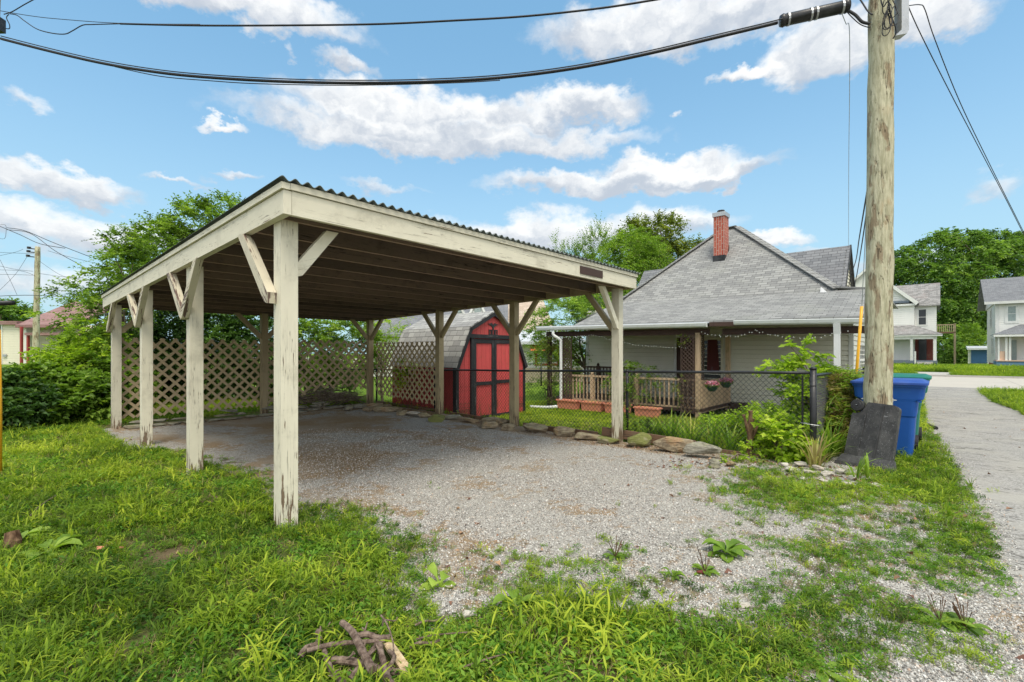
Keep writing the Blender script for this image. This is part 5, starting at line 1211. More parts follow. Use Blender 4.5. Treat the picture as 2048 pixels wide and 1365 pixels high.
b = MB(); roofpoly(b, [(xat(950, Z), Z - .7, zat(684, Z)), (xat(1170, Z), Z - .7, zat(684, Z)), (xat(1170, Z), Z + 4, zat(660, 28)), (xat(950, Z), Z + 4, zat(660, 28))], (1, 0, 0), .15); b.build('roof', M_mroof, hb, 'world')
Z = 29.0; hd = thing('house', 'dark roofed house with white gable dormers behind the shed', 'house', (xat(880, Z), Z, -.2))
b = MB(); siding(b, (xat(740, Z), Z), (xat(1010, Z), Z), 0, zat(668, Z), (0, -1), .2, lip=.03); b.build('wall', M_sid2, hd, 'world')
b = MB(); roofpoly(b, [(xat(730, Z), Z - .7, zat(670, Z)), (xat(1015, Z), Z - .7, zat(670, Z)), (xat(1015, Z), Z + 6, zat(598, 35)), (xat(730, Z) - 1.5, Z + 6, zat(598, 35))], (1, 0, 0), .15); b.build('roof', M_shin3, hd, 'world')
for (xc, yt, hw_, yb, k) in ((914, 606, 26, 645, 0), (953, 592, 28, 645, 0)):
    zt_, zb_ = zat(yt, Z), zat(yb, Z); x0, x1, xm = xat(xc - hw_, Z), xat(xc + hw_, Z), xat(xc, Z)
    b = MB(); siding(b, (x0, Z + 1), (x1, Z + 1), zb_ - .6, zt_, (0, -1), .18, wf=lambda z: ((min(.499, max(0, (z - zb_) / (zt_ - zb_) / 2))), 1 - min(.499, max(0, (z - zb_) / (zt_ - zb_) / 2))), lip=.03); dm = b.build('dormer', M_sid2, hd, 'world')
    b = MB()
    for sx in (x0, x1): b.prism([(sx, Z + .85, zb_), (xm, Z + .85, zt_ + .12), (xm, Z + .85, zt_ - .16), (sx + (xm - sx) * .1, Z + .85, zb_ - .1)], (0, .12, 0))
    b.build('bargeboard', M_white, dm, 'world')
    b = MB(); b.box((xm - .2, Z + .9, zat(yb - 22, Z)), (xm + .2, Z + .98, zat(yb - 36, Z))); b.build('dormer_window', M_glassl, dm, 'world')
Z = 33.0; ht = thing('house', 'house with a pale tan shingle roof right of the white dormers', 'house', (xat(1020, Z), Z, -.2))
b = MB(); siding(b, (xat(955, Z), Z), (xat(1105, Z), Z), 0, zat(662, Z), (0, -1), .2, lip=.03); b.build('wall', M_sidt, ht, 'world')
b = MB(); roofpoly(b, [(xat(950, Z), Z - .7, zat(664, Z)), (xat(1110, Z), Z - .7, zat(664, Z)), (xat(1090, Z), Z + 5, zat(588, 38)), (xat(970, Z), Z + 5, zat(588, 38))], (1, 0, 0), .15); b.build('roof', M_shint, ht, 'world')

# ------------------------------------------------------------------ utility poles, cables
def upole(label, base, top, r0, r1, zt):
    t = thing('utility_pole', label, 'utility pole', base); d = Vector(top) - Vector(base); b = MB()
    n = 26; b.tube([d * (k / n) + Vector((.006 * math.sin(k * 1.7), .006 * math.cos(k * 2.1), -.2 if k == 0 else 0)) for k in range(n + 1)], [r0 + (r1 - r0) * k / n + .003 * math.sin(k * 2.6) for k in range(n + 1)], 24)
    b.build('pole', M_pole, t, smooth=True); return t
pb = Vector((4.838, 6.25, 0)); ptop = Vector((4.905, 6.25, 8.6))
up1 = upole('thick weathered grey utility pole with black cable coils beside the blue bin', pb, ptop, .158, .130, 8.6)
def on_pole(z): return pb.lerp(ptop, z / 8.6)
def wpart(mb, name, mat, par, **k):
    mb.v = [tuple(OFF[rootof(par).name].inverted() @ Vector(p)) for p in mb.v]; return mb.build(name, mat, par, **k)
zc = at(1790, 40, 6.2).z
b = MB(); p = at(1799, 35, 6.2); b.box((p.x - .02, p.y - .06, p.z - .20), (p.x + .075, p.y + .08, p.z + .5)); b.prism([(p.x - .02, p.y - .06, p.z - .20), (p.x + .075, p.y - .06, p.z - .20), (p.x + .05, p.y - .06, p.z - .25), (p.x - .1, p.y - .06, p.z - .28)], (0, .12, 0)); bevel(wpart(b, 'terminal_box', M_galv, up1), .008, 2)
r_ = random.Random(3)
for k in range(6):
    c = at(1779 + r_.uniform(-6, 10), 30 + r_.uniform(-18, 25), 6.02); b = MB(); ra, rb = r_.uniform(.03, .06), r_.uniform(.08, .17); ph = r_.uniform(-.5, .5)
    b.tube([c + Vector((ra * math.cos(a) + ph * rb * math.sin(a) * .3, .02 * math.sin(a * 2), rb * math.sin(a))) for a in np.linspace(0, 6.2832, 22)], .006, 5, False); wpart(b, 'cable_coil', M_wire, up1)
b = MB(); b.tube(spline([at(1760, -10, 6.05), at(1766, 14, 6.04), at(1776, 4, 6.02), at(1782, 30, 6.02), at(1792, 62, 6.05), at(1786, 78, 6.08)], 6), .008, 6); wpart(b, 'cable_coil', M_wire, up1)
upL = upole('utility pole cut off at the left edge of the photo', (-9.15, 8.0, 0), (-8.78, 8.0, 9.0), .15, .125, 9)
b = MB(); p = at(2, 52, 7.9); b.box((p.x - .1, p.y - .1, p.z - .1), (p.x + .03, p.y + .05, p.z + .12)); wpart(b, 'pole_bracket', M_bm, upL)
def cable(label, pts, r, name='overhead_cable', spl=6, mat=None, n=6, group=None):
    P = spline(pts, spl); b = MB(); b.tube(P, r, n); o = b.build(name, mat or M_wire, smooth=True); origin_to(o, P[0]); return tag(o, label, 'cable', group)
def pxline(pts, Z0, Z1):
    n = len(pts) - 1; x0, x1 = pts[0][0], pts[-1][0]
    return [at(x, y, 1 / ((1 / Z0) + (1 / Z1 - 1 / Z0) * ((x - x0) / (x1 - x0) if abs(x1 - x0) > 1 else k / n))) for k, (x, y) in enumerate(pts)]
mainp = [(2, 78), (100, 103), (200, 126), (300, 143), (400, 154), (550, 163), (700, 166.5), (850, 164.5), (1000, 156), (1150, 137), (1300, 107), (1430, 76), (1555, 46)]
cable('thick black cable bundle sagging across the sky between the two poles', pxline(mainp, 7.9, 6.5), .021)
cable('thin messenger wire just above the thick sagging cable', pxline([(x, y - 5.5) for x, y in mainp] + [(1620, 22), (1690, 2), (1740, -14)], 7.9, 6.3), .008)
cable('thin drop wire running just below the thick sagging cable', pxline([(230, 134), (320, 153), (420, 162), (520, 168), (700, 171), (900, 166.5), (1000, 161)], 7.7, 7.2), .007)
cl = thing('splice_closure', 'black cylindrical splice case hanging on the sagging cable by the pole', 'splice case', at(1630, 28, 6.4))
a_, c_ = at(1560, 43, 6.5), at(1698, 12, 6.3); b = MB(); d = (c_ - a_).normalized()
b.tube([a_, a_ + d * .04, a_ + d * .05, c_ - d * .05, c_ - d * .04, c_], [.07, .085, .076, .076, .085, .07], 18); wpart(b, 'case', M_bm, cl, smooth=True)
for f_ in (.12, .45, .53, .9): b = MB(); q_ = a_.lerp(c_, f_); b.tube([q_ - d * .012, q_ + d * .012], .084, 14); wpart(b, 'clamp', M_galv, cl)
cable('short thick cable from the splice case into the pole', pxline([(1690, 18), (1710, 30), (1724, 44), (1740, 48)], 6.3, 6.2), .018)
cable('thin cable curving from the splice case behind the pole', pxline([(1690, 20), (1705, 36), (1722, 50), (1740, 56)], 6.3, 6.2), .006)
cable('pair of dark cables entering the pole from the top left', pxline([(1700, -30), (1722, 2), (1735, 22), (1745, 30)], 6.4, 6.2), .010)
cable('upper black cable crossing the top of the sky', pxline([(240, 48), (400, 51.5), (600, 51), (760, 48.5), (900, 42), (1050, 33), (1200, 17), (1310, 0), (1400, -16)], 7.9, 6.6), .014)
cable('thin messenger wire above the upper cable at top left', pxline([(0, 22), (60, 32), (118, 38.5), (240, 47), (400, 49)], 8.0, 7.9), .005)
cable('loop of cable slumping below the messenger wire at top left', pxline([(20, 28), (34, 31), (50, 43), (75, 59), (105, 67), (130, 68.5), (145, 62), (165, 51), (185, 49.5), (240, 48)], 8.0, 7.9), .008)
cable('short curl of cable beside the left edge pole', pxline([(18, 29), (13, 36), (19, 50), (18, 58), (6, 56)], 8.0, 8.0), .007)
cable('wire running up to the top left corner', pxline([(8, 29), (24, 24), (48, 10), (72, -3), (100, -18)], 8.0, 7.6), .008)
cable('thin grey ground wire hanging straight down from the splice case', [at(1684, 28, 6.3), at(1692, 48, 6.5), at(1699, 64, 6.8), at(1699, 200, 8.5), at(1697.5, 330, 10.5), at(1697, 498, 15.8)], .005, mat=M_galv)
cable('left one of two service wires descending to the right edge', pxline([(1815, 10), (1842, 70), (1900, 185), (1960, 300), (2015, 405), (2060, 495)], 6.3, 12), .0065)
cable('right one of two service wires descending to the right edge', pxline([(1816, 12), (1840, 10), (1850, 20), (1870, 80), (1920, 205), (1975, 320), (2030, 430), (2060, 490)], 6.3, 12), .0065)
cable('left one of two dark service cables dropping to the house gable', [at(1736, 372, 6.4), at(1728, 420, 7.2), at(1718, 480, 9.5), at(1712, 520, 12), at(1700, 560, 13), at(1693, 604, 13.5)], .010)
cable('right one of two dark service cables dropping to the house gable', [at(1740, 372, 6.4), at(1731, 440, 7.4), at(1722, 500, 10), at(1714, 548, 12.2), at(1708, 575, 13), at(1700, 600, 13.5)], .010)
# guy wires with yellow guards
g1 = thing('guy_wire', 'guy wire with a long yellow guard left of the thick pole', 'guy wire', at(1700, 860, 9.0))
b = MB(); b.tube([at(1703, 830, 9.0), at(1714, 735, 8.95), at(1723.5, 613, 8.8)], .026, 10); wpart(b, 'guard', M_yel, g1, smooth=True)
b = MB(); b.tube([at(1700, 862, 9.0), at(1714, 735, 8.95), at(1724, 608, 8.8), on_pole(7.5)], .006, 6); wpart(b, 'wire', M_galv, g1)
g2 = thing('guy_wire', 'guy wire with a yellow guard at the left edge of the photo', 'guy wire', at(-1, 948, 5.6))
b = MB(); b.tube([at(-2, 948, 5.6), at(-2, 800, 5.62), at(-5, 660, 5.66)], .028, 10); wpart(b, 'guard', M_yel, g2, smooth=True)
b = MB(); b.tube([at(-1, 955, 5.6), at(-3, 660, 5.66), at(-6, 560, 5.7), Vector((-8.6, 7.9, 7.6))], .006, 6); wpart(b, 'wire', M_galv, g2)
b = MB(); b.tube([at(-60, 610, 6.5), at(26, 606, 6.5)], .034, 12); wpart(b, 'strut', M_bm, g2, smooth=True)
# far pole at left with its wires
Z = 30.; p0, p1 = at(71, 745, Z), at(75.5, 494, Z); fp = upole('distant weathered utility pole with small cross arms above the maroon roofed house', p0, p1, .18, .13, 8)
for k, y in enumerate((497, 504, 513)):
    b = MB(); b.beam(at(56 - k, y, Z), at(73, y + 2, Z), .06, .06); c_ = wpart(b, 'cross_arm', M_bm, fp)
    b = MB(); b.tube([at(58 - k, y + 1, Z), at(58 - k, y - 3, Z)], .1, 8); wpart(b, 'insulator', M_bm, c_)
wl = [[(-10, 449), (40, 470), (80, 488), (130, 497)], [(14, 456), (50, 462), (105, 485), (180, 514)], [(14, 460), (60, 467), (110, 502), (160, 530), (200, 552)], [(96, 502), (130, 512), (187, 526)], [(-10, 514), (30, 505), (46, 499)], [(-10, 530), (30, 539), (66, 543)], [(-10, 540), (40, 542), (66, 550)], [(-10, 549), (40, 550), (68, 551)], [(-10, 593), (66, 591), (190, 597)], [(75, 547), (140, 556), (180, 560)], [(54, 514), (30, 550), (-10, 590)], [(75, 520), (120, 550), (150, 556)], [(0, 520), (20, 560), (34, 590)], [(-10, 505), (68, 508)], [(-10, 452), (10, 450), (12, 466), (8, 478), (-10, 475)]]
WLB = ['upper of two thicker cables descending rightwards past the distant left pole', 'curved cable leaving the looped end at the left edge', 'lower of two thicker cables dropping behind the left tree', 'kinked wire right of the distant left pole top', 'short wavy wire left of the distant pole top',
 'highest level wire joining the distant pole from the left', 'second level wire joining the distant pole from the left', 'third level wire joining the distant pole from the left', 'long low level wire behind the distant left pole', 'wire leaving the middle of the distant pole to the right',
 'thin wire slanting down to the left edge from the cross arms', 'short wire dropping right from the distant pole middle', 'steep thin wire nearest the left edge', 'thin straight wire at the height of the cross arms', 'loose loop of cable hanging at the left edge above the maroon roof']
for k, w_ in enumerate(wl):
    o = cable(WLB[k], pxline(w_, 30, 29), .018 if k in (0, 1, 2, 8) else .010, 'overhead_wire', n=4, group='wires around the distant left pole')

# ------------------------------------------------------------------ bins
def bin_(label, mat, matl, u, v, H, emblem=False):
    t = thing_uv('wheelie_bin', label, 'bin', u, v, gl(u, v), 'wheeled bins by the pole'); z0 = gl(u, v)
    b = MB()
    def ring(z, y0, y1, x0, x1, r=.06, n=4):
        P = []
        for (cx, cy, a0) in ((x1 - r, y1 - r, 0), (x0 + r, y1 - r, 90), (x0 + r, y0 + r, 180), (x1 - r, y0 + r, 270)):
            for k in range(n + 1): a = math.radians(a0 + 90 * k / n); P.append(Vector((u + cx + r * math.cos(a), v + cy + r * math.sin(a), z0 + z)))
        return P
    h = H - .1
    rs = [ring(.0, .0, .52, .0, .52), ring(.04, -.005, .525, -.005, .55), ring(h * .58, -.035, .555, -.02, .66), ring(h * .60, -.045, .565, -.03, .68), ring(h * .80, -.06, .58, -.04, .72), ring(h * .84, -.12, .64, -.045, .76), ring(h, -.135, .655, -.05, .8), ring(h + .001, -.15, .67, -.065, .82), ring(h + .035, -.15, .67, -.065, .82)]
    n = len(rs[0])
    for r0, r1 in zip(rs, rs[1:]):
        for i in range(n): j = (i + 1) % n; b.quad([r0[i], r0[j], r1[j], r1[i]])
    b.quad(list(reversed(rs[0]))); b.quad(rs[-1]); b.build('body', mat, t, 'uv')
    b = MB(); rs = [ring(h + .037, -.17, .69, -.09, .84), ring(h + .065, -.17, .69, -.09, .84), ring(h + .07, -.15, .67, -.06, .82), ring(h + .10, -.10, .60, .05, .7)]
    for r0, r1 in zip(rs, rs[1:]):
        for i in range(n): j = (i + 1) % n; b.quad([r0[i], r0[j], r1[j], r1[i]])
    b.quad(list(reversed(rs[0]))); b.quad(rs[-1]); b.build('lid', matl, t, 'uv')
    b = MB(); b.tube([(u + .86, v - .1, z0 + h + .02), (u + .86, v + .62, z0 + h + .02)], .014, 8); b.box((u + .8, v - .1, z0 + h), (u + .86, v - .07, z0 + h + .03)); b.box((u + .8, v + .59, z0 + h), (u + .86, v + .62, z0 + h + .03)); b.build('handle', mat, t, 'uv')
    for y in (-.05, .50): b = MB(); b.tube([(u + .6, v + y, z0 + .13), (u + .6, v + y + .07, z0 + .13)], .13, 18); b.build('wheel', M_rubber, t, 'uv')
    b = MB(); b.box((u - .062, v - .10, z0 + h * .80), (u - .03, v - .055, z0 + h * .82)); b.build('latch', mat, t, 'uv')
    if emblem:
        b = MB(); c = (v + .36, z0 + .80)
        def ringq(r0, r1, a0, a1, k=20):
            for i in range(k):
                A = [a0 + (a1 - a0) * i / k, a0 + (a1 - a0) * (i + 1) / k]; pts = [(r0, A[0]), (r1, A[0]), (r1, A[1]), (r0, A[1])]
                q4 = [Vector((0, c[0] + r * math.cos(a), c[1] + r * math.sin(a))) for r, a in pts]
                for p in q4: p.x = u - .0535 + .0 - (p.z - z0 - .7) * .055
                b.quad(q4)
        ringq(.155, .162, 0, 6.2832, 44); ringq(.105, .112, 0, 6.2832, 36)
        for k in range(26): a = k * 6.2832 / 26; ringq(.118, .149, a + .03, a + .10, 1); ringq(.118 if k % 2 else .142, .125 if k % 2 else .149, a + .10, a + .16, 1)
        for a in (math.pi, 0): ringq(.150, .185, a - .05, a + .05, 1); ringq(.165, .2, a - .02, a + .02, 1)
        b.build('white_seal', M_seal, t, 'uv')
    return t
bin_('blue wheeled bin with a white round seal standing behind the pole', M_blue, M_bluel, 6.86, -3.72, 1.08, True)
bin_('green wheeled bin behind the blue bin', M_green, M_green, 7.85, -3.74, 1.12)

# ------------------------------------------------------------------ leaning black plastic panel with a wheel
pl, pr_ = ground(1674, 926), ground(1795, 947); e = (pr_ - pl); Wd = e.length; e.normalize(); nn = Vector((-e.y, e.x, 0))
if nn.y < 0: nn = -nn
ld = thing('cart_panel', 'scuffed black plastic cart part with a small wheel leaning against the pole', 'cart part', pl)
upv = (Vector((0, 0, 1)) + nn * .27).normalized(); fn = e.cross(upv)
if fn.y > 0: fn = -fn
def lp(x, y, d=0): return pl + e * x * Wd + upv * y + fn * d
def rounded(poly, rad, n=4):
    out = []
    for i, p in enumerate(poly):
        a, c = Vector(poly[i - 1]), Vector(poly[(i + 1) % len(poly)]); p = Vector(p); r = rad if not isinstance(rad, list) else rad[i]
        d0 = (a - p).normalized() * min(r, (a - p).length * .45); d1 = (c - p).normalized() * min(r, (c - p).length * .45)
        for k in range(n + 1): t = k / n; out.append(tuple((p + d0) * (1 - t) ** 2 + p * 2 * t * (1 - t) + (p + d1) * t ** 2))
    return out
T_ = .83
ol = rounded([(.10, .13), (.90, .13), (.925, T_ - .04), (.86, T_ - .005), (.40, T_ + .015), (.33, T_ - .11), (.21, T_ - .15), (.155, T_ - .13)], [.01, .01, .03, .04, .03, .05, .05, .05])
b = MB(); b.prism([lp(x, y, .0) for x, y in ol], -fn * .07); o = wpart(b, 'panel', M_lid, ld); bevel(o, .012, 3)
b = MB()
for (x0, x1, w_) in ((.315, .39, .006), (.60, .665, .006)):
    b.prism([lp(x0, .14, -.002), lp(x0 + .022, .14, -.002), lp(x1 + .022, T_ - .08 - (.05 if x0 < .5 else -.06), .0005), lp(x1, T_ - .08 - (.05 if x0 < .5 else -.06), .0005)], fn * .012)
wpart(b, 'rib', M_lid, ld)
b = MB(); b.prism([lp(-.0, .02, .05), lp(1.0, .0, .05), lp(.93, .135, .004), lp(.07, .135, .004)], -fn * .05); o = wpart(b, 'lip', M_lid, ld); bevel(o, .012, 3)
b = MB(); b.prism([lp(-.01, -.02, .06), lp(1.01, -.02, .06), lp(1.0, .03, .06), lp(.0, .035, .06)], -fn * .07); o = wpart(b, 'edge', M_lid, ld); bevel(o, .012, 3)
wc = lp(.245, T_ - .04, .02); b = MB(); b.tube([wc - fn * .035, wc - fn * .025, wc + fn * .012, wc + fn * .02], [.07, .078, .078, .068], 28); wh = wpart(b, 'wheel', M_rubber, ld, smooth=False)
b = MB(); b.tube([wc + fn * .02, wc + fn * .024], [.050, .046], 24); b.tube([wc + fn * .024, wc + fn * .032], [.014, .010], 12); wpart(b, 'hub', M_bm, wh)
b = MB(); b.tube([wc + fn * .032, wc + fn * .038], [.005, .004], 8); wpart(b, 'axle', M_galv, wh)
# black corrugated pipe end by the bins
P = spline([ground(1838, 850), ground(1850, 851), ground(1862, 856), ground(1873, 860)], 10); b = MB(); b.tube([p + Vector((0, 0, .03)) for p in P], [.034 if k % 2 else .028 for k in range(len(P))], 10); o = b.build('drain_pipe', M_rubber); origin_to(o, P[0]); tag(o, 'short black corrugated drain pipe at the alley edge behind the bins', 'pipe')

# ------------------------------------------------------------------ branches in the foreground
def stick(px0, py0, px1, py1, r0, r1, label, h0=.02, h1=.02, bend=.02, mat=None, mid=None):
    p0, p1 = ground(px0, py0), ground(px1, py1); p0.z += h0 + .035; p1.z += h1 + .035; random.seed(int(px0 * 7 + py1)); d = p1 - p0
    side = Vector((-d.y, d.x, 0)).normalized(); P = spline([p0, p0 + d * .3 + side * random.uniform(-bend, bend) + Vector((0, 0, .01)), p0 + d * .65 + side * random.uniform(-bend, bend), p1], 6); r0 *= .74; r1 *= .74
    n = len(P); b = MB(); b.tube(P, [r0 + (r1 - r0) * k / (n - 1) + r0 * .08 * math.sin(k * 2.3) for k in range(n)], 9)
    # stub of a side twig
    for _j in range(2):
        kk_ = random.randint(4, n - 4); dd = Vector((random.uniform(-1, 1), random.uniform(-1, 1), random.uniform(.1, .7))).normalized() * r0 * random.uniform(2.5, 5)
        b.tube([P[kk_], P[kk_] + dd], [r0 * .4, r0 * .22], 6)
    o = b.build('branch', mat or M_stick); origin_to(o, P[0]); return tag(o, label, 'branch', 'broken branches lying in the weeds')
ST = [(615, 1338, 770, 1322, .016, .012, 'long thin branch lying across the left of the branch heap', .05, .06), (760, 1315, 700, 1385, .013, .016, 'branch stub pointing down beside the plank splinter', .05, .02),
      (684, 1292, 745, 1390, .020, .026, 'thick cracked branch crossing the heap from upper left to lower right', .08, .07), (648, 1330, 690, 1400, .015, .017, 'short bent branch at the lower left of the heap', .04, .03), (665, 1345, 800, 1372, .024, .020, 'thick smooth branch lying flat at the bottom of the heap', .02, .02),
      (715, 1312, 780, 1310, .020, .017, 'curved grey branch across the top of the heap', .06, .05), (760, 1325, 772, 1395, .019, .017, 'peeling pale spotted branch pointing down right of centre', .05, .04), (778, 1335, 786, 1400, .013, .013, 'narrow branch right of the peeling one', .04, .03),
      (600, 1338, 640, 1305, .022, .016, 'broken chunky branch end at the left of the heap', .02, .04), (635, 1295, 655, 1282, .018, .015, 'short knob of branch in the grass above the heap', .02, .02), (765, 1290, 795, 1268, .006, .004, 'thin split twig above the heap', .06, .05),
      (820, 1318, 880, 1308, .012, .010, 'smooth branch half hidden right of the heap', .02, .03), (828, 1303, 950, 1290, .006, .004, 'straight thin twig right of the heap', .02, .03), (830, 1272, 890, 1258, .008, .005, 'dark thin twig behind the heap', .02, .03),
      (925, 1360, 1030, 1332, .007, .004, 'thin twig near the bottom centre edge', .02, .03), (762, 1285, 788, 1375, .006, .004, 'thin twig lying over the heap', .10, .09)]
for s_ in ST: stick(*s_[:6], s_[6], s_[7], s_[8])
p0, p1 = ground(775, 1312), ground(815, 1362); b = MB(); p0.z += .06; p1.z += .04; b.beam(p0, p1, .045, .012); o = b.build('splintered_plank', M_split); origin_to(o, p0); tag(o, 'pale splintered piece of plank on the branch heap', 'plank')
for k, (a, c_) in enumerate([((60, 1053), (112, 1013)), ((64, 1057), (95, 1046))]): stick(a[0], a[1], c_[0], c_[1], .006, .004, ['long dry stalk in the grass at the left', 'short dry stalk below the long one at the left'][k], .05, .07)
# brush pile behind the pad
r_ = np.random.default_rng(4); b = MB()
for k in range(170):
    uu = r_.uniform(3.3, 5.3); vv = CD + .32 + r_.uniform(-.12, .5); L = r_.uniform(.5, 1.3); a = r_.normal(0, .35) + (0 if r_.random() < .5 else math.pi); h = .10 + .42 * r_.random() * math.exp(-((uu - 4.4) / .7) ** 2)
    p = Vector((uu, vv, h)); d = Vector((math.cos(a), math.sin(a) * .5, r_.normal(0, .18))) * L / 2; b.tube(spline([p - d, p + Vector((0, 0, .06)), p + d], 4), [.008, .010, .010, .009, .009, .008, .007, .005, .004], 4)
o = b.build('brush_pile', M_bark, frame='uv'); origin_to(o, W(4.3, CD + .4, 0)); tag(o, 'pile of thin dead brush in the gap under the ragged lattice', 'brush pile', kind='stuff')
# stump in the yard behind the fence
sp = ground(1500, 930); su, sv_ = [float(q_) for q_ in UV(sp.x, sp.y)]
sp = at(1497, 905, 6.75); sp.z = -.1; stp = thing('tree_stump', 'twisted brown stump overgrown with leaves behind the chain link fence', 'stump', sp)
for (dx_, ty, r0) in ((-10, 830, .035), (4, 822, .05), (22, 845, .03), (10, 838, .028)):
    b = MB(); t_ = at(1497 + dx_, ty, 6.75) - sp; b.tube(spline([(dx_ * .002, 0, -.1), Vector((dx_ * .001 + .03, .02, t_.z * .5)), t_], 5), [r0 * .95 - r0 * .04 * k + .006 * math.sin(k * 2) for k in range(11)], 9); b.build('stem', M_stump, stp)

# ------------------------------------------------------------------ trees, shrubs, hedge
def bl(px, py, Z, rx, ry, rd=None):
    p = at(px, py, Z); k = Z / F; return (p.x, p.y, p.z, rx * k, rd if rd else rx * k, ry * k)
def gpos(px, Z, z=None): x = xat(px, Z); return (x, Z, gzf(x, Z) if z is None else z)
HD = 'shrubs of the dark hedge left of the carport'
for k, (px, Z, rx, yt) in enumerate([(30, 9.6, 90, 752), (110, 10.2, 85, 735), (185, 10.6, 70, 712), (60, 12.2, 90, 742), (215, 11.8, 60, 690)]):
    yb = HZ + F * CAMH / Z; cy = (yt + yb) / 2
    plant('hedge_shrub', ['dark leafy hedge shrub nearest the left edge', 'dark leafy hedge shrub second from the left edge', 'dark leafy hedge shrub beside the last left carport post', 'hedge shrub behind the leftmost one', 'taller hedge shrub behind the last left carport post'][k], 'shrub', gpos(px, Z),
          [bl(px, cy, Z, rx, (yb - yt) / 2, .9), bl(px + 30, cy + 20, Z - .3, rx * .7, (yb - yt) / 2.6, .8)], 230, 7, 7, .28, .15, .10, L_dark if k in (0, 3) else L_mid, .3, HD, (.03, .5), 6, seed=40 + k, inner=.55, tintspread=.18)
for k, (px, Z, rx, ry, cy) in enumerate([(262, 13.2, 70, 70, 720), (345, 13.6, 70, 90, 700), (430, 14.0, 70, 95, 700), (520, 14.2, 70, 90, 700), (610, 15.0, 65, 70, 705), (700, 15.6, 60, 72, 700)]):
    plant('background_shrub', ['leafy shrub behind the lattice between the two last left posts', 'leafy shrub behind the lattice, second from the left', 'dark shrub behind the lattice left of the rear middle post', 'dark shrub behind the rear middle post of the carport', 'sparse shrub behind the lattice right of the nearest post', 'sparse shrub behind the rear right corner post'][k], 'shrub', gpos(px, Z),
          [bl(px, cy, Z, rx, ry, 1.0)], 280 if k < 4 else 150, 7, 7, .4, .12, .075, L_dark if k < 4 else L_mid, .3, 'shrubs behind the lattice', (.03, .5), 6, seed=60 + k, inner=.4)
# young tree with arching sprays at left
plant('small_tree', 'loose young tree with arching leafy twigs rising above the hedge left of the carport', 'tree', gpos(235, 11.6),
      [bl(255, 560, 11.8, 62, 62, .7), bl(205, 640, 11.4, 72, 50, .7), bl(290, 515, 12.2, 40, 42, .5), bl(185, 700, 11.0, 50, 34, .6), bl(150, 590, 11.6, 36, 20, .4), bl(250, 490, 12.0, 34, 22, .3)], 190, 7, 10, .42, .10, .052, L_mid, .30, None, (.045, .5), 14, seed=71, inner=.5, tintspread=.28)
plant('small_tree', 'bright green sapling leaves in front of the yellow house at left', 'tree', gpos(150, 10.6),
      [bl(160, 725, 10.6, 55, 28, .5), bl(185, 665, 10.8, 34, 20, .4), bl(120, 705, 10.8, 30, 12, .4), bl(95, 632, 10.8, 16, 6, .2)], 75, 6, 8, .34, .12, .065, L_bright, .32, None, (.02, .5), 10, seed=72, inner=.5)
plant('tree', 'bright green tree rising behind the carport roof at left', 'tree', gpos(400, 14.5),
      [bl(400, 450, 14.5, 52, 40, 1.0), bl(345, 500, 14.0, 52, 50, 1.0), bl(455, 425, 15, 36, 28, .8), bl(385, 410, 14.6, 20, 14, .4), bl(320, 470, 14.2, 26, 22, .5), bl(430, 500, 15, 50, 50, 1.0), bl(300, 560, 14, 50, 50, .9)], 380, 7, 8, .42, .12, .07, L_mid, .2, None, (.09, .5), 14, seed=73, inner=.45, tintspread=.25)
# trees behind the house and the yard
plant('tree', 'feathery bright green tree right behind the house at centre', 'tree', gpos(1265, 27),
      [bl(1262, 500, 27, 50, 34, 1.6), bl(1225, 540, 26, 52, 44, 1.6), bl(1290, 545, 27, 40, 50, 1.4), bl(1180, 560, 26, 40, 40, 1.2), bl(1230, 600, 26, 50, 40, 1.4)], 420, 8, 11, .9, .17, .075, L_mid, .5, None, (.14, .5), 12, seed=74, inner=.5, tintspread=.2)
plant('tree', 'tall olive green tree furthest back behind the hip roof', 'tree', gpos(1320, 38),
      [bl(1272, 470, 38, 28, 24, 1.5), bl(1325, 470, 38, 34, 32, 1.8), bl(1345, 520, 38, 42, 26, 1.8), bl(1385, 510, 38, 26, 24, 1.2), bl(1300, 520, 38, 40, 30, 1.8), bl(1290, 455, 38, 14, 12, .7)], 420, 7, 7, .8, .22, .15, L_olive, .15, None, (.2, .4), 16, seed=75, inner=.35, tintspread=.22)
plant('tree', 'wispy tree with upright small leaved shoots left of the feathery tree', 'tree', gpos(1180, 22),
      [bl(1190, 500, 22, 26, 34, .8), bl(1150, 530, 22, 34, 34, .8), bl(1117, 500, 22, 11, 20, .3), bl(1200, 470, 22, 8, 22, .3), bl(1170, 560, 22, 50, 30, 1)], 110, 6, 10, .55, .10, .06, L_mid, -.35, None, (.05, .5), 12, seed=76, inner=.3, upbias=1.3)
plant('tree', 'light green tree with thin reddish trunks between the shed and the porch', 'tree', gpos(1170, 17.5, -.25),
      [bl(1130, 640, 17.5, 78, 44, 1.4), bl(1200, 620, 18, 60, 44, 1.3), bl(1090, 690, 17.5, 46, 34, 1.0), bl(1235, 640, 18, 40, 40, 1.0), bl(1175, 720, 17.8, 60, 40, 1.0)], 480, 7, 8, .42, .10, .055, L_mid, .25, None, (.07, .45), 14, seed=77, inner=.4, tintspread=.28)
plant('shrub', 'tangled shrub between the shed and the white downspout behind the far fence', 'shrub', gpos(1090, 19, -.25), [bl(1090, 775, 19, 34, 22, .6), bl(1125, 765, 18, 24, 30, .6)], 60, 6, 7, .3, .07, .04, L_mid, .2, None, (.02, .5), 6, seed=78)
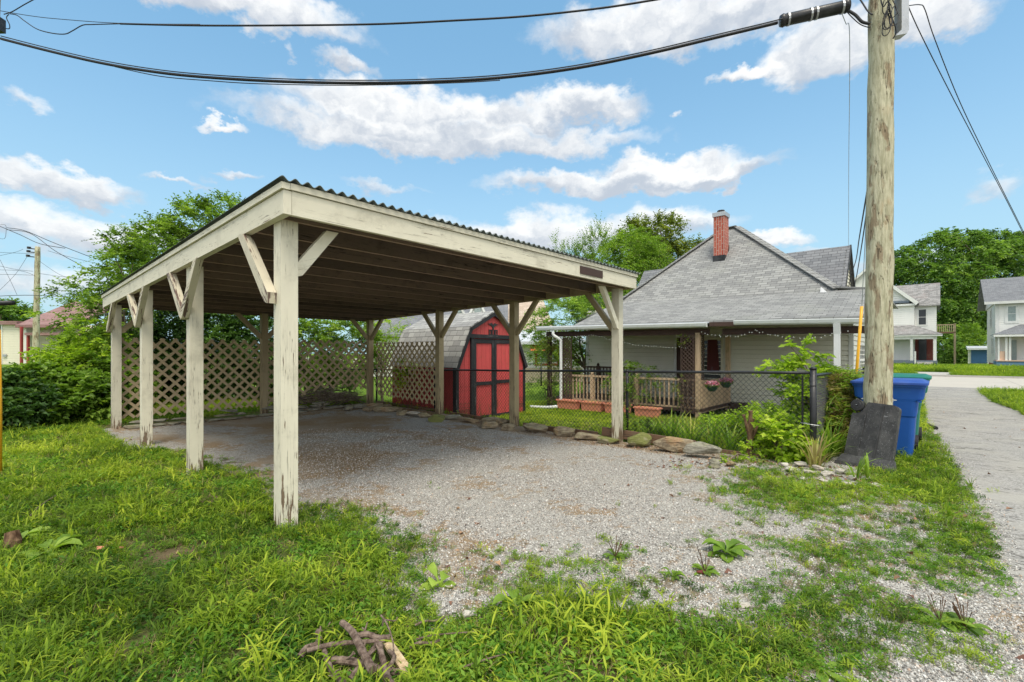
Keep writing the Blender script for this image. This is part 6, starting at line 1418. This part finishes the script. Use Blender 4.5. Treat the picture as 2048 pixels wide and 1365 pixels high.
plant('shrub', 'green shrub filling the gap behind the rear right corner post', 'shrub', gpos(765, 16, -.1), [bl(765, 650, 16, 45, 36, .9), bl(790, 690, 16, 40, 30, .8), bl(740, 700, 16, 40, 40, .8)], 70, 7, 7, .4, .085, .05, L_bright, .25, None, (.04, .5), 8, seed=79)
plant('vine_plant', 'leafy vine sprawling through the lattice in front of the shed', 'vine', (*W(5.95, 6.4)[:2], -.25), [tuple(W(5.85, 6.5, .75)) + (.25, .5, .45)], 18, 4, 6, .25, .09, .06, L_bright, .3, None, (.012, .5), 4, seed=80)
# big maple across the street and shrubs
plant('tree', 'huge dark green maple behind the white houses across the street', 'tree', gpos(1925, 82, .1),
      [bl(1925, 560, 82, 125, 86, 9), bl(1850, 600, 80, 70, 80, 6), bl(2010, 580, 82, 80, 90, 7), bl(1900, 510, 82, 70, 42, 6), bl(1985, 500, 82, 50, 34, 5), bl(1930, 650, 79, 90, 70, 7), bl(2090, 560, 84, 60, 80, 6), bl(1815, 530, 82, 36, 30, 3), bl(2040, 500, 83, 40, 30, 4)], 1500, 8, 8, 2.0, .50, .38, L_maple, .5, None, (.5, .35), 10, seed=81, inner=.72, upbias=.1, tintspread=.27)
for k, (px, Z, rx, ry, cy, lb) in enumerate([(1888, 60, 26, 50, 700, 'dense climbing shrub under the outside landing'), (1925, 58, 14, 22, 713, 'small round clipped shrub right of the landing post'), (1935, 62, 34, 30, 680, 'airy small tree in front of the blue garage')]):
    plant('shrub' if k < 2 else 'small_tree', lb, 'shrub' if k < 2 else 'tree', gpos(px, Z, .1), [bl(px, cy, Z, rx, ry, 1.2)], 170, 6, 7, .7, .24, .16, L_maple if k != 2 else L_mid, .3, None, (.06, .5), 6, seed=90 + k, inner=.4)
for k, (px, Z, yt, rx) in enumerate([(14, 60, 602, 28), (-30, 60, 596, 40), (45, 64, 612, 26)]):
    cy = (yt + 700) / 2; plant('tree', ['dark round tree behind the pale yellow house at the left edge', 'dark tree at the left edge beyond the yellow house', 'dark tree just left of the maroon roof'][k], 'tree', gpos(px, Z, .6), [bl(px, cy, Z, rx, (700 - yt) / 2, 3)], 130, 7, 7, 1.2, .38, .28, L_maple, .3, 'far trees behind the yellow house', (.2, .5), 6, seed=100 + k)
# sapling, vines and perennials inside the fence
plant('sapling', 'lime green leafy sapling rising behind the fence in front of the white siding', 'shrub', gpos(1618, 7.6),
      [bl(1590, 700, 7.6, 22, 14, .15), bl(1625, 715, 7.6, 24, 18, .15), bl(1560, 735, 7.6, 34, 12, .15), bl(1610, 745, 7.6, 44, 18, .2), bl(1600, 790, 7.5, 44, 20, .2), bl(1620, 770, 7.5, 30, 20, .2)], 60, 4, 6, .22, .125, .085, L_bright, .25, None, (.012, .5), 12, seed=110, inner=.2)
plant('vine_bush', 'broad leaved green vine bush at the foot of the fence corner post', 'shrub', gpos(1560, 6.7),
      [bl(1560, 880, 6.6, 40, 36, .25), bl(1585, 905, 6.4, 34, 24, .2), bl(1530, 850, 7, 40, 22, .3), bl(1595, 860, 6.8, 20, 30, .2)], 75, 4, 5, .18, .11, .09, L_bright, .2, None, (.008, .4), 10, seed=111, inner=.2, tintspread=.3)
plant('vine_bush', 'leafy green growth filling the yard side of the fence right of the stump', 'shrub', gpos(1540, 8.2), [bl(1530, 840, 8.2, 60, 20, .5), bl(1460, 850, 8.4, 50, 16, .5), bl(1590, 840, 8, 30, 22, .4)], 150, 5, 6, .2, .09, .06, L_bright, .2, None, (.008, .4), 8, seed=112, inner=.2)
plant('vine_bush', 'low vine creeping under the fence beside the lower timber board', 'shrub', gpos(1475, 6.45), [bl(1468, 925, 6.35, 22, 9, .12), bl(1500, 905, 6.5, 16, 16, .12)], 14, 4, 5, .1, .06, .045, L_bright, .1, None, (.006, .4), 4, seed=113)
plant('climbing_vine', 'dark ivy climbing over the porch railing beside the front right carport post', 'vine', tuple(W(10.1, 2.2, -.2)), [tuple(W(10.15, 2.1, .95)) + (.55, .45, .28), tuple(W(10.1, 1.8, .55)) + (.5, .4, .35), tuple(W(10.15, 2.6, .6)) + (.5, .4, .35)], 120, 6, 6, .16, .05, .035, L_mid, .3, None, (.01, .4), 10, seed=114)
plant('climbing_vine', 'vine climbing the lattice column at the left end of the porch', 'vine', tuple(W(10.1, 4.95, -.2)), [tuple(W(10.1, 4.95, .9)) + (.14, .14, 1.1), tuple(W(10.1, 5.05, 1.75)) + (.25, .25, .2)], 80, 5, 6, .14, .05, .035, L_olive, .3, None, (.01, .4), 4, seed=115)
plant('climbing_vine', 'thin vine hanging on the dark lattice column by the porch door', 'vine', tuple(W(10.1, .85, -.2)), [tuple(W(10.1, .8, 1.75)) + (.14, .14, .15), tuple(W(10.08, .85, .55)) + (.16, .16, .4)], 26, 4, 6, .12, .05, .03, L_olive, .3, None, (.008, .4), 3, seed=116)
plant('climbing_vine', 'ivy strangling the fence post left of the front right carport post', 'vine', tuple(W(5.78, .02, -.15)), [tuple(W(5.78, .03, .45)) + (.07, .07, .62)], 40, 4, 4, .07, .04, .03, L_mid, .2, None, (.006, .4), 3, seed=117)
plant('shrub', 'small dark shrub in the yard just right of the front right carport post', 'shrub', tuple(W(6.1, -.2, -.12)), [tuple(W(6.05, -.25, .08)) + (.28, .22, .2)], 60, 5, 6, .1, .04, .025, L_mid, .2, None, (.006, .4), 5, seed=118)
# the vine covered fence return: dead straps, vines and green sprays
plant('vine_mass', 'mound of dry and green vines burying the fence return left of the blue bin', 'shrub', gpos(1675, 7.6),
      [bl(1672, 775, 7.7, 34, 26, .5), bl(1690, 830, 7.4, 30, 46, .5), bl(1655, 800, 7.4, 16, 46, .3), bl(1700, 880, 7.0, 24, 36, .3), bl(1668, 860, 7.2, 24, 44, .3)], 230, 6, 7, .26, .11, .022, L_dry, .35, None, (.01, .5), 10, seed=120, inner=.3, tintspread=.35)
plant('vine_mass', 'green leafy sprays growing through the dry vine mound', 'shrub', gpos(1670, 7.3), [bl(1668, 760, 7.5, 34, 16, .3), bl(1690, 850, 7.0, 24, 40, .3), bl(1650, 790, 7.2, 12, 30, .2)], 80, 5, 6, .22, .12, .026, L_lily, .3, None, (.01, .5), 5, seed=121, inner=.3)
k = 0; LG = 'strap leaved lily clumps along the fence'
for (px, py, n, L, w, m_, g_) in [(1300, 880, 30, .42, .018, L_lily, 1), (1340, 872, 40, .50, .020, L_lily, 1), (1385, 884, 45, .50, .020, L_lily, 1), (1425, 892, 45, .48, .020, L_lily, 1), (1460, 900, 35, .45, .02, L_lily, 1), (1365, 862, 30, .45, .018, L_lily, 1), (1325, 862, 25, .4, .018, L_lily, 1),
                              (1640, 925, 34, .66, .032, L_lily, 2), (1660, 915, 34, .66, .03, L_lily, 2), (1648, 905, 50, .6, .02, L_dry, 2), (1680, 905, 50, .6, .022, L_dry, 2), (1630, 935, 30, .5, .02, L_dry, 2)]:
    p = ground(px, py)
    if g_ == 1: q_ = UV(p.x, p.y); p = W(6.15, vx(6.15, px)); p.z = gzf(p.x, p.y) - .02; L *= 1.45; w *= 1.5
    straps('lily_clump', (['leftmost', 'third', 'fourth', 'fifth', 'rightmost', 'rear middle', 'rear left'][k] + ' strap leaved green lily clump behind the chain link fence') if g_ == 1 else (['left front', 'tallest green', 'dry brown rear', 'right', 'dry front'][k - 7] + ' lily clump beside the fence corner post'), 'plant', p, n, L, w, m_, LG if g_ == 1 else 'lily clumps by the corner post', seed=200 + k, spreadr=.12, tint0=.42); k += 1
straps('lily_plant', 'small lily shoot in front of the left half of the leaning black panel', 'plant', ground(1712, 962), 7, .42, .028, L_lily, seed=230, spreadr=.02, lean=.35, tint0=.35)
straps('lily_plant', 'small lily shoot in front of the middle of the leaning black panel', 'plant', ground(1735, 962), 6, .34, .032, L_lily, seed=231, spreadr=.02, lean=.22, tint0=.35)
# rosette weeds in the gravel
def rosette(px, py, label, n, L, w, seed, mat=L_mid, rise=.35, t0=.5, stalks=0):
    r = np.random.default_rng(seed); p = np.array(ground(px, py)); a = np.arange(n) * 2.4 + r.normal(0, .2, n); l = L * r.uniform(.6, 1.1, n); K = 6; el = r.uniform(.1, 1, n) * rise
    t = np.linspace(0, 1, K)[None, :, None]; d = np.stack([np.cos(a), np.sin(a), 0 * a], 1)[:, None]; C = p + d * l[:, None, None] * t + np.array([0, 0, 1.]) * (l * el)[:, None, None] * (np.sin(t * 2.6)); sd = np.stack([-np.sin(a), np.cos(a), 0 * a], 1)[:, None]
    ww = w * np.array([.12, .2, .75, 1.0, .8, .05])[None, :, None] * .5; mid = C - np.array([0, 0, 1.]) * ww * .35
    V = np.stack([C + sd * ww + [0, 0, .004], mid, C - sd * ww + [0, 0, .004]], 2).reshape(-1, 3); o0 = (np.arange(n)[:, None] * K + np.arange(K - 1)[None]).ravel() * 3
    fc = np.concatenate([np.stack([o0, o0 + 1, o0 + 4, o0 + 3], 1), np.stack([o0 + 1, o0 + 2, o0 + 5, o0 + 4], 1)]).ravel()
    me = np_mesh('broadleaf_weed', V - p, fc, 4, [mat], {'tint': np.repeat(np.clip(t0 + r.normal(0, .15, n), 0, 1), K * 3)}, True); o = link(bpy.data.objects.new('broadleaf_weed', me)); o.location = p; tag(o, label, 'weed')
    if stalks:
        b = MB()
        for i in range(stalks): ang = r.uniform(0, 6.28); e_ = Vector((math.cos(ang) * .05, math.sin(ang) * .05, r.uniform(.08, .16))); b.tube([(0, 0, 0), e_ * .6, e_], [.0018, .0018, .003], 4, False)
        c_ = b.build('seed_stalk', M_stump, o)
    return o
rosette(1452, 1108, 'large dark broadleaf weed standing in the middle of the gravel', 16, .17, .085, 1, rise=.6, t0=.45)
rosette(1410, 1145, 'plantain weed with seed stalks beside the brown stone in the gravel', 12, .10, .035, 2, stalks=8)
rosette(1230, 1115, 'dark plantain weed with upright seed stalks left in the gravel', 14, .10, .035, 3, stalks=10, t0=.3)
rosette(1640, 1340, 'pale flat rosette weed at the bottom right of the gravel', 12, .13, .05, 4, rise=.15, t0=.75)
rosette(1030, 1215, 'lobed broadleaf weed at bottom centre', 9, .13, .08, 5, rise=.6, t0=.6)
rosette(880, 1175, 'single upright pale broad leaf plant left of centre', 5, .13, .10, 6, rise=1.0, t0=.75)
rosette(1880, 1245, 'broadleaf weed by the alley edge at lower right', 11, .13, .05, 7, rise=.3, t0=.6, stalks=6)
rosette(1930, 1255, 'plantain weed with many seed stalks by the alley edge', 12, .12, .04, 8, rise=.5, t0=.5, stalks=14)
rosette(1825, 990, 'bright broadleaf weed below the leaning black panel', 14, .11, .045, 9, L_bright, .4, .5)
rosette(1345, 1155, 'small grassy weed tuft in the gravel left of the plantain', 14, .08, .02, 10, rise=.7)
rosette(30, 1085, 'large leaved weed at the left edge of the grass', 14, .26, .12, 11, L_mid, .5, .7); rosette(95, 1110, 'large leaved weed right of the one at the left edge', 12, .22, .11, 12, L_mid, .5, .65); rosette(20, 1330, 'broad leaves in the bottom left corner', 8, .15, .1, 13, L_mid, .5, .5)
st0 = ground(15, 1105); b = MB(); b.tube([st0 + Vector((0, 0, -.05)), st0 + Vector((.02, .02, .08)), st0 + Vector((.0, .03, .14))], [.06, .05, .04], 10); o = b.build('wood_stump', M_stump); origin_to(o, st0); tag(o, 'short reddish brown stump under leaves at the left edge', 'stump')
rk(1405, 1150, 26, 8, .05, M_rust, 'dark brown stone under the plantain weed in the gravel', 610, .3)

# ------------------------------------------------------------------ scattered ground cover (instanced clumps)
src = bpy.data.collections.new("clump_sources")
def src_obj(name, V, F4, tint_, mat):
    me = np_mesh(name, V, np.asarray(F4).ravel(), 4, [mat]); o = bpy.data.objects.new(name, me); return o
def blade_clump(name, n, h, w, spread, lean, mat, seed, K=5):
    r = np.random.default_rng(seed); a = r.uniform(0, 6.283, n); d = np.stack([np.cos(a), np.sin(a), 0 * a], 1); L = h * r.uniform(.5, 1.15, n); t = np.linspace(0, 1, K)[None, :, None]; ln = (r.uniform(.2, 1, n) * lean)[:, None, None]
    b0 = r.uniform(0, 6.283, n); P0 = np.stack([np.cos(b0), np.sin(b0), 0 * b0], 1) * (spread * np.sqrt(r.random(n)))[:, None]
    C = P0[:, None] + d[:, None] * L[:, None, None] * (ln * (t * .35 + .65 * t ** 2)) + np.array([0, 0, 1.]) * L[:, None, None] * (t - .5 * ln * t ** 2.3)
    a2 = a + r.normal(0, .5, n); sd = np.stack([-np.sin(a2), np.cos(a2), 0 * a2], 1)[:, None]; ww = w * np.linspace(1, 0, K)[None, :, None] ** .7 * .5 * r.uniform(.6, 1.3, n)[:, None, None]
    ww[:, 0] *= .6
    V = np.stack([C + sd * ww, C - sd * ww], 2).reshape(-1, 3); o0 = (np.arange(n)[:, None] * K + np.arange(K - 1)[None]).ravel() * 2
    return src_obj(name, V, np.stack([o0, o0 + 1, o0 + 3, o0 + 2], 1), None, mat)
def crab_clump(name, ns, nl, h, ll, lw, spread, mat, seed, K=4):
    '''several leaning stems, each with arching ribbon leaves'''
    r = np.random.default_rng(seed); Vs = []; Fs = []; o = 0
    for i in range(ns):
        a = r.uniform(0, 6.283); b0 = np.array([math.cos(a) * spread * r.random(), math.sin(a) * spread * r.random(), 0]); hh = h * r.uniform(.5, 1.1); top = b0 + np.array([math.cos(a) * hh * .45, math.sin(a) * hh * .45, hh * .85])
        sd = np.array([-math.sin(a), math.cos(a), 0]) * .0016
        Vs += [b0 - sd, b0 + sd, top + sd, top - sd]; Fs.append([o, o + 1, o + 2, o + 3]); o += 4
        for j in range(nl):
            f = .15 + .85 * (j + r.random() * .5) / nl; p = b0 + (top - b0) * f; la = a + (j % 2) * 3.1 + r.normal(0, .7); L = ll * r.uniform(.5, 1.25); dr_ = r.uniform(.1, .6); el = r.uniform(.25, 1.1)
            d = np.array([math.cos(la), math.sin(la), 0]); s_ = np.array([-math.sin(la), math.cos(la), 0])
            for k in range(K + 1):
                t = k / K; c = p + d * L * t * math.cos(el * (1 - .4 * t)) + np.array([0, 0, L * (t * math.sin(el) - dr_ * t ** 2.2)]); w = lw * .5 * (.5, 1, .95, .65, .05)[k]; Vs += [c + s_ * w, c - s_ * w]
            for k in range(K): Fs.append([o + 2 * k, o + 2 * k + 1, o + 2 * k + 3, o + 2 * k + 2])
            o += 2 * (K + 1)
    return src_obj(name, np.array(Vs), np.array(Fs), None, mat)
def leaf_clump(name, n, h, ll, lw, spread, mat, seed, flat=.3):
    r = np.random.default_rng(seed); a = r.uniform(0, 6.283, n); rr_ = spread * np.sqrt(r.random(n)); P = np.stack([np.cos(a) * rr_, np.sin(a) * rr_, h * r.uniform(.2, 1, n)], 1)
    V = leaf_arrays(P, np.stack([np.cos(a + r.normal(0, .8, n)), np.sin(a + r.normal(0, .8, n)), r.normal(flat, .3, n)], 1), ll * r.uniform(.6, 1.2, n), lw * r.uniform(.7, 1.1, n), r=r)
    o0 = np.arange(n) * 4; return src_obj(name, V, np.stack([o0, o0 + 1, o0 + 2, o0 + 3], 1), None, mat)
GA = 'INSTANCER'
Gr_b = leaf_mat('grass_bright', (.09, .15, .016), (.21, .32, .024), (.46, .53, .055), .45, .62, GA, .18)
Gr_d = leaf_mat('grass_mid', (.06, .11, .016), (.15, .25, .022), (.33, .42, .045), .42, .65, GA, .18)
Gr_w = leaf_mat('weed_leaves', (.045, .11, .02), (.10, .24, .028), (.24, .40, .05), .4, .62, GA, .18)
Gr_y = leaf_mat('dry_grass', (.20, .15, .07), (.36, .28, .13), (.48, .42, .18), .3, .7, GA)
LB = leaf_mat('fallen_leaves', (.10, .05, .04), (.26, .13, .08), (.48, .30, .18), .1, .7, GA)
sources = [
 crab_clump('a0', 6, 4, .12, .07, .010, .07, Gr_b, 1), crab_clump('a1', 5, 5, .15, .08, .0095, .06, Gr_b, 2), crab_clump('a2', 7, 4, .09, .055, .008, .07, Gr_d, 3), blade_clump('a3', 13, .14, .0075, .045, .7, Gr_d, 4), blade_clump('a4', 9, .17, .012, .03, .85, Gr_b, 5),
 leaf_clump('b0', 18, .06, .038, .015, .06, Gr_w, 6), leaf_clump('b1', 22, .05, .030, .014, .055, Gr_w, 7, .5), leaf_clump('b2', 34, .035, .016, .016, .06, Gr_w, 8, .1),
 blade_clump('c0', 12, .07, .004, .05, 1.1, Gr_y, 9), blade_clump('c1', 8, .10, .0035, .05, 1.2, Gr_y, 10)]
for k, o in enumerate(sources): o.name = 'clump_%02d' % k; src.objects.link(o)
src2 = bpy.data.collections.new("litter_sources")
for k in range(4): o = leaf_clump('l%d' % k, 1, .006, .05, .032, .001, LB, 20 + k, .15); o.name = 'litter_%02d' % k; src2.objects.link(o)
src3 = bpy.data.collections.new("pebble_sources")
def pebble_mat():
    m, g = material('pebbles'); t = g.n('ShaderNodeAttribute', out=2, attribute_name='tint', attribute_type='INSTANCER')
    c = g.ramp(t, [(0, (.10, .095, .09)), (.25, (.28, .27, .25)), (.6, (.48, .465, .43)), (.85, (.68, .665, .63)), (1.0, (.46, .33, .24))]); finish(g, c, .9, g.bump(g.noise(wpos(g), 200, 3, .6), .4, .003), spec=.2); return m
M_peb = pebble_mat()
for k in range(5):
    random.seed(50 + k); bm = bmesh.new()
    for _ in range(12): d = Vector((random.gauss(0, 1), random.gauss(0, 1), random.gauss(0, 1))).normalized(); bm.verts.new((d.x, d.y * .8, d.z * .6))
    bmesh.ops.convex_hull(bm, input=list(bm.verts)); me = bpy.data.meshes.new('pebble'); bm.to_mesh(me); bm.free(); me.materials.append(M_peb); src3.objects.link(bpy.data.objects.new('pebble_%02d' % k, me))
def scatter(name, P, rot, scl, idx, tint, coll, label=None):
    me = bpy.data.meshes.new(name); me.vertices.add(len(P)); me.vertices.foreach_set('co', np.asarray(P, np.float32).ravel())
    def attr(nm, ty, key, arr): a_ = me.attributes.new(nm, ty, 'POINT'); a_.data.foreach_set(key, arr)
    attr('rot', 'FLOAT_VECTOR', 'vector', np.asarray(rot, np.float32).ravel()); attr('scl', 'FLOAT', 'value', np.asarray(scl, np.float32)); attr('idx', 'INT', 'value', np.asarray(idx, np.int32)); attr('tint', 'FLOAT', 'value', np.asarray(np.clip(tint, 0, 1), np.float32))
    o = link(bpy.data.objects.new(name, me)); ng = bpy.data.node_groups.new(name + '_nodes', 'GeometryNodeTree')
    ng.interface.new_socket('Geometry', in_out='INPUT', socket_type='NodeSocketGeometry'); ng.interface.new_socket('Geometry', in_out='OUTPUT', socket_type='NodeSocketGeometry')
    gi, go = ng.nodes.new('NodeGroupInput'), ng.nodes.new('NodeGroupOutput'); ip = ng.nodes.new('GeometryNodeInstanceOnPoints'); ci = ng.nodes.new('GeometryNodeCollectionInfo')
    ci.inputs['Collection'].default_value = coll; ci.inputs['Separate Children'].default_value = True; ci.inputs['Reset Children'].default_value = True
    def na(nm, ty): n_ = ng.nodes.new('GeometryNodeInputNamedAttribute'); n_.data_type = ty; n_.inputs['Name'].default_value = nm; return n_.outputs['Attribute']
    e2r = ng.nodes.new('FunctionNodeEulerToRotation'); L_ = ng.links.new
    L_(gi.outputs[0], ip.inputs['Points']); L_(ci.outputs[0], ip.inputs['Instance']); ip.inputs['Pick Instance'].default_value = True
    L_(na('idx', 'INT'), ip.inputs['Instance Index']); L_(na('rot', 'FLOAT_VECTOR'), e2r.inputs[0]); L_(e2r.outputs[0], ip.inputs['Rotation']); L_(na('scl', 'FLOAT'), ip.inputs['Scale']); L_(ip.outputs[0], go.inputs[0])
    md = o.modifiers.new('scatter', 'NODES'); md.node_group = ng
    tag(o, label, kind='stuff'); return o
rs = np.random.default_rng(99)
def sample_view(n, ymin, ymax, pw):
    """random ground points over the area in front of the viewer; density falls with distance"""
    t = rs.random(n); Z = (ymin ** pw + t * (ymax ** pw - ymin ** pw)) ** (1 / pw); X = rs.uniform(-1.13, 1.13, n) * Z; return X, Z
X, Y = sample_view(115000, 1.75, 17.0, 1.15); c = cover(X, Y); p_ = patchy(X, Y, c); u_, v_ = UV(X, Y)
# keep clear: alley centre, under the pad
keep = rs.random(len(X)) < p_ * np.clip(.35 + c * .5, 0, .8) * (.35 + .65 * sst(fbm(X * 3.1 + 5, Y * 3.1, 3, 15), .30, .48))
# leave the branch heap and the bare earth patches thinner
px_, py_ = topx(X, Y)
heap = np.exp(-(((px_ - 715) / 95) ** 2 + ((py_ - 1335) / 42) ** 2)); keep &= rs.random(len(X)) > heap * 1.4
bare = np.exp(-(((px_ - 330) / 120) ** 2 + ((py_ - 1105) / 26) ** 2)); keep &= rs.random(len(X)) > bare * .85
house_in = (u_ > 10.1) & (v_ > -2.5) & (v_ < 5.4) | (u_ > SU) & (u_ < SU + SWd) & (v_ > SV) & (v_ < SV + SD); keep &= ~house_in
X, Y, c, u_, v_, px_, py_ = [a[keep] for a in (X, Y, c, u_, v_, px_, py_)]; n = len(X)
cl_ = fbm(X * 1.4, Y * 1.4, 4, 51); cl2 = fbm(X * .8 + 7, Y * .8, 4, 61); r0 = rs.random(n)
onv = (c < .72)
idx = np.where(r0 < .17, 0, np.where(r0 < .29, 1, np.where(r0 < .47, 2, np.where(r0 < .70, 3, np.where(r0 < .74, 4, np.where(r0 < .90, 5, 6))))))
wz = (cl_ > .56) | ((px_ > 650) & (py_ > 1230) & (rs.random(n) < .62)); idx = np.where(wz & (rs.random(n) < .68), np.where(rs.random(n) < .5, 5, 6), idx)
idx = np.where(onv & (cl2 > .54) & (rs.random(n) < .6), 7, idx); idx = np.where(onv & (rs.random(n) < .3), 2, idx)
idx = np.where(rs.random(n) < np.where(onv, .36, .24), np.where(rs.random(n) < .5, 8, 9), idx)
yardm = (u_ > 5.75) & (v_ > -2.75); idx = np.where(yardm, np.where(rs.random(n) < .5, 0, 2), idx)
hgt = (.42 + .50 * sst(c, .35, .9)) * (.65 + .7 * fbm(X * 2.1, Y * 2.1, 3, 71)); hgt = np.where(yardm, .45, hgt) * np.clip(.85 + Y * .035, 1, 1.5)
edge_al = (px_ > 1700) & (py_ > 860) & (py_ < 1000); hgt = np.where(edge_al, np.maximum(hgt, .8), hgt)
sc = hgt * rs.uniform(.6, 1.3, n)
tint = .57 + (fbm(X * .9, Y * .9, 4, 81) - .5) * 1.5 + rs.normal(0, .30, n) + np.where(yardm, .22, 0) + np.where((px_ < 700) & (py_ < 1000), .08, 0) - .2 * np.exp(-(((px_ - 130) / 200) ** 2 + ((py_ - 1120) / 60) ** 2))
rot = np.stack([rs.normal(0, .18, n), rs.normal(0, .18, n), rs.uniform(0, 6.283, n)], 1)
scatter('grass', np.stack([X, Y, gz(X, Y)], 1), rot, sc, idx, tint, src, 'green and yellow grass and weeds growing over the lot')
NGRASS = n
# sparse low weeds pushing through the gravel
X, Y = sample_view(62000, 1.8, 12.0, 1.0); c = cover(X, Y); u_, v_ = UV(X, Y); px_, py_ = topx(X, Y); n_ = fbm(X * 5.5, Y * 5.5, 4, 17) * .5 + fbm(X * 1.9 + 3, Y * 1.9, 3, 19) * .5
k_ = (c > .06) & (c < .82) & (rs.random(len(X)) < np.clip((c * 1.05 - n_ + .17) * 3.0, 0, .7)) & ~((u_ > 5.7) & (v_ > -2.75)) & (rs.random(len(X)) > .9 * np.exp(-(((px_ - 330) / 120) ** 2 + ((py_ - 1105) / 26) ** 2)))
X, Y, c = X[k_], Y[k_], c[k_]; n = len(X); q9 = fbm(X * 1.7, Y * 1.7, 3, 23)
ix = np.where(rs.random(n) < .26, 7, np.where(rs.random(n) < .35, 2, np.where(rs.random(n) < .4, 5, np.where(rs.random(n) < .4, 8, np.where(rs.random(n) < .5, 6, 3))))); ix = np.where((q9 > .56) & (rs.random(n) < .7), 7, ix)
scatter('gravel_weeds', np.stack([X, Y, gz(X, Y)], 1), np.stack([rs.normal(0, .2, n), rs.normal(0, .2, n), rs.uniform(0, 6.283, n)], 1), rs.uniform(.28, .8, n) * (.7 + .5 * c), ix, .60 + (fbm(X * 1.2, Y * 1.2, 3, 29) - .5) * 1.4 + rs.normal(0, .25, n), src, 'low sparse weeds coming up through the gravel')
# far lawns
X = rs.uniform(12, 60, 60000); V2_ = rs.uniform(-22, 2, 60000); U2_ = rs.uniform(11, 54, 60000)
X, Y = AX + ca * U2_ - sa * V2_, AY + sa * U2_ + ca * V2_; l_, r_a = alley_edges(U2_)
ok = ~((V2_ < l_) & (V2_ > r_a) & (U2_ < 26)) & ~((U2_ > 25.9) & (U2_ < 38.2)) & ~((U2_ > 40.9) & (U2_ < 42.5)) & ~((U2_ > 38) & (U2_ < 41) & (V2_ > -4.7) & (V2_ < -2.9)) & ~((U2_ < 26) & (V2_ > -2.5))
ok &= ~((U2_ > 20) & (U2_ < 26) & (V2_ < -5) & (V2_ > -7.2) & (U2_ > 24.5))
X, Y = X[ok], Y[ok]; n = len(X); D_ = Y
scatter('lawn_grass', np.stack([X, Y, gz(X, Y)], 1), np.stack([rs.normal(0, .15, n), rs.normal(0, .15, n), rs.uniform(0, 6.283, n)], 1), rs.uniform(.8, 1.5, n) * np.clip(D_ / 16, 1, 2.2), rs.integers(0, 4, n), .52 + (fbm(X * .3, Y * .3, 3, 91) - .5) * 1.3 + rs.normal(0, .12, n), src, 'mown lawns along the alley and across the street')
# leaf litter
X, Y = sample_view(26000, 1.8, 14, 1.0); u_, v_ = UV(X, Y); px_, py_ = topx(X, Y)
d_ = np.exp(-((u_ - 5.38) / .2) ** 2) * ((v_ > -2.6) & (v_ < 8)) * .8 + np.exp(-((v_ - 7.55) / .25) ** 2) * ((u_ > 0) & (u_ < 5.8)) * .6 + np.exp(-(((px_ - 1690) / 120) ** 2 + ((py_ - 955) / 20) ** 2)) * 1.6 + np.exp(-(((px_ - 950) / 80) ** 2 + ((py_ - 1130) / 60) ** 2)) * .14 + np.exp(-(((px_ - 1400) / 90) ** 2 + ((py_ - 930) / 10) ** 2)) + .012
d_ = np.where((cover(X, Y) < .95) , d_, d_ * .3); k_ = rs.random(len(X)) < d_; X, Y = X[k_], Y[k_]; n = len(X)
scatter('leaf_litter', np.stack([X, Y, gz(X, Y) + .006], 1), np.stack([rs.normal(0, .4, n), rs.normal(0, .4, n), rs.uniform(0, 6.283, n)], 1), rs.uniform(.7, 1.6, n), rs.integers(0, 4, n), rs.random(n), src2, 'dead brown leaves along the stones')
# loose pebbles for relief on the gravel
X, Y = sample_view(190000, 1.8, 9.0, .5); c = cover(X, Y); u_, v_ = UV(X, Y); l_, r_a = alley_edges(u_); px_, py_ = topx(X, Y); k_ = (c < .72) & (px_ > 560) & ~((v_ < l_ - .1) & (v_ > r_a)) & ~((u_ > 5.6) & (v_ > -2.9)) & (rs.random(len(X)) < .8); X, Y = X[k_], Y[k_]; n = len(X)
scatter('loose_gravel', np.stack([X, Y, gz(X, Y) + .002], 1), rs.uniform(0, 6.283, (n, 3)) * [.15, .15, 1], rs.gamma(5, .0008, n) + .0018, rs.integers(0, 5, n), rs.random(n) ** .9, src3, 'loose pale grey gravel on the pad')
print('instances grass', NGRASS, 'pebbles', n)
